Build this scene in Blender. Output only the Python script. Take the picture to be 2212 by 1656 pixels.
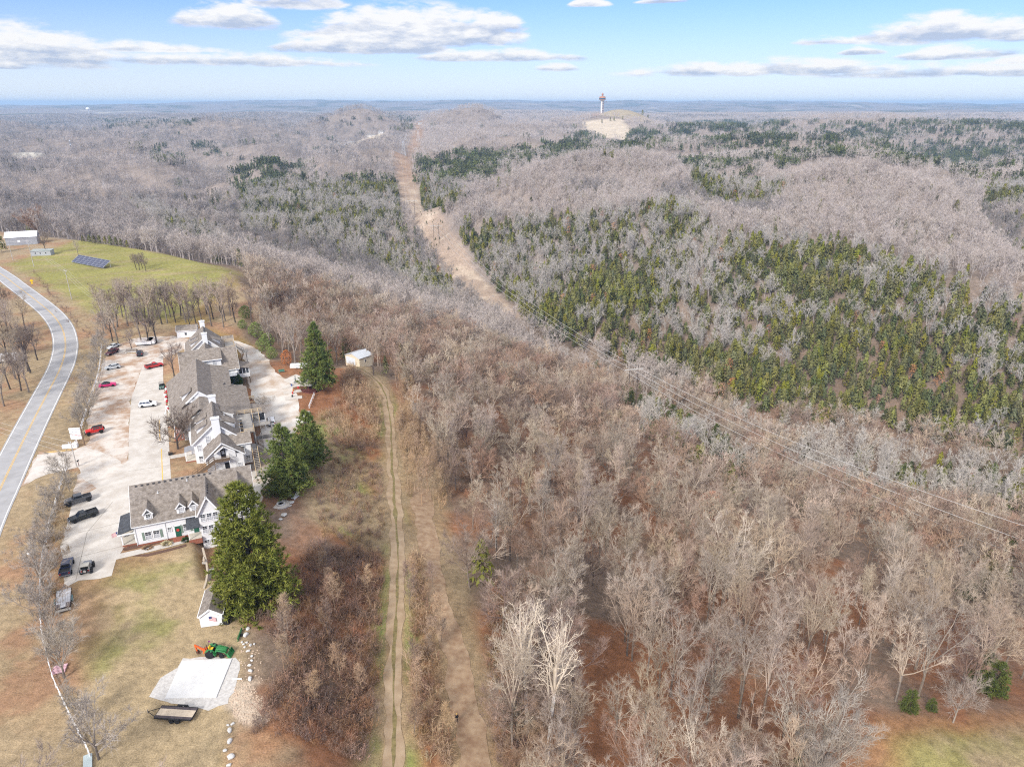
import bpy, math, random
import numpy as np
from mathutils import Vector, Matrix
for o in list(bpy.data.objects): bpy.data.objects.remove(o)
sc = bpy.context.scene
COL = sc.collection
rnd = random.Random(7)
PI = math.pi
# ------------------------------------------------------------------ camera
CAM_H = 78.0
TILT = math.atan(604 / 1534.0)
cam = bpy.data.objects.new('camera', bpy.data.cameras.new('camera')); COL.objects.link(cam)
cam.location = (0, 0, CAM_H); cam.rotation_euler = (PI / 2 - TILT, 0, 0)
cam.data.sensor_width = 36; cam.data.lens = 36 * 1534.0 / 2212
cam.data.clip_start = 1; cam.data.clip_end = 200000
sc.camera = cam
# ------------------------------------------------------------------ sky and sun
SUN_EL, SUN_AZ = 35.0, 207.0          # azimuth clockwise from the view direction
w = bpy.data.worlds.new('World'); sc.world = w; w.use_nodes = True
sc.view_settings.view_transform = 'Standard'; sc.view_settings.look = 'None'
sc.view_settings.gamma = 1; sc.view_settings.use_curve_mapping = False
sc.view_settings.exposure = 1.25
sc.cycles.use_denoising = False; sc.cycles.filter_width = 1.15; sc.cycles.max_bounces = 6; sc.cycles.diffuse_bounces = 2; sc.cycles.glossy_bounces = 2
sc.cycles.volume_bounces = 0; sc.cycles.transparent_max_bounces = 8
sc.cycles.caustics_reflective = False; sc.cycles.caustics_refractive = False
sun = bpy.data.objects.new('sun', bpy.data.lights.new('sun', 'SUN')); COL.objects.link(sun)
sun.data.energy = 1.9; sun.data.angle = math.radians(12); sun.data.color = (1, .955, .89)
_e, _a = math.radians(SUN_EL), math.radians(SUN_AZ)
_d = Vector((math.cos(_e) * math.sin(_a), math.cos(_e) * math.cos(_a), math.sin(_e)))
sun.rotation_euler = _d.to_track_quat('Z', 'Y').to_euler(); sun.location = _d * 300

def build_sky():
    nt = w.node_tree; nt.nodes.clear(); N = nt.nodes.new; L = nt.links.new
    def M(op, a, b=None, c=None, clamp=False):
        n = N('ShaderNodeMath'); n.operation = op; n.use_clamp = clamp
        for i, v in enumerate((a, b, c)):
            if v is None: continue
            if isinstance(v, (int, float)): n.inputs[i].default_value = v
            else: L(v, n.inputs[i])
        return n.outputs[0]
    out = N('ShaderNodeOutputWorld'); bg = N('ShaderNodeBackground')
    sky = N('ShaderNodeTexSky'); sky.sky_type = 'NISHITA'; sky.sun_disc = False
    sky.sun_elevation = _e; sky.sun_rotation = _a; sky.altitude = 300
    sky.air_density = 1.0; sky.dust_density = .4; sky.ozone_density = 2.5
    tc = N('ShaderNodeTexCoord'); sp = N('ShaderNodeSeparateXYZ'); L(tc.outputs['Generated'], sp.inputs[0])
    X, Y, Z = sp.outputs
    hyp = M('SQRT', M('ADD', M('MULTIPLY', X, X), M('MULTIPLY', Y, Y)))
    el = M('ARCTAN2', Z, hyp); az = M('ARCTAN2', X, Y)
    # noise in (azimuth, elevation) - clouds are far off and flattened towards the horizon
    cb = N('ShaderNodeCombineXYZ'); L(M('MULTIPLY', az, 9.0), cb.inputs[0]); L(M('MULTIPLY', el, 30.0), cb.inputs[1])
    n1 = N('ShaderNodeTexNoise'); n1.inputs['Scale'].default_value = 1.6; n1.inputs['Detail'].default_value = 8
    n1.inputs['Roughness'].default_value = .62; L(cb.outputs[0], n1.inputs['Vector'])
    cb2 = N('ShaderNodeCombineXYZ'); L(M('MULTIPLY', az, 9.0), cb2.inputs[0]); L(M('MULTIPLY', M('ADD', el, .012), 30.0), cb2.inputs[1])
    n2 = N('ShaderNodeTexNoise'); n2.inputs['Scale'].default_value = 1.6; n2.inputs['Detail'].default_value = 8
    n2.inputs['Roughness'].default_value = .62; L(cb2.outputs[0], n2.inputs['Vector'])
    # cloud banks: azimuth, elevation of the flat base, half width, height, weight
    total = None; hts = None
    for a0, e0, hw, hh, wt in CLOUDS:
        u = M('DIVIDE', M('SUBTRACT', az, a0), hw); u2 = M('MULTIPLY', u, u)
        t = M('DIVIDE', M('SUBTRACT', el, e0), hh)
        base = M('MULTIPLY_ADD', t, 3.0, 1.0, True)            # fairly flat base
        top = M('MAXIMUM', M('SUBTRACT', 1.0, M('ADD', M('MAXIMUM', t, 0.0), u2)), 0.0)
        f = M('MULTIPLY', M('MULTIPLY', top, base), wt)
        total = f if total is None else M('MAXIMUM', total, f)
        h = M('MULTIPLY', f, t); hts = h if hts is None else M('ADD', hts, h)
    dens = M('ADD', total, M('MULTIPLY_ADD', n1.outputs[0], 2.4, -1.05))
    mask = M('MULTIPLY', M('SUBTRACT', dens, .12), 1.9, None, True)
    mask = M('MULTIPLY', M('MULTIPLY', mask, mask), M('SUBTRACT', 3.0, M('MULTIPLY', mask, 2.0)))
    mask = M('MULTIPLY', mask, M('MULTIPLY', total, 5.0, None, True), None, True)
    hrel = M('DIVIDE', hts, M('MAXIMUM', total, .02))
    lit = M('ADD', M('MULTIPLY_ADD', hrel, 1.9, .25), M('MULTIPLY', M('SUBTRACT', n1.outputs[0], n2.outputs[0]), 4.0))
    thin = M('MULTIPLY', M('SUBTRACT', .85, dens), 1.1, None, True)
    lit = M('ADD', lit, M('MULTIPLY', thin, .9), None, True)
    ramp = N('ShaderNodeMixRGB'); L(lit, ramp.inputs[0])
    ramp.inputs[1].default_value = CLOUD_DARK; ramp.inputs[2].default_value = CLOUD_LIT
    # thin veil of haze low over the horizon
    low = M('POWER', M('SUBTRACT', 1.0, M('MULTIPLY', M('MAXIMUM', el, 0.0), 5.5), None, True), 2.0)
    hz = N('ShaderNodeMixRGB'); L(M('MULTIPLY', low, HZ_MIX), hz.inputs[0]); hz.inputs[2].default_value = HORIZON
    hsv = N('ShaderNodeMixRGB'); hsv.blend_type = 'MULTIPLY'; hsv.inputs[0].default_value = 1
    hsv.inputs[2].default_value = SKY_TINT; L(sky.outputs[0], hsv.inputs[1])
    L(hsv.outputs[0], hz.inputs[1])
    # thin bright cloud sheet over the rest of the dome
    n3 = N('ShaderNodeTexNoise'); n3.inputs['Scale'].default_value = 2.2; n3.inputs['Detail'].default_value = 5; L(tc.outputs['Generated'], n3.inputs['Vector'])
    up = M('MULTIPLY', M('MULTIPLY_ADD', el, 2.6, -.55, True), M('MULTIPLY_ADD', n3.outputs[0], 1.4, .15, True))
    ov = N('ShaderNodeMixRGB'); L(up, ov.inputs[0]); L(hz.outputs[0], ov.inputs[1]); ov.inputs[2].default_value = OVERHEAD
    hz = ov
    mx = N('ShaderNodeMixRGB'); L(M('MULTIPLY', mask, CLOUD_OPACITY), mx.inputs[0]); L(hz.outputs[0], mx.inputs[1]); L(ramp.outputs[0], mx.inputs[2])
    L(mx.outputs[0], bg.inputs[0]); bg.inputs[1].default_value = .10
    L(bg.outputs[0], out.inputs[0])
def _cl(u, v, hw, hh, wt):            # a cloud bank measured on the picture, kept as a direction
    a = (u - 1106) / 1534.; b = (v - 828) / 1534.
    c_, s_ = math.cos(TILT), math.sin(TILT)
    y, z = c_ - b * s_, -(s_ + b * c_)
    return (math.atan2(a, y), math.atan2(z, math.hypot(a, y)), hw / 1640., hh / 1700., wt)
CLOUDS = [_cl(890, 78, 270, 75, 1.25), _cl(790, 106, 200, 38, 1.15), _cl(490, 48, 110, 48, 1.0), _cl(60, 122, 190, 70, 1.05),
          _cl(330, 108, 170, 22, .7), _cl(470, 135, 330, 26, .8), _cl(1080, 126, 200, 26, .9), _cl(640, 8, 120, 40, .8),
          _cl(2040, 78, 190, 50, 1.0), _cl(2080, 120, 120, 26, .9), _cl(1780, 92, 70, 20, .8), _cl(1660, 155, 330, 32, .85),
          _cl(1860, 114, 50, 16, .85), _cl(2050, 160, 260, 26, .75), _cl(1200, 150, 60, 18, .8), _cl(1275, 10, 50, 18, .9),
          _cl(1440, 4, 70, 12, .8), _cl(10, 145, 40, 12, .7), _cl(1060, 60, 90, 45, .9), _cl(2200, 135, 60, 16, .8),
          _cl(-500, 90, 300, 50, .9), _cl(2700, 110, 300, 50, .9), _cl(1100, -160, 600, 70, .8), _cl(200, -220, 400, 70, .8), _cl(2100, -260, 400, 80, .8)]
CLOUD_DARK = (2.15, 2.5, 3.2, 1); CLOUD_LIT = (4.3, 4.25, 4.2, 1); CLOUD_OPACITY = .95
HORIZON = (4.1, 4.28, 4.38, 1); HZ_MIX = .9; OVERHEAD = (5.6, 5.5, 5.4, 1); SKY_TINT = (.30, .43, .80, 1)
build_sky()

# ------------------------------------------------------------------ pixel helpers (2212-wide copy of the photo -> ground points)
_c, _s = math.cos(TILT), math.sin(TILT)
def at(u, v, z=0.0):
    a = (u - 1106) / 1534.; b = (v - 828) / 1534.
    t = (z - CAM_H) / -(_s + b * _c)
    return (a * t, (_c - b * _s) * t)
def atd(u, v, d, drop=0.0):           # same, with the forward distance given: (x, y, z)
    a = (u - 1106) / 1534.; b = (v - 828) / 1534.
    t = d / (_c - b * _s)
    return (a * t, d, CAM_H - (_s + b * _c) * t - drop)
def proj(x, y, z):
    Z = z - CAM_H; dep = np.maximum(y * _c - Z * _s, .1)
    return 1106 + 1534 * x / dep, 828 - 1534 * (y * _s + Z * _c) / dep
def F(u, v, z=0.0): return at(u * 2212 / 3000., v * 2212 / 3000., z)   # full-size photo pixels
def FS(pts, z=0.0): return [F(u, v, z) for u, v in pts]
def DS(pts, z=0.0): return [at(u, v, z) for u, v in pts]
# ------------------------------------------------------------------ numeric noise
_prm = np.random.RandomState(3).rand(256, 256)
def vnoise(x, y):
    xi = np.floor(x).astype(int); yi = np.floor(y).astype(int); fx = x - xi; fy = y - yi
    fx = fx * fx * (3 - 2 * fx); fy = fy * fy * (3 - 2 * fy)
    g = lambda i, j: _prm[i % 256, j % 256]
    return (g(xi, yi) * (1 - fx) + g(xi + 1, yi) * fx) * (1 - fy) + (g(xi, yi + 1) * (1 - fx) + g(xi + 1, yi + 1) * fx) * fy
def fbm(x, y, n=4):
    r = 0; a = .5
    for i in range(n): r = r + a * (vnoise(x, y) - .5) * 2; x = x * 2.03 + 17.3; y = y * 2.03 + 5.1; a *= .5
    return r
def inpoly(px, py, poly):
    r = np.zeros(np.shape(px), bool); n = len(poly)
    for i in range(n):
        x0, y0 = poly[i]; x1, y1 = poly[(i + 1) % n]
        if y0 == y1: continue
        r ^= ((py < y0) != (py < y1)) & (px < (x1 - x0) * (py - y0) / (y1 - y0) + x0)
    return r
def distline(px, py, pts, closed=False):
    d = np.full(np.shape(px), 1e9); n = len(pts)
    for i in range(n if closed else n - 1):
        x0, y0 = pts[i]; x1, y1 = pts[(i + 1) % n]; dx, dy = x1 - x0, y1 - y0
        t = np.clip(((px - x0) * dx + (py - y0) * dy) / (dx * dx + dy * dy + 1e-9), 0, 1)
        d = np.minimum(d, np.hypot(px - x0 - t * dx, py - y0 - t * dy))
    return d
def sdf(px, py, poly):
    d = distline(px, py, poly, True)
    return np.where(inpoly(px, py, poly), -d, d)
def sstep(a, b, x):
    t = np.clip((x - a) / (b - a), 0, 1); return t * t * (3 - 2 * t)
# ------------------------------------------------------------------ terrain heights
CANOPY = 13.0
CTRL = []          # (x, y, z)
def cz(u, v, z, canopy=0): x, y = at(u, v, z + canopy); CTRL.append((x, y, z))
def cd(u, v, d, canopy=0): CTRL.append(atd(u, v, d, canopy))
PLATEAU = DS([(-400, 1900), (640, 1900), (500, 1500), (520, 1350), (500, 1250), (470, 1195), (390, 1180), (430, 1000), (400, 900), (430, 760), (520, 690), (560, 640), (470, 590), (330, 545), (170, 520), (-200, 480), (-700, 500), (-1300, 700), (-1300, 1900)])
LOWYARD = DS([(446, 1186), (500, 1140), (560, 1170), (590, 1300), (545, 1330), (500, 1262), (455, 1262), (450, 1215)], -2.5)
BACK = DS([(520, 740), (570, 760), (615, 880), (640, 960), (600, 1030), (560, 1060), (555, 940), (530, 860)], -2.5)
for u, v, z in [(580, 1100, -2.6), (470, 1190, -3.0), (500, 1160, -3.0), (530, 1120, -3), (500, 1270, -1.2), (545, 1320, -.6), (560, 1420, -1), (560, 1600, -1), (620, 800, -2), (640, 870, -2.8), (700, 840, -3), (740, 900, -6), (720, 800, -4.), (660, 1000, -4), (640, 1120, -3.5), (650, 1250, -4), (680, 1450, -5), (660, 1640, -4),
                (770, 790, -6), (800, 800, -6.5), (835, 870, -8), (842, 960, -9), (850, 1050, -9), (858, 1150, -9), (862, 1250, -8.5), (850, 1400, -8), (850, 1656, -7.5), (900, 1800, -8),
                (960, 1300, -9), (1000, 1640, -9), (1200, 1640, -12), (1500, 1640, -16), (1700, 1640, -18), (2000, 1600, -19), (2212, 1640, -20), (2400, 1640, -22), (2000, 1800, -20), (1400, 1900, -16),
                (1100, 1200, -14), (1300, 1300, -20), (1600, 1300, -30), (2000, 1300, -40), (2212, 1300, -45), (2500, 1300, -50),
                (1000, 1000, -15), (1250, 1000, -30), (1500, 1000, -46), (1700, 1060, -60), (1000, 850, -17), (1150, 860, -34), (900, 800, -12)]: cz(u, v, z)
for u, v, z in [(600, 545, -8), (700, 590, -17), (800, 620, -24), (900, 645, -32), (1000, 690, -40), (1200, 765, -52), (560, 700, -4), (700, 720, -8), (850, 720, -16), (1000, 760, -28), (1330, 830, -58),
                (500, 520, -5), (420, 515, -3), (300, 505, -1), (150, 490, 0)]: cz(u, v, z, CANOPY)
for u, v, z in [(1100, 690, -63), (1000, 600, -60), (940, 530, -53), (890, 485, -50), (1300, 790, -72), (1500, 850, -75), (1900, 935, -77), (2212, 1000, -80), (2600, 1080, -82), (640, 515, -62)]: cz(u, v, z)
for u, v, z in [(1600, 750, -57), (1600, 600, -38), (1500, 500, -22), (1350, 430, -8), (2000, 800, -60), (1800, 640, -40), (2000, 650, -36), (2000, 520, -18), (1900, 470, -10), (2100, 650, -36), (2100, 540, -22), (2212, 660, -38), (2212, 560, -26), (1200, 560, -48), (1300, 650, -52), (1200, 480, -32), (1080, 470, -42)]: cz(u, v, z, CANOPY)
for u, v, d in [(100, 470, 480), (0, 470, 480), (250, 450, 640), (400, 440, 680), (0, 340, 1300), (150, 300, 1900), (300, 285, 2100), (0, 290, 2000), (-200, 340, 1300), (-300, 420, 800),
                (560, 250, 3300), (0, 268, 2900), (640, 262, 2700), (470, 470, 660), (480, 405, 900), (540, 350, 1300), (620, 310, 1850), (700, 280, 2350), (560, 420, 820), (560, 520, 620), (600, 455, 720),
                (800, 400, 920), (750, 360, 1080), (860, 385, 1050), (700, 440, 800), (760, 500, 700), (830, 560, 640), (905, 270, 2450), (905, 300, 1850), (878, 325, 1400), (878, 360, 1150), (885, 400, 960), (890, 440, 820),
                (950, 375, 1000), (1000, 350, 1150), (1100, 325, 1330), (960, 430, 800), (1200, 275, 2050), (1400, 258, 2700), (2212, 400, 760), (2000, 340, 1000), (1600, 330, 1100), (1450, 300, 1330), (2400, 275, 1900), (1620, 425, 680), (1900, 330, 1100)]: cd(u, v, d, CANOPY)
for u, v, d in [(1300, 244, 2650), (1310, 262, 2420), (1310, 285, 2200), (1380, 249, 2680)]: cd(u, v, d)
for u in range(-600, 3001, 300):
    cd(u, 246, 6000); cd(u, 237, 8500)
for u, v in [(-600, 236), (0, 233), (300, 228), (560, 220), (800, 219), (1106, 219), (1400, 220), (1600, 221), (1900, 225), (2212, 227), (2800, 232)]: cd(u, v, 13000); CTRL.append(atd(u, v, 22000, 90))
# ridge silhouettes: canopy line at (u, v, distance); the ground falls away behind each
RIDGES = [[(1000, 422, 730), (1060, 395, 760), (1150, 358, 800), (1200, 340, 850), (1270, 330, 890), (1330, 326, 900), (1400, 328, 880), (1460, 340, 830), (1520, 362, 760), (1575, 398, 700)],
          [(1640, 405, 690), (1700, 376, 690), (1800, 355, 700), (1890, 350, 690), (1950, 362, 650), (2000, 382, 610), (2050, 412, 575), (2100, 448, 540), (2160, 495, 470), (2212, 548, 420)],
          [(76, 313, 1500), (212, 304, 1450), (314, 308, 1400), (399, 338, 1250), (470, 383, 1060)], [(0, 408, 820), (127, 402, 860), (255, 380, 930), (340, 402, 860), (405, 436, 760)],
          [(365, 270, 2350), (441, 253, 2450), (526, 262, 2350), (594, 295, 1950)], [(100, 272, 2750), (212, 270, 2800), (365, 257, 2950)],
          [(497, 372, 1080), (577, 334, 1250), (671, 317, 1450), (739, 300, 1600), (781, 287, 1750)], [(611, 375, 980), (679, 336, 1120), (764, 312, 1260), (849, 308, 1300)],
          [(671, 266, 2650), (739, 245, 2850), (815, 239, 2900), (870, 250, 2800)], [(815, 283, 2150), (849, 264, 2350), (885, 252, 2550)],
          [(920, 312, 1420), (977, 289, 1560), (1080, 284, 1640), (1160, 287, 1650), (1240, 296, 1500)], [(925, 245, 2750), (1002, 233, 2850), (1080, 240, 2850), (1190, 252, 2600)], [(1060, 264, 2300), (1130, 256, 2400), (1200, 262, 2350)],
          [(1480, 294, 1400), (1600, 286, 1450), (1750, 290, 1430), (1900, 302, 1400)], [(1560, 262, 2250), (1700, 252, 2350), (1850, 247, 2350), (1960, 250, 2250), (2100, 258, 2050), (2212, 265, 1950)], [(2040, 352, 960), (2130, 338, 1060), (2212, 330, 1150)]]
for R_ in RIDGES:
    for u, v, d in R_:
        cd(u, v, d, CANOPY - 3); x, y, z = atd(u, v, d, CANOPY)
        CTRL.append((x * 1.12, y * 1.12, z - .06 * d)); CTRL.append((x * .93, y * .93, z - .014 * d))
for u, v, d, z in [(900, 250, 4000, -10), (1500, 250, 4200, 0), (400, 250, 4200, -5), (2000, 250, 3500, 0), (1100, 240, 4000, -8)]:
    x, y, _ = atd(u, v, d); CTRL.append((x, y, z))
for x, y in [(-700, 20), (-300, 0), (-100, -60), (-900, -900), (-1500, 200)]: CTRL.append((x, y, 0))
for x, y, z in [(0, 40, -8), (60, 30, -14), (200, 0, -30), (400, 100, -60), (900, -500, -40)]: CTRL.append((x, y, z))
def _q(x, y):
    d = np.maximum(np.hypot(x, y), 30.0)
    return np.arctan2(x, y), np.log(d)
_C = np.array(CTRL); _cq = np.stack(_q(_C[:, 0], _C[:, 1]), 1)
def _ker(r2): return np.sqrt(r2 + .0009)
_A = _ker(((_cq[:, None] - _cq[None]) ** 2).sum(2))
_n = len(_C); _big = np.zeros((_n + 3, _n + 3)); _big[:_n, :_n] = _A - .004 * np.eye(_n)
_P = np.concatenate([np.ones((_n, 1)), _cq], 1); _big[:_n, _n:] = _P; _big[_n:, :_n] = _P.T
_W = np.linalg.solve(_big, np.concatenate([_C[:, 2], np.zeros(3)]))
def zt(x, y):
    x = np.asarray(x, float); y = np.asarray(y, float); sh = x.shape; x = x.ravel(); y = y.ravel()
    qa, ql = _q(x, y); z = np.zeros_like(x)
    for i in range(0, len(x), 20000):
        a = qa[i:i + 20000]; l = ql[i:i + 20000]
        z[i:i + 20000] = _ker((a[:, None] - _cq[None, :, 0]) ** 2 + (l[:, None] - _cq[None, :, 1]) ** 2) @ _W[:_n] + _W[_n] + a * _W[_n + 1] + l * _W[_n + 2]
    d = np.hypot(x, y)
    near = sstep(150, 500, d)
    z = z + near * fbm(x / 170., y / 170., 3) * np.clip(d * .006, 0, 5) + sstep(2500, 6000, d) * fbm(x / 900. + 9, y / 900., 4) * np.clip(d * .006, 0, 60)
    sp = sdf(x, y, PLATEAU); z = z * sstep(0, 16, sp)
    sb = sdf(x, y, BACK); k = sstep(14, 0, sb); z = z * (1 - k) + (-2.5) * k
    k = sstep(2.2, 0, sdf(x, y, LOWYARD)); z = z * (1 - k) + (-2.5) * k
    return z.reshape(sh)
def z1(x, y): return float(zt(np.array([x]), np.array([y]))[0])
# ------------------------------------------------------------------ materials
MATS = {}
def mat(name, col, rough=.85, var=.18, scale=2.0, spec=.25, metal=0.0, bump=0.0, col2=None, objvar=0.0, coord='Object', detail=4, ramp=(.3, .7), rgh=.5):
    if name in MATS: return MATS[name]
    m = bpy.data.materials.new(name); m.use_nodes = True; nt = m.node_tree
    b = nt.nodes['Principled BSDF']; N = nt.nodes.new; L = nt.links.new
    b.inputs['Roughness'].default_value = rough; b.inputs['Metallic'].default_value = metal
    b.inputs['Specular IOR Level'].default_value = spec
    tc = N('ShaderNodeTexCoord'); nz = N('ShaderNodeTexNoise'); nz.inputs['Scale'].default_value = scale; nz.inputs['Detail'].default_value = detail; nz.inputs['Roughness'].default_value = rgh
    L(tc.outputs[coord], nz.inputs['Vector'])
    rp = N('ShaderNodeValToRGB'); e = rp.color_ramp.elements
    e[0].position, e[1].position = ramp
    c2 = col2 or tuple(min(1, c * (1 + var)) for c in col); c1 = tuple(c * (1 - var) for c in col) if col2 is None else col
    e[0].color = (*c1, 1); e[1].color = (*c2, 1)
    L(nz.outputs[0], rp.inputs[0]); o = rp.outputs[0]
    if objvar:
        oi = N('ShaderNodeObjectInfo'); hs = N('ShaderNodeHueSaturation'); L(o, hs.inputs['Color'])
        def lin(lo, hi, mul):
            a = N('ShaderNodeMath'); a.operation = 'MULTIPLY'; a.inputs[1].default_value = mul; L(oi.outputs['Random'], a.inputs[0])
            f = N('ShaderNodeMath'); f.operation = 'FRACT'; L(a.outputs[0], f.inputs[0])
            r = N('ShaderNodeMapRange'); r.inputs[3].default_value = lo; r.inputs[4].default_value = hi; L(f.outputs[0], r.inputs[0]); return r.outputs[0]
        L(lin(1 - objvar, 1 + objvar, 7.31), hs.inputs['Value']); L(lin(.5 - objvar * .06, .5 + objvar * .06, 13.7), hs.inputs['Hue']); L(lin(1 - objvar, 1 + objvar * .6, 3.77), hs.inputs['Saturation'])
        o = hs.outputs[0]
    L(o, b.inputs['Base Color'])
    if bump:
        bp = N('ShaderNodeBump'); bp.inputs['Strength'].default_value = bump; bp.inputs['Distance'].default_value = .05
        L(nz.outputs[0], bp.inputs['Height']); L(bp.outputs[0], b.inputs['Normal'])
    MATS[name] = m; return m
# ------------------------------------------------------------------ mesh building
class MB:
    def __init__(s): s.v = []; s.f = []; s.mi = []; s.m = None
    def _x(s, p): return tuple(s.m @ Vector(p)) if s.m is not None else tuple(p)
    def add(s, vs, fs, mi=0):
        n = len(s.v); s.v += [s._x(p) for p in vs]
        for f in fs: s.f.append(tuple(n + i for i in f)); s.mi.append(mi)
        return s
    def box(s, x0, y0, z0, x1, y1, z1, mi=0):
        return s.add([(x0, y0, z0), (x1, y0, z0), (x1, y1, z0), (x0, y1, z0), (x0, y0, z1), (x1, y0, z1), (x1, y1, z1), (x0, y1, z1)],
                     [(3, 2, 1, 0), (4, 5, 6, 7), (0, 1, 5, 4), (1, 2, 6, 5), (2, 3, 7, 6), (3, 0, 4, 7)], mi)
    def cbox(s, c, d, mi=0): return s.box(c[0] - d[0] / 2, c[1] - d[1] / 2, c[2] - d[2] / 2, c[0] + d[0] / 2, c[1] + d[1] / 2, c[2] + d[2] / 2, mi)
    def poly(s, pts, mi=0): return s.add(pts, [tuple(range(len(pts)))], mi)
    def prism(s, prof, axis, a, b, mi=0):        # extrude a closed 2-D profile along an axis ('x','y','z')
        def P(p, t): return {'x': (t, p[0], p[1]), 'y': (p[0], t, p[1]), 'z': (p[0], p[1], t)}[axis]
        n = len(prof); vs = [P(p, a) for p in prof] + [P(p, b) for p in prof]
        return s.add(vs, [tuple(range(n))[::-1], tuple(range(n, 2 * n))] + [(i, (i + 1) % n, n + (i + 1) % n, n + i) for i in range(n)], mi)
    def tube(s, p, q, r0, r1=None, k=6, mi=0, cap=True):
        p = Vector(p); q = Vector(q); r1 = r0 if r1 is None else r1; d = (q - p)
        if d.length < 1e-6: return s
        d.normalize(); u = d.orthogonal().normalized(); w_ = d.cross(u); vs = []
        for c, r in ((p, r0), (q, r1)):
            for i in range(k):
                a = 2 * PI * i / k; vs.append(c + (u * math.cos(a) + w_ * math.sin(a)) * r)
        fs = [(i, (i + 1) % k, k + (i + 1) % k, k + i) for i in range(k)]
        if cap: fs += [tuple(range(k))[::-1], tuple(range(k, 2 * k))]
        return s.add(vs, fs, mi)
    def slab(s, pts, t, mi=0):                   # a flat quad/polygon (3-D) thickened by t along its own normal, downwards
        P = [Vector(p) for p in pts]; nrm = (P[1] - P[0]).cross(P[2] - P[0]).normalized()
        if nrm.z < 0: P.reverse(); nrm = -nrm
        n = len(P); vs = P + [p - nrm * t for p in P]
        return s.add(vs, [tuple(range(n)), tuple(range(n, 2 * n))[::-1]] + [(i, n + i, n + (i + 1) % n, (i + 1) % n) for i in range(n)], mi)
    def lathe(s, prof, k=16, mi=0):              # (r, z) pairs round the z axis
        vs = []; n = len(prof)
        for r, z in prof:
            for i in range(k): a = 2 * PI * i / k; vs.append((r * math.cos(a), r * math.sin(a), z))
        return s.add(vs, [(j * k + i, j * k + (i + 1) % k, (j + 1) * k + (i + 1) % k, (j + 1) * k + i) for j in range(n - 1) for i in range(k)] + [tuple(range(k))[::-1], tuple(range((n - 1) * k, n * k))], mi)
    def mesh(s, name, mats, smooth=False):
        me = bpy.data.meshes.new(name); me.from_pydata([tuple(v) for v in s.v], [], s.f)
        for m in (mats if isinstance(mats, (list, tuple)) else [mats]): me.materials.append(m)
        me.polygons.foreach_set('material_index', s.mi)
        if smooth: me.polygons.foreach_set('use_smooth', [True] * len(s.f))
        me.update(); return me
    def build(s, name, mats, parent=None, loc=None, rz=0, smooth=False):
        return link(name, s.mesh(name, mats, smooth), parent, loc, rz)
def link(name, me, parent=None, loc=None, rz=0):
    o = bpy.data.objects.new(name, me); COL.objects.link(o)
    if parent is not None: o.parent = parent
    if loc is not None: o.location = loc
    if rz: o.rotation_euler[2] = rz
    return o
def tag(o, label=None, cat=None, group=None, kind=None):
    if label: o['label'] = label
    if cat: o['category'] = cat
    if group: o['group'] = group
    if kind: o['kind'] = kind
    return o
def thing(name, label, cat, loc=(0, 0, 0), rz=0, group=None):
    o = bpy.data.objects.new(name, None); COL.objects.link(o); o.location = loc; o.rotation_euler = (0, 0, rz); o.empty_display_size = .1
    return tag(o, label, cat, group)
def dup(root, loc=None, rz=None, label=None, scale=None):
    r = root.copy(); COL.objects.link(r)
    if loc is not None: r.location = loc
    if rz is not None: r.rotation_euler = (0, 0, rz)
    if scale is not None: r.scale = (scale,) * 3 if isinstance(scale, (int, float)) else scale
    if label: r['label'] = label
    for ch in root.children:
        c = ch.copy(); COL.objects.link(c); c.parent = r
        for g in ch.children:
            d = g.copy(); COL.objects.link(d); d.parent = c
    return r
# ------------------------------------------------------------------ land cover
RUST = np.array((.25, .115, .058)); LITTER = np.array((.185, .135, .10)); TAN = np.array((.34, .26, .155)); GREEN = np.array((.19, .19, .062)); DIRT = np.array((.43, .35, .27)); PINK = np.array((.315, .24, .185)); MEAD = np.array((.25, .235, .075)); LEAFY = np.array((.29, .165, .10)); BRIGHT = np.array((.12, .2, .035))
P_YARD = DS([(150, 1262), (255, 1196), (430, 1180), (452, 1230), (540, 1360), (505, 1480), (480, 1800), (170, 1800), (190, 1600), (180, 1480), (150, 1380)])
P_FIELD = DS([(20, 570), (175, 515), (330, 545), (420, 553), (505, 570), (508, 605), (470, 650), (430, 705), (560, 735), (540, 760), (380, 700), (200, 672), (150, 640), (60, 590)], 0)
P_MEADOW = DS([(1870, 1700), (1900, 1575), (2010, 1545), (2120, 1530), (2212, 1505), (2500, 1500), (2500, 1900), (1870, 1900)], -19)
P_VMEAD = DS([(600, 512), (640, 508), (672, 512), (668, 527), (640, 530)], -62)
P_SIDE = DS([(640, 1000), (720, 900), (770, 960), (800, 1050), (830, 1180), (700, 1150), (660, 1120)], -6)
LINE_PATH = [at(u, v, z) for u, v, z in [(762, 792, -6.2), (800, 815, -7), (830, 850, -8), (842, 900, -8.5), (846, 960, -9), (850, 1050, -9), (858, 1150, -9), (860, 1250, -8.5), (852, 1400, -8), (850, 1656, -7.5), (850, 1900, -7.5)]]
LINE_PATH2 = [at(u, v, z) for u, v, z in [(915, 1000, -10), (930, 1150, -10), (960, 1300, -9), (985, 1420, -9), (1000, 1540, -9), (1030, 1660, -9), (1060, 1900, -9)]]
LINE_COR = [at(1480, 930, -70), at(1340, 815, -66), at(1090, 690, -63), at(1000, 600, -60), at(930, 515, -52)] + [atd(u, v, d)[:2] for u, v, d in [(890, 440, 840), (880, 385, 1060), (872, 345, 1300), (882, 315, 1600), (900, 285, 2100), (906, 262, 2600), (930, 240, 5500), (936, 222, 12500)]]
P_SPILL = DS([(505, 1478), (540, 1470), (572, 1500), (580, 1555), (545, 1570), (505, 1550), (497, 1515)])
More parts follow.
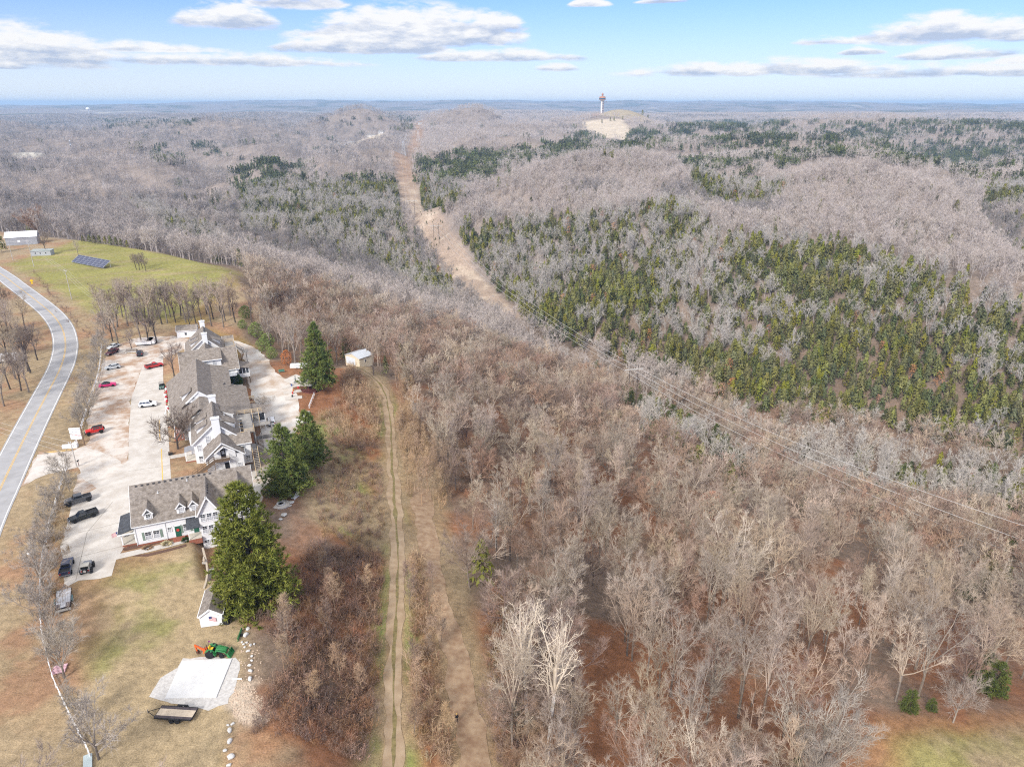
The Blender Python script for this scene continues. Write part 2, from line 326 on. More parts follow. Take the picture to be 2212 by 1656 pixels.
P_CLEARS = [[atd(u, v, d)[:2] for u, v, d in q] for q in (
    [(1255, 258, 2460), (1345, 262, 2440), (1368, 290, 2170), (1352, 304, 2050), (1290, 300, 2080), (1262, 280, 2250)],
    [(1270, 252, 2560), (1290, 244, 2680), (1480, 244, 2750), (1580, 250, 2650), (1560, 264, 2420), (1420, 268, 2400), (1350, 264, 2430)],
    [(715, 272, 2150), (780, 266, 2250), (830, 262, 2400), (838, 270, 2280), (810, 297, 1850), (765, 300, 1800), (720, 284, 2000)],
    [(20, 322, 1500), (100, 318, 1550), (110, 326, 1450), (30, 332, 1420)])]
def cover(x, y):
    n = len(x); d = np.hypot(x, y)
    n1 = fbm(x / 7., y / 7., 4); n2 = fbm(x / 2.3 + 40, y / 2.3, 3); n3 = fbm(x / 22. + 80, y / 22., 3)
    c = np.tile(LITTER, (n, 1)); mixin = lambda c, col, k: c * (1 - k[:, None]) + np.asarray(col) * k[:, None]
    c = mixin(c, RUST, sstep(-.3, .3, n3 + .5 * n1) * sstep(420, 200, d) * .95)
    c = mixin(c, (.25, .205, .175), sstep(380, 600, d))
    sp = sdf(x, y, PLATEAU)
    c = mixin(c, TAN * .95, sstep(6, -4, sp + 6 * n1) * .8)
    c = mixin(c, LEAFY, sstep(4, -2, sp + 5 * n1) * sstep(-.1, .5, n1 + n3 + .5 * n2) * .75)
    sy = sdf(x, y, P_YARD); ky = sstep(1.5, -2.5, sy + 1.5 * n1)
    c = mixin(c, TAN, ky); c = mixin(c, GREEN, ky * sstep(.0, .55, n1 + .6 * n3 + .3 * n2) * .75)
    c = mixin(c, LEAFY * .95, ky * sstep(-11, 1.5, sy + 3 * n1 + 3 * n2) * sstep(-60, -68, x) * .85)
    sf = sdf(x, y, P_FIELD); kf = sstep(4, -3, sf + 4 * n1)
    st = fbm(x / 60. + y / 25., y / 4. - x / 9., 3)
    c = mixin(c, MEAD, kf); c = mixin(c, TAN * .85, kf * sstep(-.1, .5, st + .5 * n1) * .6); c = mixin(c, RUST, kf * sstep(-12, 3, sf + 6 * n1) * sstep(-150, -120, x) * .8)
    sm = sdf(x, y, P_MEADOW); km = sstep(3, -2, sm + 4 * n1); c = mixin(c, TAN * .9, km); c = mixin(c, MEAD * .85, km * sstep(-.45, .5, n3 + n1 + .4 * n2) * .75); c = mixin(c, RUST * 1.1, sstep(4, -1, sm + 3 * n1) * sstep(-6, 1, sm + 2 * n1) * .8)
    c = mixin(c, MEAD, sstep(8, -4, sdf(x, y, P_VMEAD)))
    ss = sdf(x, y, P_SIDE); ks = sstep(4, -2, ss + 4 * n1); c = mixin(c, TAN * .8, ks * .8); c = mixin(c, BRIGHT * 1.2, ks * sstep(.1, .6, n1 + n3) * .7)
    for ln, wd in ((LINE_PATH, 5.5), (LINE_PATH2, 7)):
        dl = distline(x, y, ln); kk = sstep(wd, wd * .35, dl + 2.5 * n1); c = mixin(c, TAN * .85, kk * .75)
        c = mixin(c, BRIGHT * 1.1, kk * sstep(.05, .5, n3 + .4 * n1) * sstep(1, 2.4, dl) * (ln is LINE_PATH) * .8)
    dc = distline(x, y, LINE_COR); wc = np.where(d < 760, 12, 14); kc = sstep(1.1, .9, dc / wc + .15 * n3) * sstep(470, 492, y)
    c = mixin(c, PINK, kc); c = mixin(c, DIRT, kc * sstep(.1, .5, n1 + n3) * .8); c = mixin(c, np.array((.27, .17, .115)), kc * sstep(900, 1200, y) * .6)
    c = mixin(c, np.array((.50, .41, .32)), sstep(1.2, -1.5, sdf(x, y, P_SPILL) + 2.2 * n1 + 1.5 * n2) * .85)
    for i, q in enumerate(P_CLEARS): c = mixin(c, [(.5, .42, .32), (.34, .28, .19), (.5, .42, .32), (.45, .42, .36)][i], sstep(10, -15, sdf(x, y, q) + 14 * n3))
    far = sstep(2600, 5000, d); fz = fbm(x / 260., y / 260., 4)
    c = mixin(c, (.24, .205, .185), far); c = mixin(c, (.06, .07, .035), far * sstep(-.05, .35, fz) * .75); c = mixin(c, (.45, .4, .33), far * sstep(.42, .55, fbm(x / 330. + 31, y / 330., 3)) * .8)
    return np.clip(c, 0, 1)
def ground_mat():
    m = bpy.data.materials.new('ground_cover'); m.use_nodes = True; nt = m.node_tree; N = nt.nodes.new; L = nt.links.new; b = nt.nodes['Principled BSDF']
    b.inputs['Roughness'].default_value = .95; b.inputs['Specular IOR Level'].default_value = .1
    at_ = N('ShaderNodeVertexColor'); at_.layer_name = 'cover'; tc = N('ShaderNodeTexCoord')
    o = at_.outputs[0]
    for sc_, lo, hi, dt in ((5.0, .55, 1.5, 5), (.7, .7, 1.35, 4), (.05, .8, 1.2, 4)):
        nz = N('ShaderNodeTexNoise'); nz.inputs['Scale'].default_value = sc_; nz.inputs['Detail'].default_value = dt; nz.inputs['Roughness'].default_value = .65; L(tc.outputs['Object'], nz.inputs['Vector'])
        mr = N('ShaderNodeMapRange'); mr.inputs[1].default_value = .28; mr.inputs[2].default_value = .72; mr.inputs[3].default_value = lo; mr.inputs[4].default_value = hi; L(nz.outputs[0], mr.inputs[0])
        mm = N('ShaderNodeMixRGB'); mm.blend_type = 'MULTIPLY'; mm.inputs[0].default_value = 1; L(o, mm.inputs[1]); L(mr.outputs[0], mm.inputs[2]); o = mm.outputs[0]
    L(o, b.inputs['Base Color']); bp = N('ShaderNodeBump'); bp.inputs['Strength'].default_value = .5; bp.inputs['Distance'].default_value = .15
    L(nz.outputs[0], bp.inputs['Height']); L(bp.outputs[0], b.inputs['Normal'])
    return m
def build_ground():
    azs = np.concatenate([np.linspace(-PI, -.76, 30)[:-1], np.linspace(-.76, .76, 262), np.linspace(.76, PI, 30)[1:]])
    ds = np.concatenate([np.linspace(2, 52, 12)[:-1], np.exp(np.linspace(math.log(52), math.log(3500), 520)), np.exp(np.linspace(math.log(3500), math.log(21000), 130))[1:]])
    A, D = np.meshgrid(azs, ds); x = (D * np.sin(A)).ravel(); y = (D * np.cos(A)).ravel(); z = zt(x, y)
    na, nd = len(azs), len(ds); me = bpy.data.meshes.new('ground')
    i = np.arange(nd - 1)[:, None] * na + np.arange(na - 1)[None]; i = i.ravel()
    quads = np.stack([i, i + 1, i + na + 1, i + na], 1)[:, ::-1]
    me.vertices.add(len(x)); me.vertices.foreach_set('co', np.stack([x, y, z], 1).ravel())
    me.loops.add(quads.size); me.loops.foreach_set('vertex_index', quads.ravel().astype(np.int32))
    me.polygons.add(len(quads)); me.polygons.foreach_set('loop_start', np.arange(0, quads.size, 4, dtype=np.int32))
    me.polygons.foreach_set('use_smooth', np.ones(len(quads), bool)); me.update(calc_edges=True)
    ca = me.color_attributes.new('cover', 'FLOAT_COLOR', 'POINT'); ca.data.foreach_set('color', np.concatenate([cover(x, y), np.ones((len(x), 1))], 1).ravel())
    me.materials.append(ground_mat()); return tag(link('ground', me), kind='structure')
build_ground()
from mathutils.geometry import delaunay_2d_cdt
def sheet(name, poly, m, off=.02, step=4.0, kind='structure', parent=None, thick=0.0):
    P = []
    for i in range(len(poly)):
        a, b = poly[i], poly[(i + 1) % len(poly)]; n = max(1, int(math.hypot(b[0] - a[0], b[1] - a[1]) / step))
        P += [(a[0] + (b[0] - a[0]) * k / n, a[1] + (b[1] - a[1]) * k / n) for k in range(n)]
    nb = len(P); ar = np.array(P); g = np.stack(np.meshgrid(np.arange(ar[:, 0].min(), ar[:, 0].max(), step), np.arange(ar[:, 1].min(), ar[:, 1].max(), step)), -1).reshape(-1, 2)
    g = g[sdf(g[:, 0], g[:, 1], poly) < -step * .4]
    vs = [Vector(p) for p in P] + [Vector(p) for p in g]
    v2, _, f2, *_r = delaunay_2d_cdt(vs, [(i, (i + 1) % nb) for i in range(nb)], [], 1, 1e-4)
    xs = np.array([v.x for v in v2]); ys = np.array([v.y for v in v2]); zs = zt(xs, ys) + off
    mb = MB(); mb.add(list(zip(xs, ys, zs)), [f if (v2[f[1]] - v2[f[0]]).cross(v2[f[2]] - v2[f[0]]) > 0 else f[::-1] for f in f2])
    o = mb.build(name, m, parent)
    return tag(o, kind=kind) if parent is None else o
def wob(poly, amp=.5, step=1.5, seed=0):      # roughen an outline
    r = random.Random(seed); out = []
    for i in range(len(poly)):
        a, b = poly[i], poly[(i + 1) % len(poly)]; n = max(1, int(math.hypot(b[0] - a[0], b[1] - a[1]) / step))
        for k in range(n): t = k / n; out.append((a[0] + (b[0] - a[0]) * t + r.uniform(-amp, amp) * (k > 0), a[1] + (b[1] - a[1]) * t + r.uniform(-amp, amp) * (k > 0)))
    return out
def smooth_line(pts, step=2.0):
    P = [Vector(p) for p in pts]; P = [P[0] * 2 - P[1]] + P + [P[-1] * 2 - P[-2]]; out = []
    for i in range(1, len(P) - 2):
        a, b, c, d = P[i - 1:i + 3]; n = max(2, int((c - b).length / step))
        for k in range(n):
            t = k / n; out.append(.5 * ((2 * b) + (c - a) * t + (2 * a - 5 * b + 4 * c - d) * t * t + (3 * b - a - 3 * c + d) * t ** 3))
    out.append(P[-2]); return out
def ribbon(name, line, wl, wr, m, off, kind='structure', parent=None, jit=0, dash=None):
    P = smooth_line(line, 2.0 if not jit else 1.0) if not dash else dash; n = len(P); vs = []; r = random.Random(5)
    for i, p in enumerate(P):
        t = (P[min(i + 1, n - 1)] - P[max(i - 1, 0)]).normalized(); nn = Vector((-t.y, t.x))
        for k in (wl, (wl * 2 + wr) / 3, (wl + wr * 2) / 3, wr):
            q = p + nn * (k + (jit * 1.6 * float(fbm(np.array(p.x / 5 + k * 3), np.array(p.y / 5), 3)) if k in (wl, wr) else 0)); vs.append((q.x, q.y))
    a = np.array(vs); z = zt(a[:, 0], a[:, 1]) + off
    mb = MB().add([(x, y, zz) for (x, y), zz in zip(vs, z)], [(i * 4 + k, i * 4 + k + 1, i * 4 + k + 5, i * 4 + k + 4)[::-1] for i in range(n - 1) for k in range(3)])
    o = mb.build(name, m, parent); return tag(o, kind=kind) if parent is None else o
# ------------------------------------------------------------------ trees
def rv(r, s=1.0): return Vector((r.gauss(0, s), r.gauss(0, s), r.gauss(0, s)))
def perp_spread(d, ang, az):
    u = d.orthogonal().normalized(); v = d.cross(u); return (d * math.cos(ang) + (u * math.cos(az) + v * math.sin(az)) * math.sin(ang)).normalized()
def bare_tree(seed, h=17., lead=6, spread=.75, n2=7, n3=6, ntw=8, tw=.05, twl=1.2, r0=.22, fork=.35, droop=0.0, whorl=False):
    r = random.Random(seed); T = MB(); C = MB()
    def limb(mb, p, d, L, ra, rb, seg, k, wob_, up):
        pts = [p.copy()]; dirs = [d]
        for i in range(seg):
            d = (d + rv(r, wob_ * .6) + Vector((0, 0, up * 1.4))).normalized(); q = p + d * (L / seg)
            mb.tube(p, q, ra + (rb - ra) * i / seg, ra + (rb - ra) * (i + 1) / seg, k, cap=False); p = q; pts.append(p.copy()); dirs.append(d)
        return pts, dirs
    def along(pts, dirs, t):
        f = t * (len(pts) - 1); i = min(int(f), len(pts) - 2); return pts[i].lerp(pts[i + 1], f - i), dirs[i + 1]
    def twigs(p, d, n, L):
        for _ in range(n):
            td = (d * .75 + rv(r, .42) + Vector((0, 0, .35 - droop))).normalized(); l = L * r.uniform(.5, 1.2); u = td.cross(rv(r)).normalized() * (tw * .5); q = p + d * r.uniform(0, L * .8)
            C.add([q - u, q + u, q + td * l], [(0, 1, 2)])
    tp, td = limb(T, Vector((0, 0, -1)), Vector((r.uniform(-.05, .05), r.uniform(-.05, .05), 1)).normalized(), h * (fork if not whorl else .95) + 1, r0, r0 * (.7 if not whorl else .1), 4 if not whorl else 8, 6, .05, .05)
    leaders = []
    if whorl:
        for i in range(lead):
            t = .35 + .62 * i / lead; p, d = along(tp, td, t); leaders.append((p, perp_spread(Vector((0, 0, 1)), spread * r.uniform(.8, 1.15), i * 2.4 + r.uniform(-.4, .4)), h * .42 * (1.15 - t) * r.uniform(.8, 1.2), r0 * .45 * (1.1 - t)))
    else:
        for i in range(lead):
            t = 1.0 if i < lead * .6 else r.uniform(.6, .95); p, d = along(tp, td, t)
            leaders.append((p, perp_spread(td[-1], spread * r.uniform(.35, 1.25) if i else .1, i * 2.4 + r.uniform(-.5, .5)), h * (1 - fork) * r.uniform(.75, 1.05) * (1 if t == 1 else .8), r0 * .55))
    for p, d, L, ra in leaders:
        lp, ld = limb(C, p, d, L, ra, ra * .15, 4, 4, .13, .10 - droop)
        for j in range(n2):
            t = .25 + .75 * (j + r.random()) / n2; q, dd = along(lp, ld, t)
            bl = L * .42 * (1.25 - t) * r.uniform(.7, 1.25); bd = perp_spread(dd, r.uniform(.5, 1.1), r.uniform(0, 6.28))
            bp, bdirs = limb(C, q, bd, bl, ra * .32 * (1.3 - t) + .012, .012, 3, 3, .16, .08 - droop)
            for k in range(n3):
                t3 = .2 + .8 * (k + r.random()) / n3; q3, d3 = along(bp, bdirs, t3); d3 = perp_spread(d3, r.uniform(.4, 1.0), r.uniform(0, 6.28)); l3 = max(.7, bl * .45 * r.uniform(.6, 1.2))
                u = d3.cross(rv(r)).normalized() * (tw * .6); e = q3 + d3 * l3; C.add([q3 - u, q3 + u, e + u * .4, e - u * .4], [(0, 1, 2, 3)])
                twigs(q3, d3, ntw, twl)
    return T, C
def pine_low(seed, h=13., rad=2.6, n=130, s=.8, top=.08):
    r = random.Random(seed); C = MB(); T = MB().tube((0, 0, -1), (0, 0, h * .85), .14, .04, 4, cap=False)
    for i in range(n):
        t = r.random() ** .8; z = h * (.16 + .84 * t); R = rad * ((1 - t) ** .75 * (1 - top) + top) * r.uniform(.45, 1.1); a = r.uniform(0, 6.28)
        p = Vector((R * math.cos(a), R * math.sin(a), z + r.uniform(-.3, .3))); d = (Vector((math.cos(a) * .55, math.sin(a) * .55, -.6)) + rv(r, .33)).normalized(); u = (Vector((-math.sin(a), math.cos(a), 0)) + rv(r, .35)).normalized()
        l = s * r.uniform(.7, 1.3); C.add([p - u * l * .5, p + u * l * .5, p + d * l * .95, p - d * l * .7], [(0, 1, 2), (1, 0, 3)])
    return T, C
def grove(seed, size, n, kind):         # a patch of small far trees
    r = random.Random(seed); G = MB()
    for i in range(n):
        x, y = r.uniform(-size, size) / 2, r.uniform(-size, size) / 2; h = r.uniform(11, 17)
        if kind == 'pine':
            h *= .85
            for k in range(26):
                t = r.random(); R = 2.4 * (1 - t * .85) * r.uniform(.3, 1.1); a = r.uniform(0, 6.28); p = Vector((x + R * math.cos(a), y + R * math.sin(a), h * (.2 + .8 * t))); d = rv(r).normalized(); u = d.orthogonal().normalized()
                G.add([p - u * .9, p + u * .9, p + d * 1.9], [(0, 1, 2)])
        else:
            G.add([(x - .2, y, -1), (x + .2, y, -1), (x, y, h * .7)], [(0, 1, 2)])
            for k in range(46):
                a = r.uniform(0, 6.28); t = r.random() ** .6; R = 3.6 * r.random() ** .5 * (1 - .35 * t); p = Vector((x + R * math.cos(a), y + R * math.sin(a), h * (.35 + .6 * t)))
                d = (Vector((math.cos(a) * R * .16, math.sin(a) * R * .16, .75)) + rv(r, .4)).normalized(); u = d.cross(rv(r)).normalized() * r.uniform(.08, .17)
                G.add([p - u, p + u, p + d * r.uniform(1.2, 2.6)], [(0, 1, 2)])
    return G
M_BARK = mat('grey_bark', (.20, .165, .135), .9, .3, 1.5, objvar=.15)
M_TWIG = mat('bare_twigs', (.425, .34, .26), .9, .22, .25, objvar=.22)
M_TWIG2 = mat('red_brown_twigs', (.33, .225, .165), .9, .25, .25, objvar=.2)
M_SYC = mat('white_sycamore_bark', (.72, .68, .62), .8, .15, 1.2)
M_PINE = mat('pine_needles', (.155, .15, .034), .7, .45, .35, objvar=.3)
M_CEDAR = mat('cedar_needles', (.095, .108, .036), .7, .4, .35, objvar=.28)
M_RELIEF = mat('relief_dark_hardwood_twigs', (.285, .255, .24), .9, .2, .25, objvar=.14)  # dark tone of the left woods; in hollows it stands in for relief shading
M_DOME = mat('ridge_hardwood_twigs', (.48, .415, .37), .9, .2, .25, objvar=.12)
M_PALE = mat('pale_grey_twigs', (.46, .42, .375), .9, .2, .3, objvar=.12)
M_RUSTL = mat('rust_oak_leaves', (.34, .17, .085), .8, .3, .5, objvar=.15)
TREES = []
for sd, kw in ((1, {}), (2, dict(h=19, lead=7, spread=.6)), (3, dict(h=15, spread=.95, lead=7)), (4, dict(h=18, spread=.55, fork=.4)), (5, dict(h=16, spread=.85, n2=8)), (6, dict(h=20, spread=.5, fork=.45, lead=5, n2=8)), (7, dict(h=14, spread=1.0, lead=8, n2=6))):
    kw.update(ntw=12, tw=.034, twl=1.05); T, C = bare_tree(sd, **kw); m = M_TWIG2 if sd in (3, 5) else M_TWIG
    TREES.append((T.mesh('trunk', M_BARK), C.mesh('crown', m)))
SYC = []
for sd, kw in ((21, dict(h=26, lead=9, spread=.55, fork=.42, r0=.32, tw=.04)), (22, dict(h=22, lead=8, spread=.7, fork=.3, r0=.3, tw=.04))):
    T, C = bare_tree(sd, **kw); SYC.append((T.mesh('trunk', M_SYC), C.mesh('crown', mat('sycamore_branches', (.62, .53, .43), .8, .2, .4))))
MIDS = []            # 0-2 ridge hardwoods, 3-5 pale grey, 6 white creek trees, 7-8 near woods, 9-11 ridge forms in the dark relief tone
for sd, kw, m_ in ((31, {}, M_DOME), (32, dict(spread=.6, h=19), M_DOME), (33, dict(spread=.95, h=15), M_DOME), (34, dict(h=17, spread=.75), M_PALE), (36, dict(h=15, spread=.9), M_PALE), (37, dict(h=18, spread=.6), M_PALE), (35, dict(h=16, spread=.8), mat('pale_valley_bark', (.50, .455, .40), .85, .2, .4, objvar=.1)), (38, {}, M_TWIG), (39, dict(spread=.9), M_TWIG2), (31, {}, M_RELIEF), (32, dict(spread=.6, h=19), M_RELIEF), (33, dict(spread=.95, h=15), M_RELIEF)):
    T, C = bare_tree(sd, lead=6, n2=5, n3=4, ntw=6, tw=.1, twl=1.5, **kw); C.add(T.v, T.f); MIDS.append(C.mesh('bare_tree_form', m_))
PINES = []
for sd, kw in ((41, dict(h=11.5, rad=2.9)), (42, dict(h=13, rad=2.7)), (43, dict(h=9.5, rad=3.1)), (44, dict(h=12, rad=3.4, n=240, top=.2)), (45, dict(h=8, rad=2.5, n=140))):
    kw.setdefault('n', 200); T, C = pine_low(sd, s=.85, **kw); PINES.append((T.mesh('trunk', M_BARK), C.mesh('crown', M_CEDAR if sd in (43, 45) else M_PINE)))
T, C = pine_low(46, h=11, rad=3.4, n=170, top=.35, s=.6); RUSTT = (T.mesh('trunk', M_BARK), C.mesh('crown', M_RUSTL))
# ------------------------------------------------------------------ where trees grow
D_PINE = [
 ([(955, 490), (1080, 488), (1200, 480), (1330, 470), (1430, 450), (1480, 462), (1560, 515), (1700, 520), (1830, 535), (2000, 590), (2300, 720), (2300, 985), (2100, 935), (1900, 885), (1700, 872), (1500, 815), (1330, 745), (1180, 700), (1080, 620), (1000, 520)], .7), ([(1000, 470), (1150, 462), (1330, 448), (1440, 425), (1500, 440), (1570, 495), (1700, 500), (1850, 515), (2000, 560), (2300, 680), (2300, 740), (1830, 560), (1500, 500), (1000, 510)], .4),
 ([(1100, 640), (1300, 700), (1500, 730), (1800, 800), (2300, 880), (2300, 985), (1900, 890), (1700, 878), (1500, 818), (1330, 750), (1180, 705)], .97),
 ([(500, 365), (600, 345), (690, 385), (780, 395), (862, 405), (872, 480), (905, 560), (965, 640), (900, 620), (800, 560), (640, 500), (520, 430)], .5),
 ([(892, 372), (960, 410), (1010, 395), (1080, 335), (1180, 303), (1290, 275), (1600, 283), (1900, 283), (2300, 268), (2300, 345), (1900, 335), (1500, 325), (1400, 322), (1210, 336), (1100, 356), (1010, 405), (930, 455), (895, 430)], .68),
 ([(1470, 330), (1640, 345), (1700, 380), (1690, 425), (1580, 450), (1500, 400)], .6), ([(340, 455), (430, 465), (520, 520), (430, 530), (350, 500)], .35),
 ([(200, 255), (430, 255), (420, 275), (240, 272)], .35), ([(420, 300), (540, 330), (480, 360), (430, 330)], .4), ([(520, 440), (620, 450), (600, 500), (520, 490)], .4),
 ([(1335, 830), (1420, 850), (1560, 930), (1640, 1000), (1600, 1040), (1480, 960), (1360, 890)], .55), ([(1750, 950), (2300, 1010), (2300, 1090), (1900, 1060), (1700, 1000)], .3),
 ([(2000, 320), (2300, 360), (2300, 420), (2100, 380)], .35), ([(940, 560), (1000, 650), (900, 610), (860, 560)], .6), ([(2060, 1200), (2212, 1160), (2212, 1250), (2080, 1280)], .25),
 ([(650, 255), (900, 250), (880, 285), (700, 262)], .25),
 ([(1440, 264), (1600, 258), (2300, 258), (2300, 440), (2130, 410), (2010, 350), (1890, 332), (1780, 336), (1690, 352), (1640, 385), (1590, 430), (1540, 400), (1480, 345), (1400, 322)], .6), ([(905, 335), (1000, 322), (1100, 320), (1200, 302), (1290, 272), (1300, 292), (1210, 340), (1100, 358), (1010, 408), (940, 455), (895, 430)], .72), ([(314, 318), (360, 310), (400, 335), (395, 352), (340, 340)], .65), ([(408, 300), (455, 302), (462, 325), (420, 322)], .6), ([(505, 370), (560, 340), (650, 336), (660, 360), (560, 405), (510, 400)], .8), ([(255, 420), (330, 430), (410, 470), (400, 495), (320, 470)], .4),
 ([(340, 470), (445, 478), (440, 508), (360, 500)], .6), ([(739, 372), (860, 375), (862, 412), (760, 405)], .7), ([(900, 350), (1002, 345), (1000, 393), (905, 400)], .8), ([(1446, 268), (1731, 262), (1740, 325), (1460, 322)], .75), ([(1792, 288), (2130, 282), (2140, 352), (1800, 340)], .75), ([(2118, 397), (2300, 397), (2300, 440), (2130, 437)], .6), ([(1890, 255), (2212, 262), (2212, 280), (1900, 275)], .5)]
D_OPEN = [[(0, 0)]]
OPEN_W = []
def scatter(d0, d1, spacing, seed):
    R = np.random.RandomState(seed + 100); amax = .84; n = int(amax * (d1 ** 2 - d0 ** 2) / spacing ** 2)
    a = R.uniform(-amax, amax, n); d = np.sqrt(R.uniform(d0 ** 2, d1 ** 2, n)); x = d * np.sin(a); y = d * np.cos(a)
    z = zt(x, y); u, v = proj(x, y, z + 9.)
    pp = np.full(n, .012)
    for q, p in D_PINE: pp = np.where(inpoly(u, v, q), np.maximum(pp, p), pp)
    o_ = 120. if d0 < 1000 else 210.; conv = z - (zt(x + o_, y) + zt(x - o_, y) + zt(x, y + o_) + zt(x, y - o_)) / 4; dip = sstep(2.0, -3.5, conv + 3 * fbm(x / 90., y / 90., 2)) * sstep(380, 560, d); pp = np.where((pp < .1) & (dip > .6), .13, pp)  # dip marks hollows, whose trees are coloured darker as painted relief shade
    cl = fbm(x / 60., y / 60., 3); pine = R.rand(n) < np.clip(pp * (1 + 1.3 * cl * (pp < .9)), 0, 1)
    ok = np.ones(n, bool)
    wc = np.where(d < 760, 13, 15); ok &= ~((distline(x, y, LINE_COR) < wc) & (y > 478)); ok &= pine | (distline(x, y, LINE_COR) > 7) | (y > 478) | (np.hypot(x, y) < 240); ok &= np.hypot(x - PYL[0], y - PYL[1]) > 15; ok &= ~((np.abs(u - 1366) < 24) & (v > 770) & (v < 885) & (y < 330) & (y > 200))
    for q in P_CLEARS: ok &= ~inpoly(x, y, q)
    ok &= ~inpoly(x, y, P_VMEAD); ok &= sdf(x, y, P_MEADOW) > 4; ok &= sdf(x, y, P_FIELD) > 5
    ia = (x + 73.4) * .917 + (y - 147.1) * .399; ib = -(x + 73.4) * .399 + (y - 147.1) * .917; ok &= ~((ia > -40) & (ia < 27) & (ib > -45) & (ib < 92)) & (sdf(x, y, BACKW) > 3)
    ok &= ~inpoly(x, y, PLATEAU) & ~inpoly(x, y, NEAR_OPEN); ok &= (distline(x, y, LINE_PATH2) > 4.5) & (distline(x, y, LINE_PATH) > 5)
    pale = (np.abs(z + 76) < 9) & (y > 240) & (y < 520); pale |= inpoly(u, v, [(455, 400), (500, 370), (560, 330), (640, 295), (650, 305), (560, 360), (500, 430), (470, 480), (440, 470)])
    return x[ok], y[ok], z[ok], pine[ok], np.where(pale[ok] & (R.rand(ok.sum()) < .2), 2, np.where(pp[ok] > .25, 1, np.where(R.rand(ok.sum()) < np.maximum(dip[ok] * .85, np.where((u[ok] < 880) & (y[ok] > 430), .5, 0)), 3, 0))).astype(int), u[ok], v[ok]
PYL = atd(1366, 850, 330)[:2]
BACKW = FS([(660, 990), (720, 985), (800, 1030), (880, 1090), (960, 1120), (960, 1230), (900, 1330), (860, 1450), (860, 1560), (600, 1900), (500, 1400), (600, 1100)], -2.5)
NEAR_OPEN = DS([(400, 1900), (500, 1350), (470, 1180), (540, 1040), (500, 900), (440, 720), (520, 690), (640, 760), (740, 760), (800, 790), (870, 850), (920, 960), (985, 1100), (1010, 1250), (1060, 1400), (1090, 1560), (1110, 1900)], -6)
def gn_scatter(name, meshes, pts, idx, scl, rot, label, m_name):
    coll = bpy.data.collections.new(m_name)
    for i, me in enumerate(meshes):
        o = bpy.data.objects.new('%s_%02d' % (m_name, i), me); coll.objects.link(o)
    me = bpy.data.meshes.new(name); n = len(pts); me.vertices.add(n); me.vertices.foreach_set('co', np.asarray(pts, float).ravel())
    for nm, ty, dat, key in (('pick', 'INT', np.asarray(idx, np.int32), 'value'), ('size', 'FLOAT', np.asarray(scl, np.float32), 'value'), ('turn', 'FLOAT_VECTOR', np.stack([np.zeros(n), np.zeros(n), rot], 1).astype(np.float32).ravel(), 'vector')):
        a = me.attributes.new(nm, ty, 'POINT'); a.data.foreach_set(key, dat)
    ng = bpy.data.node_groups.new(name, 'GeometryNodeTree'); ng.interface.new_socket('Geometry', in_out='INPUT', socket_type='NodeSocketGeometry'); ng.interface.new_socket('Geometry', in_out='OUTPUT', socket_type='NodeSocketGeometry')
    N = ng.nodes.new; L = ng.links.new; gi = N('NodeGroupInput'); go = N('NodeGroupOutput'); iop = N('GeometryNodeInstanceOnPoints'); ci = N('GeometryNodeCollectionInfo')
    ci.inputs['Collection'].default_value = coll; ci.inputs['Separate Children'].default_value = True; ci.inputs['Reset Children'].default_value = True
    def attr(nm, ty): a = N('GeometryNodeInputNamedAttribute'); a.data_type = ty; a.inputs['Name'].default_value = nm; return a.outputs['Attribute']
    L(gi.outputs[0], iop.inputs['Points']); L(ci.outputs[0], iop.inputs['Instance']); iop.inputs['Pick Instance'].default_value = True
    L(attr('pick', 'INT'), iop.inputs['Instance Index']); L(attr('size', 'FLOAT'), iop.inputs['Scale']); L(attr('turn', 'FLOAT_VECTOR'), iop.inputs['Rotation']); L(iop.outputs[0], go.inputs[0])
    o = link(name, me); md = o.modifiers.new('scatter', 'NODES'); md.node_group = ng
    return tag(o, label, None, None, 'stuff')
def form(pl, close, R):
    k = len(pl); return np.where(pl == 2, 6, np.where(pl == 1, 3 + R.randint(0, 3, k), np.where((pl == 3) & ~close, 9 + R.randint(0, 3, k), np.where(close, 7 + R.randint(0, 2, k), R.randint(0, 3, k)))))
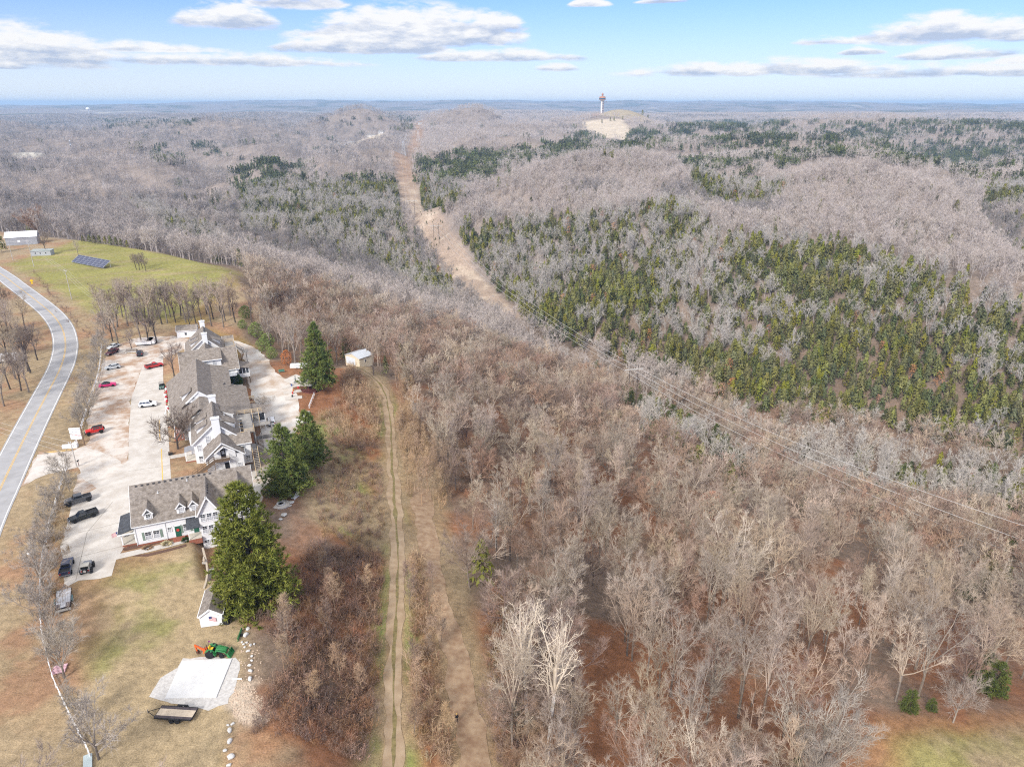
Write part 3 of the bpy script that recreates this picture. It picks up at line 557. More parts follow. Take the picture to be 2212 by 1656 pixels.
def plant_forest():
    R = np.random.RandomState(11)
    x, y, z, pine, pale, u, v = scatter(60, 420, 6.3, 1)
    vis = (u > -60) & (u < 2270) & (v < 1720)
    d = np.sqrt(x ** 2 + y ** 2 + (z - CAM_H) ** 2)
    # the 300 largest-looking bare trees and evergreens are things of their own
    bi = np.where(vis & ~pine)[0]; bi = bi[np.argsort(d[bi])][:225]; own = np.zeros(len(x), bool); own[bi] = True
    rr = random.Random(4)
    for i in bi:
        T, C = TREES[rr.randrange(len(TREES))] if not (pale[i] == 2 and rr.random() < .5) else SYC[rr.randrange(2)]
        zn = ('beside the second track' if u[i] < 1180 else 'on the rusty slope' if u[i] < 1520 else 'on the middle slope' if u[i] < 1850 else 'toward the right margin') + (', bottom rows' if v[i] > 1380 else ', middle rows' if v[i] > 1180 else ', upper rows')
        col = 'white-barked' if T in (SYC[0][0], SYC[1][0]) else 'reddish-brown' if C in (TREES[2][1], TREES[4][1]) else 'grey-brown'; shp = 'broad' if C in (TREES[2][1], TREES[4][1], TREES[6][1]) else 'narrow' if C in (TREES[3][1], TREES[5][1]) else 'rounded'
        t = thing('bare_tree', shp + ' ' + col + ' leafless tree ' + zn, 'tree', (x[i], y[i], z[i] - .2), rr.uniform(0, 6.28), shp + ' ' + col + ' leafless trees ' + zn)
        k = rr.uniform(.72, 1.12) * (.85 if u[i] < 1150 else 1); t.scale = (k, k, k * rr.uniform(.9, 1.1)); link('trunk', T, t); link('crown', C, t)
    rest = ~own & ~pine; k = rest.sum(); near = d[rest] < 230
    meshes = MIDS + [t[1] for t in TREES]
    idx = np.where(near, 12 + R.randint(0, len(TREES), k), form(pale[rest], y[rest] < 360, R))
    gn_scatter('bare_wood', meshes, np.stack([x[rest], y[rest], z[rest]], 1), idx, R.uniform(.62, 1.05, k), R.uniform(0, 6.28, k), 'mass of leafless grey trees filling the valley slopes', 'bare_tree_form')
    # pines: nearest 300 individually
    x2, y2, z2, p2, pl2, u2, v2 = scatter(420, 1000, 6.0, 2)
    x3, y3, z3, p3, _, u3, v3 = scatter(320, 1000, 4.3, 5); q3 = p3 & (u3 > 480) & (v3 > 330)
    x2, y2, z2, p2, pl2, u2, v2 = [np.concatenate([a_, b_[q3]]) for a_, b_ in zip((x2, y2, z2, p2, pl2, u2, v2), (x3, y3, z3, p3, _, u3, v3))]
    X = np.concatenate([x[pine], x2[p2]]); Y = np.concatenate([y[pine], y2[p2]]); Z = np.concatenate([z[pine], z2[p2]]); U = np.concatenate([u[pine], u2[p2]]); V = np.concatenate([v[pine], v2[p2]])
    dd = np.hypot(X, Y); vs = np.where((U > 0) & (U < 2212))[0]; pi_ = vs[np.argsort(dd[vs])][:270]; own = np.zeros(len(X), bool); own[pi_] = True
    for i in pi_:
        T, C = PINES[rr.randrange(5)] if rr.random() > .03 else RUSTT
        lab, gp = ('dark green evergreen among leafless trees beside the power line cut', 'evergreens beside the power line cut') if V[i] > 800 and U[i] < 1700 else ('olive green pine in the dense stand above the white creek trees', 'pines of the dense stand above the creek')
        sz_ = ('slender' if C is PINES[1][1] else 'broad' if C is PINES[3][1] else 'small' if C is PINES[4][1] else 'squat' if C is PINES[2][1] else 'pointed'); px = 'left end' if U[i] < 1450 else 'middle' if U[i] < 1800 else 'right end'
        lab = lab.replace('olive green pine in', sz_ + ' olive pine at the ' + px + ' of').replace('dark green evergreen', sz_ + ' dark evergreen'); gp = lab + ' '
        if C is RUSTT[1]: lab, gp = 'rust-leaved young oak among the pines above the creek', 'rust-leaved oaks among the pines'
        t = thing('pine_tree' if C is not RUSTT[1] else 'oak_tree', lab, 'tree', (X[i], Y[i], Z[i] - .2), rr.uniform(0, 6.28), gp); k = rr.uniform(.52, .98); t.scale = (k, k, k); link('trunk', T, t); link('crown', C, t)
    k = (~own).sum(); ix = R.randint(0, 5, k); ix[R.rand(k) < .012] = 5
    gn_scatter('pine_wood', [p[1] for p in PINES] + [RUSTT[1]], np.stack([X[~own], Y[~own], Z[~own]], 1), ix, R.uniform(.55, 1.05, k), R.uniform(0, 6.28, k), 'mass of olive green pines and cedars covering the far slopes', 'pine_form')
    b = ~p2; k = b.sum(); gn_scatter('far_bare_wood', MIDS, np.stack([x2[b], y2[b], z2[b]], 1), form(pl2[b], np.zeros(k, bool), R), R.uniform(.6, 1.0, k), R.uniform(0, 6.28, k), 'mass of leafless trees on the domed hills across the valley', 'far_bare_form')
    x, y, z, pine, pale, u, v = scatter(1000, 5600, 17., 3)
    G = [grove(50 + i, 18, 7, 'bare').mesh('far_grove', M_DOME if i < 2 else M_RELIEF) for i in range(4)] + [grove(60 + i, 18, 8, 'pine').mesh('far_pine_grove', M_CEDAR) for i in range(3)]
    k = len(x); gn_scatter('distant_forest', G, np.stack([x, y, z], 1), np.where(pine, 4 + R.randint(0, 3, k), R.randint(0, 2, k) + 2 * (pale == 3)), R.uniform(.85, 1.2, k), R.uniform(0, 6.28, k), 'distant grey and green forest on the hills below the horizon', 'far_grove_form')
plant_forest()
# ------------------------------------------------------------------ roads, lots, paths
M_ASPH = mat('worn_asphalt', (.36, .355, .355), .9, .14, .35, bump=.2)
M_WHITE = mat('road_paint_white', (.78, .77, .74), .7, .15, 3); M_YEL = mat('road_paint_yellow', (.70, .44, .10), .7, .2, 3)
M_GRAV = mat('pale_gravel', (.37, .25, .17), .95, .2, .16, col2=(.58, .53, .475), bump=.3, detail=9, ramp=(.40, .56), rgh=.68)
M_GRAVW = mat('white_gravel', (.42, .32, .24), .95, .2, .16, col2=(.62, .585, .54), bump=.3, detail=9, ramp=(.36, .56), rgh=.66)
M_CONC = mat('weathered_concrete', (.45, .405, .355), .9, .12, .3, col2=(.58, .545, .50), bump=.1, detail=10, ramp=(.36, .6), rgh=.72)
M_JOINT = mat('concrete_joint', (.33, .30, .26), .9)
M_SLAB = mat('new_concrete', (.60, .595, .58), .8, .06, 1.2, col2=(.69, .685, .67), detail=8)
M_DIRTP = mat('dirt_track', (.30, .21, .13), .95, .2, .5, col2=(.44, .335, .225), bump=.3, detail=6)
M_GGRAV = mat('grey_gravel', (.42, .40, .38), .95, .2, 2.5, col2=(.60, .58, .55), bump=.3, detail=6)
def pave():
    rl = FS([(-60, 840), (0, 801), (45, 834), (113, 886), (154, 922), (180, 958), (191, 996), (190, 1032), (176, 1080), (136, 1158), (91, 1245), (41, 1347), (0, 1433), (-60, 1560), (-150, 1800)])
    rl = FS([(-260, 640), (-140, 712)]) + rl[1:]
    P = smooth_line(rl, 2.5); ribbon('road', None, -3.9, 3.9, M_ASPH, .05, dash=P)
    ribbon('edge_line', None, 3.42, 3.58, M_WHITE, .062, dash=P); ribbon('edge_line', None, -3.58, -3.42, M_WHITE, .062, dash=P)
    ribbon('centre_line', None, -.2, -.08, M_YEL, .062, dash=P); ribbon('centre_line', None, .08, .2, M_YEL, .062, dash=P)
    sheet('gravel_lot', wob(FS([(60, 1426), (111, 1321), (136, 1327), (212, 1320), (250, 1304), (262, 1276), (256, 1240), (262, 1200), (278, 1140), (286, 1100), (300, 1055), (335, 1012), (390, 992), (450, 985), (545, 985), (560, 1015), (480, 1050), (417, 1075), (385, 1166), (378, 1257), (376, 1360), (360, 1440), (300, 1470), (215, 1470), (214, 1436), (226, 1390), (252, 1380), (245, 1369), (229, 1368), (190, 1376), (143, 1386), (110, 1399)]), .5, 2), M_GRAV, .02)
    sheet('driveway', wob(FS([(70, 1418), (108, 1332), (140, 1330), (212, 1323), (250, 1308), (300, 1325), (345, 1345), (372, 1370), (350, 1440), (290, 1440), (235, 1395), (229, 1369), (190, 1377), (143, 1387), (110, 1400)]), .3, 1.5), mat('dusty_apron', (.46, .40, .34), .95, .2, .3, col2=(.60, .56, .51), detail=9, ramp=(.36, .58), rgh=.68), .026)
    lot = FS([(417, 1075), (478, 1035), (478, 1110), (487, 1189), (494, 1279), (501, 1401), (503, 1480), (392, 1540), (366, 1600), (340, 1640), (327, 1686), (290, 1695), (230, 1700), (200, 1716), (188, 1710), (185, 1640), (176, 1600), (196, 1540), (212, 1470), (300, 1420), (376, 1347), (378, 1257), (385, 1166)])
    sheet('concrete_lot', lot, M_CONC, .032)
    for q in ([(388, 1180), (490, 1170)], [(378, 1290), (497, 1268)], [(376, 1380), (501, 1362)], [(230, 1560), (395, 1520)], [(195, 1640), (355, 1600)], [(222, 1700), (255, 1560)], [(255, 1560), (330, 1470)]):
        ribbon('expansion_joint', FS(q), -.06, .06, M_JOINT, .04)
    ribbon('parking_line', FS([(473, 1315), (477, 1420)]), -.1, .1, M_YEL, .042); ribbon('parking_line', FS([(466, 1230), (469, 1290)]), -.1, .1, M_YEL, .042)
    sheet('path', FS([(331, 1641), (337, 1625), (366, 1618), (430, 1604), (500, 1588), (545, 1577), (549, 1587), (500, 1601), (430, 1618)]), M_CONC, .05, 2)
    sheet('path', FS([(499, 1344), (499, 1334), (535, 1328), (572, 1318), (574, 1327), (540, 1337)]), M_CONC, .05, 2)
    sheet('path', FS([(489, 1240), (500, 1238), (585, 1231), (586, 1238), (500, 1247)]), M_CONC, .05, 2)
    sheet('back_drive', wob(FS([(668, 1002), (700, 1000), (745, 1018), (782, 1050), (806, 1090), (850, 1120), (872, 1165), (880, 1210), (868, 1262), (835, 1295), (800, 1350), (795, 1400), (770, 1430), (760, 1500), (738, 1490), (738, 1400), (748, 1330), (765, 1260), (755, 1200), (735, 1150), (725, 1110), (722, 1070), (700, 1030)], -2.5), .5, 2), M_GRAVW, .06, 2.5)
    sheet('path', FS([(830, 1120), (868, 1103), (900, 1118), (880, 1140), (850, 1130)], -3), M_CONC, .09, 2)
    for q in ([(825, 1137), (890, 1130), (890, 1137), (828, 1145)], [(830, 1152), (888, 1146), (888, 1153), (832, 1160)], [(835, 1168), (886, 1163), (886, 1171), (838, 1178)]): sheet('path', FS(q, -3), M_CONC, .09, 2)
    ribbon('dirt_track', LINE_PATH, -1.35, 1.35, M_DIRTP, .07, jit=.55)
    ribbon('dirt_track', [at(u, v, -9) for u, v in [(905, 1040), (918, 1150), (945, 1290), (972, 1370), (990, 1440), (1006, 1540), (1028, 1660), (1056, 1900)]], -2.1, 2.5, mat('leafy_track', (.25, .155, .095), .95, .2, .8, col2=(.40, .29, .19), bump=.3), .06, jit=.8)
    ribbon('track_grass', LINE_PATH, -.22, .22, mat('track_grass', (.21, .17, .075), .95, .3, 1.5), .085, jit=.4)
    sheet('gravel_pad', wob(FS([(437, 2040), (470, 1985), (520, 1955), (536, 1927), (690, 1925), (703, 1960), (690, 2010), (668, 2060), (610, 2081), (540, 2070), (470, 2050)]), .25, 1), M_GGRAV, .02, 2)
pave()
# ------------------------------------------------------------------ building kit (all in a building's own frame: a along the front, b away from it)
def roof_mat(name, c1, c2):
    m = mat(name, c1, .9, .2, 1.3, col2=c2, spec=.15, detail=8); nt = m.node_tree; b = nt.nodes['Principled BSDF']
    wv = nt.nodes.new('ShaderNodeTexNoise'); wv.inputs['Scale'].default_value = 3.2; wv.inputs['Detail'].default_value = 3; mp = nt.nodes.new('ShaderNodeMapping'); mp.inputs['Scale'].default_value = (1, 1, 4)
    tc = nt.nodes.new('ShaderNodeTexCoord'); nt.links.new(tc.outputs['Object'], mp.inputs[0]); nt.links.new(mp.outputs[0], wv.inputs['Vector'])
    src = b.inputs['Base Color'].links[0].from_socket; mx = nt.nodes.new('ShaderNodeMixRGB'); mx.blend_type = 'OVERLAY'; mx.inputs[0].default_value = .75
    nt.links.new(src, mx.inputs[1]); nt.links.new(wv.outputs[0], mx.inputs[2]); nt.links.new(mx.outputs[0], b.inputs['Base Color']); return m
M_ROOF = roof_mat('brown_shingles', (.165, .138, .115), (.30, .262, .228)); M_ROOFD = roof_mat('black_roll_roofing', (.055, .058, .065), (.085, .09, .10))
M_SIDE = mat('white_clapboard', (.78, .775, .765), .55, .04, .6, spec=.3); M_TRIM = mat('white_trim', (.82, .82, .81), .5, .03, 1)
M_GLASS = mat('window_glass', (.05, .06, .075), .12, .5, .5, spec=.8); M_GLASSL = mat('window_blind', (.42, .43, .45), .3, .15, 1.5, spec=.6)
M_BRICK = mat('red_brick', (.26, .09, .055), .85, .3, 6, col2=(.36, .14, .09)); M_GRNS = mat('sage_shutter', (.20, .26, .21), .7, .1, 2); M_GRND = mat('dark_green_door', (.025, .11, .07), .5, .1, 2)
M_BLK = mat('black_door', (.018, .018, .022), .4, .2, 2); M_DECK = mat('weathered_deck', (.22, .205, .19), .9, .2, 1.5, col2=(.36, .34, .315)); M_TIMB = mat('new_timber', (.60, .45, .26), .8, .15, 2); M_BROWNW = mat('brown_stair_wood', (.17, .115, .075), .85, .2, 2)
M_FOUND = mat('foundation_block', (.40, .37, .33), .9, .15, 1.5); M_PORCH = mat('porch_floor', (.56, .51, .43), .8, .1, 1); M_VENT = mat('ridge_vent', (.05, .05, .055), .8); M_PIPE = mat('vent_flashing', (.68, .69, .70), .4, .08, 2, metal=.3)
_win = {}
def window(par, a, b, z, w=.9, h=1.45, face='f', blind=False, cols=2, rows=2, arch=False):
    key = (w, h, cols, rows, blind)
    if key not in _win:
        f = MB(); t = .09
        f.box(-w / 2 - t, -.09, -t, w / 2 + t, 0, 0).box(-w / 2 - t, -.09, h, w / 2 + t, 0, h + t).box(-w / 2 - t, -.09, 0, -w / 2, 0, h).box(w / 2, -.09, 0, w / 2 + t, 0, h)
        f.box(-w / 2, -.075, h / 2 - .035, w / 2, -.012, h / 2 + .035)
        for i in range(1, cols): x = -w / 2 + w * i / cols; f.box(x - .018, -.055, 0, x + .018, -.012, h / 2 - .035).box(x - .018, -.055, h / 2 + .035, x + .018, -.012, h)
        for hb in (0, h / 2):
            for i in range(1, rows): zz = hb + h / 2 * i / rows; f.box(-w / 2, -.05, zz - .016, w / 2, -.014, zz + .016)
        g = MB().box(-w / 2, -.035, 0, w / 2, -.008, h / 2, 1 if not blind else 0).box(-w / 2, -.035, h / 2, w / 2, -.008, h, 0 if not blind else 1)
        _win[key] = (f.mesh('window', M_TRIM), g.mesh('pane', [M_GLASS, M_GLASSL] if not blind else [M_GLASSL, M_GLASSL]))
    fm, gm = _win[key]; rz = {'f': 0, 'l': -PI / 2, 'r': PI / 2, 'b': PI}[face]
    o = link('window', fm, par, (a, b, z), rz); link('pane', gm, o); return o
def gable_pts(a0, a1, z0, ze, am, zr): return [(a0, z0), (a1, z0), (a1, ze), (am, zr), (a0, ze)]
def gable_block(par, a0, a1, b0, b1, z0, ze, zr, am=None, axis='b', over=.45, wall=True, zeR=None, roofm=None, t=.16, name='roof'):
    """ridge along b (axis 'b', profile across a) or along a (axis 'a', profile across b)"""
    zeR = ze if zeR is None else zeR
    if axis == 'a': lo, hi, s0, s1 = b0, b1, a0, a1
    else: lo, hi, s0, s1 = a0, a1, b0, b1
    am = (lo + hi) / 2 if am is None else am
    ax = 'y' if axis == 'b' else 'x'
    if wall:
        prof = [(lo, z0), (hi, z0), (hi, zeR), (am, zr), (lo, ze)]
        if axis == 'b': MB().prism(prof, 'y', s0, s1).build('wall', M_SIDE, par)
        else: MB().prism(prof, 'x', s0, s1).build('wall', M_SIDE, par)
    kl = (zr - ze) / (am - lo); kr = (zr - zeR) / (hi - am); e = .03; r = MB()
    P = lambda p, s, z: (p, s, z) if axis == 'b' else (s, p, z)
    for p1, z1_, p2, z2_ in ((lo - over, ze - over * kl + e + t, am, zr + e + t), (hi + over, zeR - over * kr + e + t, am, zr + e + t)):
        r.slab([P(p1, s0 - over, z1_), P(p1, s1 + over, z1_), P(p2, s1 + over, z2_), P(p2, s0 - over, z2_)], t)
    ro = r.build(name, roofm or M_ROOF, par)
    f = MB()      # rake boards and gutters
    for s in (s0 - over, s1 + over):
        d = -.05 if s == s0 - over else .05
        for p1, z1_ in ((lo - over, ze - over * kl), (hi + over, zeR - over * kr)):
            f.slab([P(p1, s + d, z1_ + e + t - .02), P(p1, s, z1_ + e + t - .02), P(am, s, zr + e + t - .02), P(am, s + d, zr + e + t - .02)], .26)
    for p, zz in ((lo - over - .1, ze - over * kl + e), (hi + over, zeR - over * kr + e)):
        c0, c1 = P(p, s0 - over, zz - .02), P(p + .1, s1 + over, zz + .12); f.box(min(c0[0], c1[0]), min(c0[1], c1[1]), c0[2], max(c0[0], c1[0]), max(c0[1], c1[1]), c1[2])
    f.build('fascia', M_TRIM, par); return ro
def shed_dormer(par, side, b0, b1, ai, zi, ao, zo, zb, win=False):
    """flat-topped dormer on a slope: roof from (ai, zi) out to (ao, zo), outer wall down to zb"""
    MB().prism([(ai, zi), (ao, zo), (ao, zb)], 'y', b0, b1).build('dormer', M_SIDE, par)
    k = .3 if ao > ai else -.3; sl = (zo - zi) / (ao - ai)
    MB().slab([(ai, b0 - .2, zi + .16), (ai, b1 + .2, zi + .16), (ao + k, b1 + .2, zo + k * sl + .16), (ao + k, b0 - .2, zo + k * sl + .16)], .13).build('dormer_roof', M_ROOF, par)
    MB().box(min(ao, ao + k), b0 - .24, zo - .05, max(ao, ao + k), b0 - .2, zo + .06).build('fascia', M_TRIM, par)
def chimney(par, a0, a1, b0, b1, z0, z1_, m=None):
    c = MB().box(a0, b0, z0, a1, b1, z1_ - .3).box(a0 - .14, b0 - .14, z1_ - .3, a1 + .14, b1 + .14, z1_).build('chimney', m or M_SIDE, par)
    MB().box((a0 + a1) / 2 - .25, (b0 + b1) / 2 - .2, z1_ + .005, (a0 + a1) / 2 + .25, (b0 + b1) / 2 + .2, z1_ + .2).build('flue', M_PIPE, c)
def ridge_vents(par, axis, fix, s0, s1, n, zf, off):
    for i in range(n):
        s = s0 + (s1 - s0) * (i + .5) / n; p = (fix + off, s) if axis == 'b' else (s, fix + off)
        MB().cbox((0, 0, .05), (.42, .42, .14)).build('roof_vent', M_VENT, par, (p[0], p[1], zf(off)))
def pipe(par, a, b, z): MB().lathe([(.22, 0), (.2, .06), (.07, .1), (.07, .45)], 8).build('vent_pipe', M_PIPE, par, (a, b, z))
def stairs(par, p, q, width, n, m, rail=None, name='stairs', side=None):
    """straight flight from p (low) to q (high): treads and stringers, one part"""
    p = Vector(p); q = Vector(q); d = (q - p); h = Vector((d.x, d.y, 0)); L = h.length; h.normalize(); nn = Vector((-h.y, h.x, 0)) * (width / 2); s = MB()
    for i in range(n):
        c = p + d * ((i + .5) / n); e = h * (L / n * .5)
        s.slab([c - e - nn, c + e - nn, c + e + nn, c - e + nn], .05)
    for sg in (1, -1):
        o = nn * sg; s.slab([p + o, p + o * 1.05, q + o * 1.05, q + o], .28)
    S = s.build(name, m, par); r = MB()
    for sg in ((1, -1) if side is None else (side,)):
        o = nn * sg; r.tube(p + o + Vector((0, 0, 1)), q + o + Vector((0, 0, 1)), .05, k=4); r.tube(p + o + Vector((0, 0, .55)), q + o + Vector((0, 0, .55)), .035, k=4)
        for i in range(5): c = p + d * (i / 4) + o; r.tube(c, c + Vector((0, 0, 1.02)), .05, k=4)
    r.build('handrail', rail or m, par); return S
def railing(par, pts, z, m, h=1.0, name='railing', post=1.6, mid=3):
    r = MB()
    for a, b in zip(pts[:-1], pts[1:]):
        a = Vector((*a, z)); b = Vector((*b, z)); n = max(1, int((b - a).length / post))
        for k in [h] + [h * (i + 1) / (mid + 1) for i in range(mid)]: r.tube(a + Vector((0, 0, k)), b + Vector((0, 0, k)), .05 if k == h else .03, k=4)
        for i in range(n + 1): c = a.lerp(b, i / n); r.tube(c, c + Vector((0, 0, h)), .05, k=4)
    return r.build(name, m, par)
def planks(par, a0, a1, b0, b1, z, along, n, m=None, name='plank'):
    """a boarded floor, board by board, sharing one mesh"""
    w = ((a1 - a0) if along == 'b' else (b1 - b0)) / n
    me = MB().box(-w / 2 + .012, 0, -.05, w / 2 - .012, b1 - b0, 0).mesh(name, m or M_DECK) if along == 'b' else MB().box(0, -w / 2 + .012, -.05, a1 - a0, w / 2 - .012, 0).mesh(name, m or M_DECK)
    for i in range(n):
        link(name, me, par, (a0 + w * (i + .5), b0, z + .004 * (i % 3)) if along == 'b' else (a0, b0 + w * (i + .5), z + .004 * (i % 3)))
# ------------------------------------------------------------------ the front house
def front_house():
    H = thing('house', 'white front house with three small dormers and a bay of nine windows', 'house', (-70.83, 113.78, 0), math.radians(23))
    MB().box(.02, .02, -3.2, 21.48, 14.1, .42).build('foundation', M_BRICK, H)
    gable_block(H, 0, 21.5, 0, 14.2, .42, 4.55, 9.3, axis='a', over=.35)
    # projecting three-storey bay and the gable beside it
    gable_block(H, 11.3, 15.0, -1.7, 6.0, -2.9, 5.6, 8.9, axis='b', over=.4)
    gable_block(H, 17.2, 21.0, -.9, 6.0, -2.9, 5.6, 8.9, axis='b', over=.4)
    for r_, z in enumerate((3.55, .95, -1.9)):
        for i in range(3): window(H, 12.05 + i * 1.12, -1.7, z + .1, .78, 1.5 if r_ < 2 else 1.25)
    window(H, 18.4, -.9, 3.6, .8, 1.5); window(H, 19.8, -.9, 3.6, .8, 1.5)
    for a in (2.7, 8.35, 10.6):
        d = MB().prism([(a - .75, 4.6), (a + .75, 4.6), (a + .75, 6.45), (a, 7.35), (a - .75, 6.45)], 'y', .55, 4.2).build('dormer', M_SIDE, H)
        r = MB(); 
        for sg in (-1, 1): r.slab([(a + sg * 1.0, .3, 6.28), (a + sg * 1.0, 4.6, 6.28), (a, 4.6, 7.52), (a, .3, 7.52)], .1)
        r.build('dormer_roof', M_ROOF, H); f = MB()
        for sg in (-1, 1): f.slab([(a + sg * 1.0, .24, 6.27), (a + sg * 1.0, .3, 6.27), (a, .3, 7.51), (a, .24, 7.51)], .2)
        f.build('fascia', M_TRIM, H)
        window(H, a, .55, 4.75, .72, 1.45, blind=a > 5); lun = MB(); lun.add([(a, .5, 6.42)] + [(a + .42 * math.cos(PI * i / 8), .5, 6.42 + .3 * math.sin(PI * i / 8)) for i in range(9)], [(0, i + 1, i + 2) for i in range(8)]); lun.build('fanlight', M_GLASS, H)
    # ground floor front
    for a in (2.15, 3.55): window(H, a, 0, 1.15, 1.0, 1.6)
    window(H, 8.8, 0, 1.3, 1.0, 1.6); window(H, 5.85, 0, 1.9, .6, .9, cols=2)
    for a in (1.3, 4.4, 7.95, 9.65): MB().box(a - .2, -.06, 1.1, a + .2, 0, 2.8).build('shutter', M_GRNS, H)
    d = MB().box(6.75, -.08, .5, 7.75, 0, 2.75).build('door', M_GRND, H); MB().lathe([(.26, 0), (.3, .05), (.26, .1), (.2, .05)], 12).build('wreath', mat('red_wreath', (.55, .05, .04), .8), d, (7.25, -.16, 2.0)).rotation_euler[0] = PI / 2
    MB().box(6.6, -.05, .5, 6.75, 0, 2.9).box(7.75, -.05, .5, 7.9, 0, 2.9).box(6.6, -.05, 2.75, 7.9, 0, 2.9).build('door_frame', M_TRIM, H)
    MB().box(16.0, -.04, -2.2, 16.9, 0, -.1).build('door', M_GRND, H)
    for i in range(3): MB().box(6.2, -.5 - .35 * i, 0, 8.3, -.02 if i == 0 else -.5 - .35 * (i - 1), .45 - .15 * i).build('step', M_BRICK, H)
    # side porch with black roof
    MB().box(-2.6, .9, 0, -.02, 7.4, .4).build('porch_base', M_BRICK, H); MB().box(-2.65, .85, .4, -.02, 7.45, .46).build('porch_floor', M_PORCH, H)
    MB().slab([(-3.0, .5, 3.0), (-3.0, 7.8, 3.0), (0, 7.8, 3.75), (0, .5, 3.75)], .14).build('porch_roof', M_ROOFD, H)
    MB().box(-3.0, .46, 2.72, -.02, .5, 3.0).box(-3.04, .46, 2.72, -3.0, 7.84, 3.0).build('fascia', M_TRIM, H)
    for b in (1.0, 4.1, 7.2): MB().box(-2.58, b - .1, .46, -2.38, b + .1, 2.95).build('post', M_TRIM, H)
    MB().box(-.3, .9, .46, -.12, 1.1, 3.6).build('post', M_TRIM, H)
    # entry porch beside the bay
    MB().box(9.0, -2.3, -.6, 11.28, -.02, .5).build('porch_base', M_BRICK, H); MB().box(9.0, -2.3, .5, 11.28, -.02, .56).build('porch_floor', M_PORCH, H)
    MB().slab([(8.9, -2.5, 3.0), (11.28, -2.5, 3.0), (11.28, 0, 3.95), (8.9, 0, 3.95)], .12).build('porch_roof', M_ROOFD, H)
    MB().box(9.05, -2.3, .56, 9.2, -2.15, 2.95).build('post', M_TRIM, H); MB().box(10.0, -.04, .6, 10.9, 0, 2.6).build('door', M_GRND, H)
    sl = (9.3 - 4.55) / 7.1
    for i in range(14): MB().cbox((0, 0, .06), (.4, .4, .14)).build('roof_vent', M_VENT, H, (.9 + i * 1.02, 6.75, 4.55 + 6.75 * sl + .16))
    for i in range(4): MB().cbox((0, 0, .06), (.34, .36, .14)).build('roof_vent', M_VENT, H, (13.45, .2 + i * 1.05, 8.5))
    pipe(H, 4.6, 4.9, 4.55 + 4.9 * sl + .15); pipe(H, 9.9, 6.2, 4.55 + 6.2 * sl + .15)
    for a in (.05, 5.2): MB().tube((a, -.12, .3), (a, -.12, 4.4), .05).build('downspout', M_TRIM, H)
front_house()
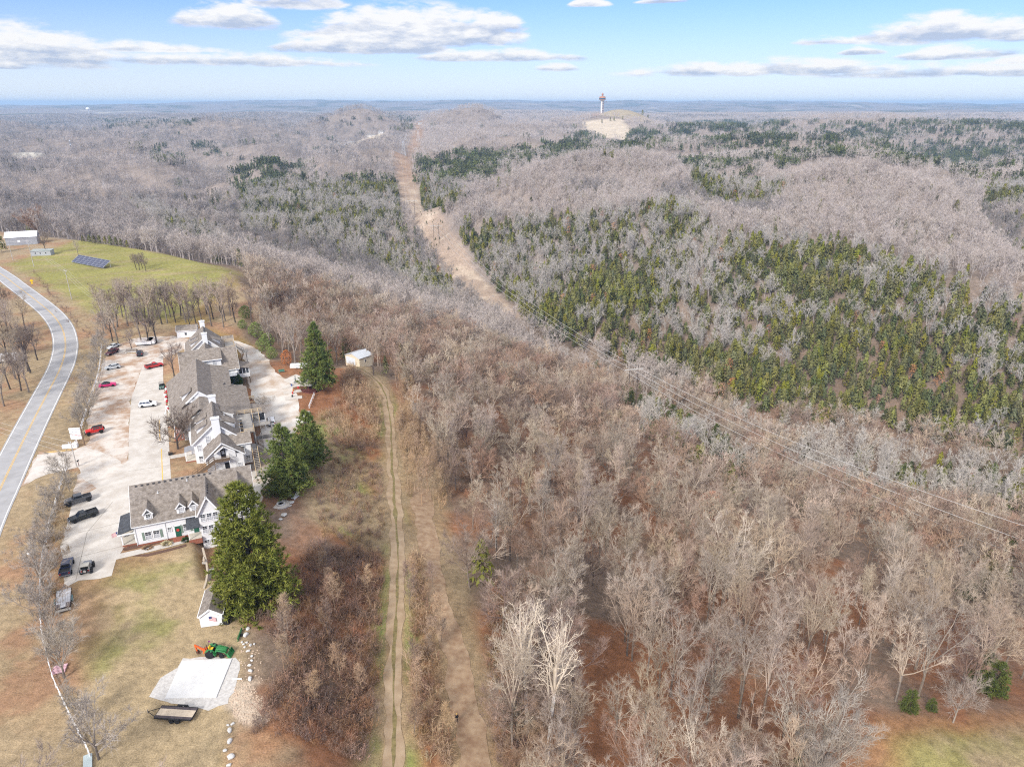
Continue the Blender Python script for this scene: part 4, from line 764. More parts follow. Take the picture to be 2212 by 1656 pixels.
# ------------------------------------------------------------------ the inn: four joined houses in one row
INN = (-73.4, 147.1); IR = math.radians(23.5)
def inn_w(a, b): return (INN[0] + a * math.cos(IR) - b * math.sin(IR), INN[1] + a * math.sin(IR) + b * math.cos(IR))
def inn_thing(name, label, cat, group=None): return thing(name, label, cat, (INN[0], INN[1], 0), IR, group)
def inn():
    A = inn_thing('house', 'white inn house with two white chimneys and brown outside stairs up its near gable', 'house')
    MB().box(.05, .05, -3.2, 9.95, 13.6, -.5).box(2.4, -5.6, -3.2, 10.1, 0, -.5).box(6, -2.9, -3.2, 11.9, 0, -2.4).build('foundation', M_FOUND, A)
    gable_block(A, 0, 10, 0, 13.7, -.5, 5.25, 9.5, axis='b')
    gable_block(A, 2.2, 10.2, -5.8, -.02, -.5, 3.6, 6.9, am=6.0, axis='b', over=.4)
    MB().prism([(-3.0, -.6), (2.6, -.6), (2.6, 4.65), (.2, 5.7), (-3.0, 4.65)], 'x', 6.5, 12.1).build('wall', M_SIDE, A)
    r = MB(); r.slab([(6.2, -3.4, 4.7), (12.5, -3.4, 4.7), (12.5, .2, 5.95), (6.2, .2, 5.95)], .15).slab([(10.1, 3.0, 4.75), (12.5, 3.0, 4.75), (12.5, .2, 5.95), (10.1, .2, 5.95)], .15); r.build('roof', M_ROOF, A)
    MB().box(6.2, -3.46, 4.5, 12.5, -3.4, 4.72).build('fascia', M_TRIM, A)
    chimney(A, 4.5, 6.2, -.75, 0, -.4, 11.0); chimney(A, 4.4, 6.0, 13.72, 14.5, 0, 11.0)
    # left slope dormers, right slope dormers
    for b in (2.6, 7.0): shed_dormer(A, -1, b, b + 2.6, 3.4, 8.45, 1.0, 7.35, 6.1)
    for b in (3.4, 9.6): shed_dormer(A, 1, b, b + 2.8, 6.8, 8.35, 9.4, 7.2, 5.75)
    for i in range(10): MB().cbox((0, 0, .05), (.36, .5, .14)).build('roof_vent', M_VENT, A, (5.45, .7 + i * 1.3, 9.3))
    for a, b, z in ((6.6, 4.0, 8.35), (7.4, 8.4, 7.7), (7.9, 10.2, 7.25)): pipe(A, a, b, z)
    window(A, 3.2, 0, 5.0, .85, 1.5, blind=True); window(A, 8.1, 0, 5.3, .7, .8, cols=1)
    MB().box(2.9, -.14, 4.25, 3.7, 0, 4.7).build('air_conditioner', mat('dark_grille', (.06, .06, .065), .6), A)
    for z in (.3, 3.1): window(A, 1.1, 0, z, .8, 1.45, blind=z > 1)
    window(A, 10.4, -3.0, 2.3, .85, 1.6); window(A, 11.2, -3.0, -.2, .85, 1.6); window(A, 9.2, -5.8, -.1, .7, 1.35, blind=True)
    for z, aa in ((3.1, 6.0), (-.35, 6.5)):
        d = MB().box(aa - .5, -5.88, z, aa + .5, -5.8, z + 2.15, 0).build('door', M_BLK, A)
        if z > 0: MB().box(aa - .28, -5.9, z + 1.0, aa + .28, -5.885, z + 1.85).build('pane', M_GLASSL, d)
    MB().box(7.1, -5.98, 3.0, 8.6, -5.8, 5.0).build('wall', M_SIDE, A); MB().box(8.7, -6.0, 3.9, 9.4, -5.8, 4.3).build('air_conditioner', MATS['dark_grille'], A)
    # little roof over the upper door, landing and stairs
    h = MB()
    for sg in (-1, 1): h.slab([(6.3 + sg * 2.2, -6.7, 4.85), (6.3 + sg * 2.2, -5.7, 4.85), (6.3, -5.7, 6.35), (6.3, -6.7, 6.35)], .1)
    h.build('porch_roof', M_ROOF, A); h = MB()
    for sg in (-1, 1): h.slab([(6.3 + sg * 2.2, -6.76, 4.84), (6.3 + sg * 2.2, -6.7, 4.84), (6.3, -6.7, 6.34), (6.3, -6.76, 6.34)], .24)
    h.build('fascia', M_TRIM, A)
    MB().box(3.9, -7.2, 2.85, 7.2, -5.82, 2.98).build('landing', M_BROWNW, A); railing(A, [(3.9, -7.2), (7.2, -7.2), (7.2, -5.9)], 2.98, M_BROWNW)
    stairs(A, (-1.0, -6.5, -.1), (3.9, -6.5, 2.9), 1.2, 14, M_BROWNW)
    for a in (3.95, 7.1): MB().tube((a, -7.1, -1), (a, -7.1, 2.9), .09, k=4).build('post', M_BROWNW if a < 5 else M_TRIM, A)
    MB().box(5.6, -7.0, -.6, 7.6, -5.82, -.36).build('landing', M_BROWNW, A); stairs(A, (4.0, -6.4, -1.6), (5.6, -6.4, -.45), 1.0, 6, M_BROWNW, M_TRIM)
    # side porch with metal roof
    MB().slab([(-2.3, 1.6, 2.6), (-2.3, 4.6, 2.6), (0, 4.6, 3.1), (0, 1.6, 3.1)], .08).build('porch_roof', mat('grey_metal_roof', (.33, .33, .35), .4, .08, 1, metal=.2), A)
    MB().box(-2.3, 1.4, 0, -.02, 4.7, .3).build('porch_base', M_BRICK, A); MB().box(-2.3, 1.4, .3, -.02, 4.7, .35).build('porch_floor', M_PORCH, A)
    for b in (1.7, 4.5): MB().box(-2.25, b - .08, .35, -2.09, b + .08, 2.58).build('post', M_TRIM, A)
    MB().box(-1.0, 5.6, -.3, -.02, 9.0, 4.6).build('wall', M_SIDE, A)
    # rear decks: boards, open joists, stair tower
    planks(A, 11.2, 13.4, 1.0, 12.8, 5.3, 'b', 8)
    for b in (2.0, 4.2, 6.4, 8.6): MB().box(10.05, b, 5.12, 11.2, b + .09, 5.28).build('joist', M_TIMB, A)
    planks(A, 10.1, 13.4, 9.6, 12.8, 5.32, 'a', 8)
    railing(A, [(10.2, 12.9), (16.2, 12.9)], 5.3, M_TIMB); railing(A, [(13.5, 1.0), (13.5, 4.0)], 5.3, M_TIMB); railing(A, [(11.2, .95), (13.5, .95)], 5.3, M_TIMB)
    planks(A, 13.6, 17.6, 8.0, 10.0, 3.6, 'a', 5); railing(A, [(17.6, 8.0), (17.6, 10.0)], 3.6, M_DECK)
    stairs(A, (14.6, 10.0, 3.6), (14.6, 12.7, 5.3), 1.5, 8, M_DECK, M_TIMB); planks(A, 13.5, 16.2, 11.9, 12.9, 5.3, 'b', 6)
    stairs(A, (14.5, 5.6, 1.7), (14.5, 8.0, 3.6), 1.4, 9, M_BROWNW, M_DECK); planks(A, 13.6, 17.8, 4.0, 5.6, 1.7, 'a', 4)
    MB().box(13.6, 3.93, 1.7, 17.8, 3.99, 2.7).build('railing_panel', M_DECK, A)
    stairs(A, (14.5, 1.2, -.1), (14.5, 4.0, 1.7), 1.4, 9, M_BROWNW, M_DECK); planks(A, 13.6, 17.9, -1.0, 1.2, -.1, 'a', 5)
    MB().box(13.6, -1.08, -.1, 17.95, -1.02, .95).build('railing_panel', M_DECK, A); railing(A, [(17.9, -1.0), (17.9, 10.0)], -.1, M_DECK)
    for a in (13.5, 17.85):
        for b in (-.9, 1.2, 4.0, 5.6, 8.0, 10.0): MB().box(a - .08, b - .08, -3, a + .08, b + .08, 5.2 if a < 14 else 4.6).build('post', M_DECK, A)
    MB().box(12.2, -2.6, 2.2, 13.3, .9, 2.3).build('landing', M_DECK, A); stairs(A, (12.9, -7.6, -2.4), (12.9, -2.7, 2.2), 1.2, 16, M_DECK, M_TIMB)
    MB().box(10.6, -8.6, -2.7, 13.6, -4.6, -2.28).build('patio', M_CONC, A)
    # ---- middle house
    B = inn_thing('house', 'middle inn house with a wide brown roof reaching low over its front porch', 'house')
    MB().box(-2.4, 18.1, -3.2, 13.6, 50, -.3).build('foundation', M_FOUND, B)
    MB().prism([(-2.5, -.3), (13.7, -.3), (13.7, 3.85), (2, 7.5), (-2.5, 4.3)], 'y', 20.5, 35.8).build('wall', M_SIDE, B)
    r = MB(); r.slab([(-5.2, 23.4, 2.9), (-6.9, 50.8, 2.9), (2, 50.8, 9.2), (2, 23.4, 9.2)], .16); r.slab([(2, 23.4, 9.2), (2, 50.8, 9.2), (5.4, 50.8, 6.7), (5.4, 23.4, 6.7)], .16)
    r.slab([(-2.6, 14.4, 4.3), (-4.9, 22.9, 3.1), (2, 22.9, 7.8), (2, 14.4, 7.8)], .16)
    r.slab([(2, 14.4, 7.8), (2, 36.2, 7.8), (14.1, 36.2, 4.0), (14.1, 16.2, 4.0), (10.6, 14.4, 5.1)], .16); r.build('roof', M_ROOF, B)
    MB().prism([(-1.0, 6.3), (4.9, 6.7), (2, 9.05)], 'y', 23.42, 24.5).build('wall', M_SIDE, B); f = MB(); f.slab([(-1.4, 23.2, 6.35), (-1.4, 23.42, 6.35), (2, 23.42, 9.22), (2, 23.2, 9.22)], .3).slab([(5.2, 23.2, 6.75), (5.2, 23.42, 6.75), (2, 23.42, 9.22), (2, 23.2, 9.22)], .3); f.build('fascia', M_TRIM, B)
    window(B, .6, 23.42, 6.75, .8, .9)
    MB().prism([(-2.45, -.3), (10.4, -.3), (10.4, 4.4), (2, 7.0), (-2.45, 4.2)], 'y', 14.6, 20.4).build('wall', M_SIDE, B)
    shed_dormer(B, -1, 27.0, 29.6, .2, 8.2, -2.2, 7.0, 5.7)
    MB().prism([(-2.5, -.3), (9.9, -.3), (9.9, 5.0), (2, 7.4), (-2.5, 4.3)], 'y', 35.9, 50).build('wall', M_SIDE, B)
    MB().slab([(2, 36.25, 7.75), (2, 50.8, 7.75), (10.3, 50.8, 5.15), (10.3, 36.25, 5.15)], .16).build('roof', M_ROOF, B)
    for a, b, z in ((8.6, 33.5, 6.45), (10.6, 34.5, 5.6)): MB().lathe([(.3, 0), (.34, .2), (.12, .35)], 8).build('roof_vent', M_VENT, B, (a, b, z))
    # sun room on the right, screened front
    MB().box(13.8, 18.4, -.3, 17.2, 23.3, .5).build('wall', M_SIDE, B); MB().slab([(13.7, 17.9, 3.75), (13.7, 23.6, 3.75), (17.6, 23.6, 2.75), (17.6, 17.9, 2.75)], .14).build('porch_roof', M_ROOF, B)
    for a in (13.9, 15.5, 17.1): MB().box(a - .1, 18.4, .5, a + .1, 18.56, 2.8).build('post', M_TRIM, B)
    for a in (14.7, 16.3): MB().box(a - .68, 18.5, .55, a + .68, 18.53, 2.75).build('screen', M_GLASS, B)
    MB().box(17.0, 18.6, .5, 17.15, 23.2, 2.7).build('screen', M_GLASS, B)
    for a, b in ((14, 18.6), (17, 18.6), (17, 23)): MB().box(a - .1, b - .1, -3.2, a + .1, b + .1, -.3).build('post', M_TRIM, B)
    # front porch: posts, beam, floor with railing
    MB().box(-6.6, 24.5, 0, -2.52, 50, .3).build('porch_base', M_BRICK, B); MB().box(-6.65, 24.4, .3, -2.52, 50, .36).build('porch_floor', M_PORCH, B)
    for i, b in enumerate((25.0, 30.2, 35.4, 40.6, 45.8)): MB().box(-5.2 - .065 * (b - 25), b - .1, .36, -5.0 - .065 * (b - 25), b + .1, 2.95).build('post', M_TRIM, B)
    MB().box(-5.1, 22.8, -.1, -2.5, 23.0, .25).build('porch_base', M_BRICK, B)
    for a, b in ((-4.6, 19.0), (-2.9, 15.2)): MB().box(a - .1, b - .1, 0, a + .1, b + .1, 3.3).build('post', M_TRIM, B)
    MB().box(-4.8, 15.0, 0, -2.47, 22.6, .3).build('porch_base', M_BRICK, B); railing(B, [(-4.7, 15.2), (-4.7, 18.8), (-3.0, 18.8)], .3, M_TRIM, .9)
    # white balcony and hip wing between the houses
    MB().box(5.4, 50.0, -.3, 10.2, 54.8, 3.2).build('wall', M_SIDE, B); MB().slab([(1.2, 50.4, 6.6), (1.2, 55, 6.6), (8.6, 55, 4.6), (8.6, 50.4, 4.6)], .16).slab([(1.2, 50.4, 6.6), (1.2, 55, 6.6), (-3.5, 55, 3.6), (-3.5, 50.4, 3.6)], .16).build('roof', M_ROOF, B)
    planks(B, 9.0, 12.4, 50.2, 54.4, 2.6, 'b', 8, M_TRIM); railing(B, [(9.0, 50.2), (12.4, 50.2), (12.4, 54.4)], 2.6, M_TRIM, .95)
    MB().box(8.2, 50.2, 2.6, 9.0, 51.4, 4.7).build('wall', M_SIDE, B)
    # ---- third house with a row of upper windows
    Cc = inn_thing('house', 'third inn house with a long three-window dormer and screened porch on stilts', 'house')
    MB().box(-2.4, 55.1, -3.2, 12.9, 68, -.3).build('foundation', M_FOUND, Cc)
    gable_block(Cc, -2.5, 13, 55, 68.5, -.3, 3.4, 8.0, axis='a', over=.5)
    MB().box(.9, 56.2, 3.6, 8.6, 61.5, 6.6).build('wall', M_SIDE, Cc); MB().slab([(.5, 55.7, 6.55), (9.0, 55.7, 6.55), (9.0, 62.2, 8.3), (.5, 62.2, 8.3)], .16).build('roof', M_ROOF, Cc); MB().box(.5, 55.64, 6.35, 9.0, 55.7, 6.6).build('fascia', M_TRIM, Cc)
    for a in (2.5, 4.6, 6.7): window(Cc, a, 56.2, 4.85, .85, 1.35, blind=True)
    for a in (9.9, 11.6): window(Cc, a, 55, .9, .75, 1.6, blind=True)
    MB().box(13.05, 56, -.3, 16.2, 61, .9).build('wall', M_SIDE, Cc); MB().slab([(12.9, 55.4, 3.5), (12.9, 61.3, 3.5), (16.6, 61.3, 2.7), (16.6, 55.4, 2.7)], .14).build('porch_roof', M_ROOF, Cc)
    for a in (13.15, 14.2, 15.2, 16.1): MB().box(a - .09, 56, .9, a + .09, 56.15, 2.8).build('post', M_TRIM, Cc)
    for a in (13.68, 14.7, 15.65): MB().box(a - .44, 56.08, .95, a + .44, 56.11, 2.75).build('screen', M_GLASS, Cc)
    for a, b in ((13.2, 56.2), (16.1, 56.2), (16.1, 60.8)): MB().box(a - .1, b - .1, -3.2, a + .1, b + .1, -.3).build('post', M_BROWNW, Cc)
    # ---- far house
    D = inn_thing('house', 'far inn house with two white chimneys, a cross wing and a grey deck with stairs', 'house')
    MB().box(-.9, 70.1, -3.2, 9.9, 83, -.3).build('foundation', M_FOUND, D)
    gable_block(D, -1, 10.2, 70, 83.2, -.3, 4.7, 9.5, am=4.7, axis='b'); chimney(D, 4.2, 5.7, 69.3, 69.98, 2, 11.2); chimney(D, 3.9, 5.4, 83.25, 84, 2, 11.4)
    gable_block(D, 10.25, 13.2, 79.0, 85.5, -1.5, 4.2, 5.6, axis='a', over=.3)
    for b in (72.4, 77.0): shed_dormer(D, -1, b, b + 2.6, 3.1, 8.35, .5, 7.15, 5.7)
    shed_dormer(D, 1, 73.2, 76, 6.6, 8.1, 9.2, 6.95, 5.3)
    for i in range(9): MB().cbox((0, 0, .05), (.36, .5, .14)).build('roof_vent', M_VENT, D, (5.15, 70.8 + i * 1.3, 9.35))
    MB().prism([(2.0, 5.0), (7.6, 5.0), (4.8, 8.0)], 'y', 62.5, 69.9).build('wall', M_SIDE, D); q = MB()
    for sg in (-1, 1): q.slab([(4.8 + sg * 3.1, 62.2, 4.9), (4.8 + sg * 3.1, 69.95, 4.9), (4.8, 69.95, 8.2), (4.8, 62.2, 8.2)], .14)
    q.build('roof', M_ROOF, D)
    planks(D, 10.6, 13.2, 69.5, 77.6, 4.9, 'b', 8); railing(D, [(10.6, 77.6), (13.3, 77.6), (13.3, 69.5), (10.6, 69.5)], 4.9, M_TIMB)
    for a, b in ((13.2, 69.6), (13.2, 77.4), (16.6, 72), (16.6, 74.5)): MB().box(a - .09, b - .09, -3.2, a + .09, b + .09, 4.85 if a < 14 else 2.6).build('post', M_DECK, D)
    stairs(D, (16.0, 73.4, 2.5), (13.4, 73.4, 4.9), 1.2, 9, M_DECK); planks(D, 15.4, 17.2, 72.0, 74.6, 2.5, 'a', 5); railing(D, [(15.4, 72), (17.2, 72), (17.2, 74.6)], 2.5, M_DECK); stairs(D, (13.2, 71.6, -2.5), (15.6, 71.6, 2.4), 1.1, 14, M_BROWNW)
inn()
# ------------------------------------------------------------------ vehicles
M_TYRE = mat('tyre_rubber', (.018, .018, .019), .85, .2, 6); M_RIM = mat('alloy_rim', (.55, .55, .56), .35, .1, 4, metal=.6); M_RIMD = mat('dark_rim', (.06, .06, .065), .5, .1, 4)
M_CHR = mat('bumper_grey', (.25, .25, .26), .4, .1, 3, metal=.4); M_BLKP = mat('black_trim', (.02, .02, .022), .6, .2, 4); M_HEAD = mat('headlamp_glass', (.7, .71, .72), .15, .05, 4, spec=.8); M_TAIL = mat('tail_lamp_red', (.42, .02, .015), .3, .1, 4)
M_AUTOG = mat('car_glass', (.03, .036, .042), .08, .3, 1, spec=.9)
def paint(name, c, rough=.3): return mat(name, c, rough, .05, .6, spec=.6)
_wh = {}
def wheel(par, x, y, r, w, rim):
    k = (r, w, rim.name)
    if k not in _wh:
        t = MB(); t.m = Matrix.Rotation(PI / 2, 4, 'X'); t.lathe([(r * .62, -w / 2), (r * .93, -w / 2), (r, -w * .36), (r, w * .36), (r * .93, w / 2), (r * .62, w / 2)], 16)
        m = MB(); m.m = Matrix.Rotation(PI / 2, 4, 'X'); m.lathe([(r * .2, -w * .42), (r * .63, -w * .46), (r * .63, w * .46), (r * .2, w * .42)], 12)
        _wh[k] = (t.mesh('tyre', M_TYRE), m.mesh('rim', rim))
    e = bpy.data.objects.new('wheel', None); COL.objects.link(e); e.parent = par; e.location = (x, y, r)
    link('tyre', _wh[k][0], e); link('rim', _wh[k][1], e)
def loft(prof):           # prof: (x, z, half width) round the side silhouette -> closed body with tumblehome
    mb = MB(); n = len(prof); vs = [(x, -w_, z) for x, z, w_ in prof] + [(x, w_, z) for x, z, w_ in prof]
    return mb.add(vs, [tuple(range(n)), tuple(range(n, 2 * n))[::-1]] + [(i, n + i, n + (i + 1) % n, (i + 1) % n) for i in range(n)])
def soft(o, wd=.06, seg=2):
    m = o.modifiers.new('bevel', 'BEVEL'); m.width = wd; m.segments = seg; m.limit_method = 'ANGLE'; m.angle_limit = .4; return o
def greenhouse(par, base, top, zb, zt_, wb, wt, pm, split=(.48,), roofm=None, mats_=None):
    """cabin: base/top = (rear x, front x); glass panes stand a little proud"""
    (b0, b1), (t0, t1) = base, top
    soft(loft([(b0, zb, wb), (t0, zt_, wt), (t1, zt_, wt), (b1, zb, wb)]).build('cabin', pm, par), .05)
    if roofm: soft(MB().prism([(t0 - .04, -wt - .01), (t1 + .04, -wt - .01), (t1 + .04, wt + .01), (t0 - .04, wt + .01)], 'z', zt_ - .02, zt_ + .05).build('roof', roofm, par), .03)
    L = lambda a, b, t: a + (b - a) * t
    def face(xa, xb, name):   # front or rear glass
        za, zc = .12, .88; p = []
        for t, s in ((za, -1), (za, 1), (zc, 1), (zc, -1)): p.append((L(xa, xb, t), s * L(wb, wt, t) * .86, L(zb, zt_, t)))
        n = (Vector(p[1]) - Vector(p[0])).cross(Vector(p[3]) - Vector(p[0])).normalized(); sg = 1 if n.x * (1 if name == 'windshield' else -1) > 0 else -1
        q = [tuple(Vector(v) + n * sg * .022) for v in p]; MB().poly(q if sg > 0 else q[::-1]).slab(q, .02).build(name, M_AUTOG, par)
    face(b1, t1, 'windshield'); face(b0, t0, 'rear_window')
    cuts = [0.04] + list(split) + [.96]
    for s in (-1, 1):
        for c0, c1 in zip(cuts[:-1], cuts[1:]):
            c0 += .015; c1 -= .015; p = []
            for t, c in ((.14, c0), (.14, c1), (.86, c1), (.86, c0)):
                p.append(Vector((L(L(b0, t0, t), L(b1, t1, t), c), s * (L(wb, wt, t) + .02), L(zb, zt_, t))))
            MB().add([v for v in p] + [v - Vector((0, s * .03, 0)) for v in p], [(0, 1, 2, 3), (7, 6, 5, 4), (0, 4, 5, 1), (1, 5, 6, 2), (2, 6, 7, 3), (3, 7, 4, 0)]).build('side_window', M_AUTOG, par)
def lamps(par, xf, xr, w_, zf, zr, hw=.17):
    for s in (-1, 1):
        soft(MB().cbox((xf, s * (w_ - .3), zf), (.06, .38, hw)).build('headlight', M_HEAD, par), .02); MB().cbox((xr, s * (w_ - .17), zr), (.06, .24, hw + .05)).build('taillight', M_TAIL, par)
def place(name, label, cat, front, rear, group='vehicles parked round the inn', off=.035):
    f = Vector(front); r = Vector(rear); c = (f + r) / 2; d = f - r
    return thing(name, label, cat, (c.x, c.y, z1(c.x, c.y) + off), math.atan2(d.y, d.x), group)
def car(name, label, cat, front, rear, pm, kind='sedan', rim=None, roofm=None):
    t = place(name, label, cat, front, rear); rim = rim or M_RIM
    if kind in ('sedan', 'coupe'):
        soft(loft([(-2.3, .28, .86), (-2.34, .62, .88), (-2.2, .93, .84), (-1.3, .97, .85), (1.0, .95, .86), (2.1, .76, .82), (2.33, .55, .8), (2.3, .26, .8)]).build('body', pm, t), .07)
        greenhouse(t, (-1.75, 1.05) if kind == 'sedan' else (-1.6, .85), (-.95, .2) if kind == 'sedan' else (-.85, -.05), .93, 1.44 if kind == 'sedan' else 1.36, .82, .6, roofm or pm, (.5,), roofm); lamps(t, 2.26, -2.29, .86, .66, .78); wx, r = 1.42, .33
    elif kind == 'hatch':
        soft(loft([(-2.2, .28, .86), (-2.25, .7, .88), (-2.1, 1.0, .84), (1.0, .97, .86), (2.05, .8, .82), (2.25, .55, .8), (2.2, .26, .8)]).build('body', pm, t), .07)
        greenhouse(t, (-2.05, 1.1), (-1.2, .2), .95, 1.45, .83, .62, pm, (.33, .64)); lamps(t, 2.2, -2.2, .86, .68, .85); wx, r = 1.36, .34
    elif kind == 'suv':
        soft(loft([(-2.25, .32, .9), (-2.3, .75, .93), (-2.25, 1.08, .9), (1.05, 1.08, .91), (2.1, .98, .88), (2.3, .7, .86), (2.27, .32, .86)]).build('body', pm, t), .08)
        MB().box(-1.0, -.95, .28, 1.0, .95, .42).build('sill', M_BLKP, t)
        greenhouse(t, (-2.25, 1.1), (-1.95, .3), 1.06, 1.64, .88, .7, pm, (.3, .62)); lamps(t, 2.24, -2.27, .9, .85, 1.0); wx, r = 1.4, .37
    elif kind == 'van':
        soft(loft([(-2.25, .3, .88), (-2.3, 1.0, .9), (-2.2, 1.75, .8), (.6, 1.8, .8), (1.4, 1.15, .86), (2.1, .95, .82), (2.25, .6, .82), (2.2, .3, .82)]).build('body', pm, t), .09)
        MB().box(-2.33, -.6, 1.15, -2.27, .6, 1.55).build('rear_window', M_AUTOG, t); lamps(t, 2.18, -2.3, .88, .75, 1.0)
        MB().add([(1.36, -.72, 1.22), (1.36, .72, 1.22), (.72, .66, 1.76), (.72, -.66, 1.76)], [(0, 1, 2, 3)]).build('windshield', M_AUTOG, t).location = (.03, 0, .03)
        for s in (-1, 1): MB().box(.0, s * .9 - .02, 1.15, .75, s * .9 + .02, 1.6).build('side_window', M_AUTOG, t); soft(MB().cbox((.95, s * 1.02, 1.2), (.12, .22, .2)).build('mirror', M_BLKP, t), .03)
        wx, r = 1.4, .33
    MB().box(-2.38, -.8, .3, -2.28, .8, .52).build('rear_bumper', M_BLKP if kind != 'coupe' else pm, t)
    for x in (-wx, wx):
        for s in (-1, 1): wheel(t, x, s * .84, r, .22, rim)
    return t
def offroad(name, label, front, rear, pm, topm, kind='wagon', rim=None, r=.42):
    t = place(name, label, 'jeep', front, rear); rim = rim or M_RIMD; hl = 2.05 if kind == 'wagon' else (1.55 if kind == 'short' else 2.5); lift = r - .1
    rearx = -hl + .1
    soft(loft([(rearx, lift + .2, .74), (rearx - .04, 1.15 + lift * .3, .78), (hl - 1.35, 1.18 + lift * .3, .78), (hl - 1.3, 1.22 + lift * .3, .72), (hl - .12, 1.14 + lift * .3, .62), (hl, 1.0 + lift * .3, .62), (hl, lift + .25, .6)]).build('body', pm, t), .05)
    zb, zt_ = 1.15 + lift * .3, 1.72 + lift * .3; x1 = hl - 1.4
    if kind == 'truck':
        greenhouse(t, (-.75, x1), (-.68, x1 - .35), zb, zt_, .76, .66, pm, (.45,), topm); MB().box(rearx + .1, -.66, zb - .02, -.85, .66, zb + .06).build('bed_cover', M_BLKP, t)
    else: greenhouse(t, (rearx, x1), (rearx + .05, x1 - .35), zb, zt_, .76, .68, topm if kind == 'short' else pm, (.33, .66) if kind == 'wagon' else (.5,), topm)
    for x in (hl - .55, rearx + .62):
        for s in (-1, 1):
            wheel(t, x, s * .84, r, .3, rim); soft(MB().prism([(x - .55, r + .2), (x - .38, r + .52), (x + .38, r + .52), (x + .55, r + .2), (x + .42, r + .25), (x + .3, r + .44), (x - .3, r + .44), (x - .42, r + .25)], 'y', s * .7 if s > 0 else s * .98, s * .98 if s > 0 else s * .7).build('fender', M_BLKP, t), .02)
    MB().box(hl, -.75, r + .05, hl + .2, .75, r + .28).build('front_bumper', M_BLKP, t); lamps(t, hl + .02, rearx - .05, .7, 1.0, .95)
    if kind != 'truck':
        e = MB(); e.m = Matrix.Translation((rearx - .2, 0, 1.05)) @ Matrix.Rotation(PI / 2, 4, 'Y'); e.lathe([(r * .4, -.12), (r * .95, -.12), (r, 0), (r * .95, .12), (r * .4, .12)], 16); sp = e.build('spare_wheel', M_TYRE, t)
        e = MB(); e.m = Matrix.Translation((rearx - .34, 0, 1.05)) @ Matrix.Rotation(PI / 2, 4, 'Y'); e.lathe([(.02, -.02), (r * .55, -.02), (r * .55, .02), (.02, .02)], 12).build('rim', M_RIM if kind == 'short' else M_RIMD, sp)
    return t
def pickup(name, label, front, rear, pm, bed=None, crew=False, rim=None, covered=False):
    t = place(name, label, 'pickup truck', front, rear); rim = rim or M_RIM; c0 = -1.0 if crew else -.55
    b = loft([(-2.65, .42, .86), (-2.68, .98, .88), (c0, .98, .88), (1.15, 1.02, .88), (2.45, .92, .84), (2.62, .7, .82), (2.6, .38, .82)]); soft(b.build('body', pm, t), .06)
    greenhouse(t, (c0, 1.2), (c0 + .15, .45), 1.0, 1.68, .84, .68, pm, (.5,) if crew else ())
    w_ = MB(); 
    for s in (-1, 1): w_.box(-2.68, s * .88 - .07, .98, c0 - .02, s * .88 + .07, 1.2)
    w_.box(-2.72, -.86, .98, -2.62, .86, 1.2).box(c0 - .14, -.81, .98, c0 - .04, .81, 1.2); w_.build('bed_side', pm, t)
    MB().box(-2.6, -.8, .99, c0 - .16, .8, 1.17 if covered else 1.02).build('bed_cover' if covered else 'bed_liner', bed or M_BLKP, t)
    lamps(t, 2.56, -2.7, .86, .78, .9); MB().box(-2.82, -.85, .45, -2.68, .85, .62).box(2.6, -.85, .42, 2.74, .85, .62).build('bumper', M_CHR, t)
    for x in (-1.65, 1.7):
        for s in (-1, 1): wheel(t, x, s * .84, .38, .25, rim)
    return t
def FP(u, v): return F(u, v)
offroad('pickup_truck', 'dark grey off-road crew pickup nosed into the fence hedge by the lot entrance', FP(196, 1481), FP(268, 1461), paint('graphite_paint', (.10, .105, .115)), paint('graphite_paint', (.1, .1, .1)), 'truck', r=.46)['category'] = 'pickup truck'
pickup('pickup_truck', 'black single-cab pickup with an open bed, parked between grey pickup and hitched truck', FP(211, 1530), FP(279, 1507), paint('black_paint', (.012, .016, .016)))
pickup('pickup_truck', 'navy crew pickup with black bed, hitched to the pale flatbed trailer', FP(205, 1633), FP(190, 1704), paint('navy_paint', (.028, .036, .075)), crew=True)
offroad('jeep', 'short grey jeep with tan-grey top and rear spare wheel, alone on the concrete corner', FP(264, 1651), FP(250, 1692), paint('grey_paint', (.20, .205, .21)), mat('canvas_top', (.36, .345, .31), .9, .1, 2), 'short', r=.46)
offroad('jeep', 'bright red four-door jeep with black top parked beside the sign', FP(251, 1276), FP(307, 1263), paint('red_paint', (.62, .02, .018)), M_BLKP, 'wagon', r=.42)
car('car', 'white compact SUV standing alone in the middle of the concrete strip', 'car', FP(458, 1187), FP(412, 1192), paint('white_paint', (.80, .80, .80)), 'suv')
car('car', 'hot pink coupe with black roof parked by the fence hedge', 'car', FP(341, 1128), FP(291, 1135), paint('pink_paint', (.62, .025, .16)), 'coupe', roofm=M_BLKP)
car('car', 'silver hatchback parked between the pink coupe and the maroon pickup', 'car', FP(308, 1084), FP(353, 1076), paint('silver_paint', (.50, .53, .55)), 'hatch', rim=M_RIMD)
pickup('pickup_truck', 'maroon pickup parked under the trees next to two silver cars', FP(309, 1046), FP(348, 1027), paint('maroon_paint', (.11, .015, .022)), crew=True, covered=True, bed=paint('maroon_paint', (.1, .02, .02)))
car('car', 'silver sedan tucked under the trees behind the maroon pickup', 'car', FP(314, 1026), FP(350, 1012), paint('pale_silver_paint', (.58, .61, .62)), 'sedan')
car('car', 'black SUV seen from behind beside the small well-house roof', 'car', FP(412, 1028), FP(409, 1052), paint('black_car_paint', (.03, .034, .042)), 'suv')
pickup('pickup_truck', 'red pickup with dark bed cover, half hidden by the bare tree', FP(475, 1071), FP(430, 1081), paint('bright_red_paint', (.5, .03, .03)), covered=True, bed=M_BLKP)
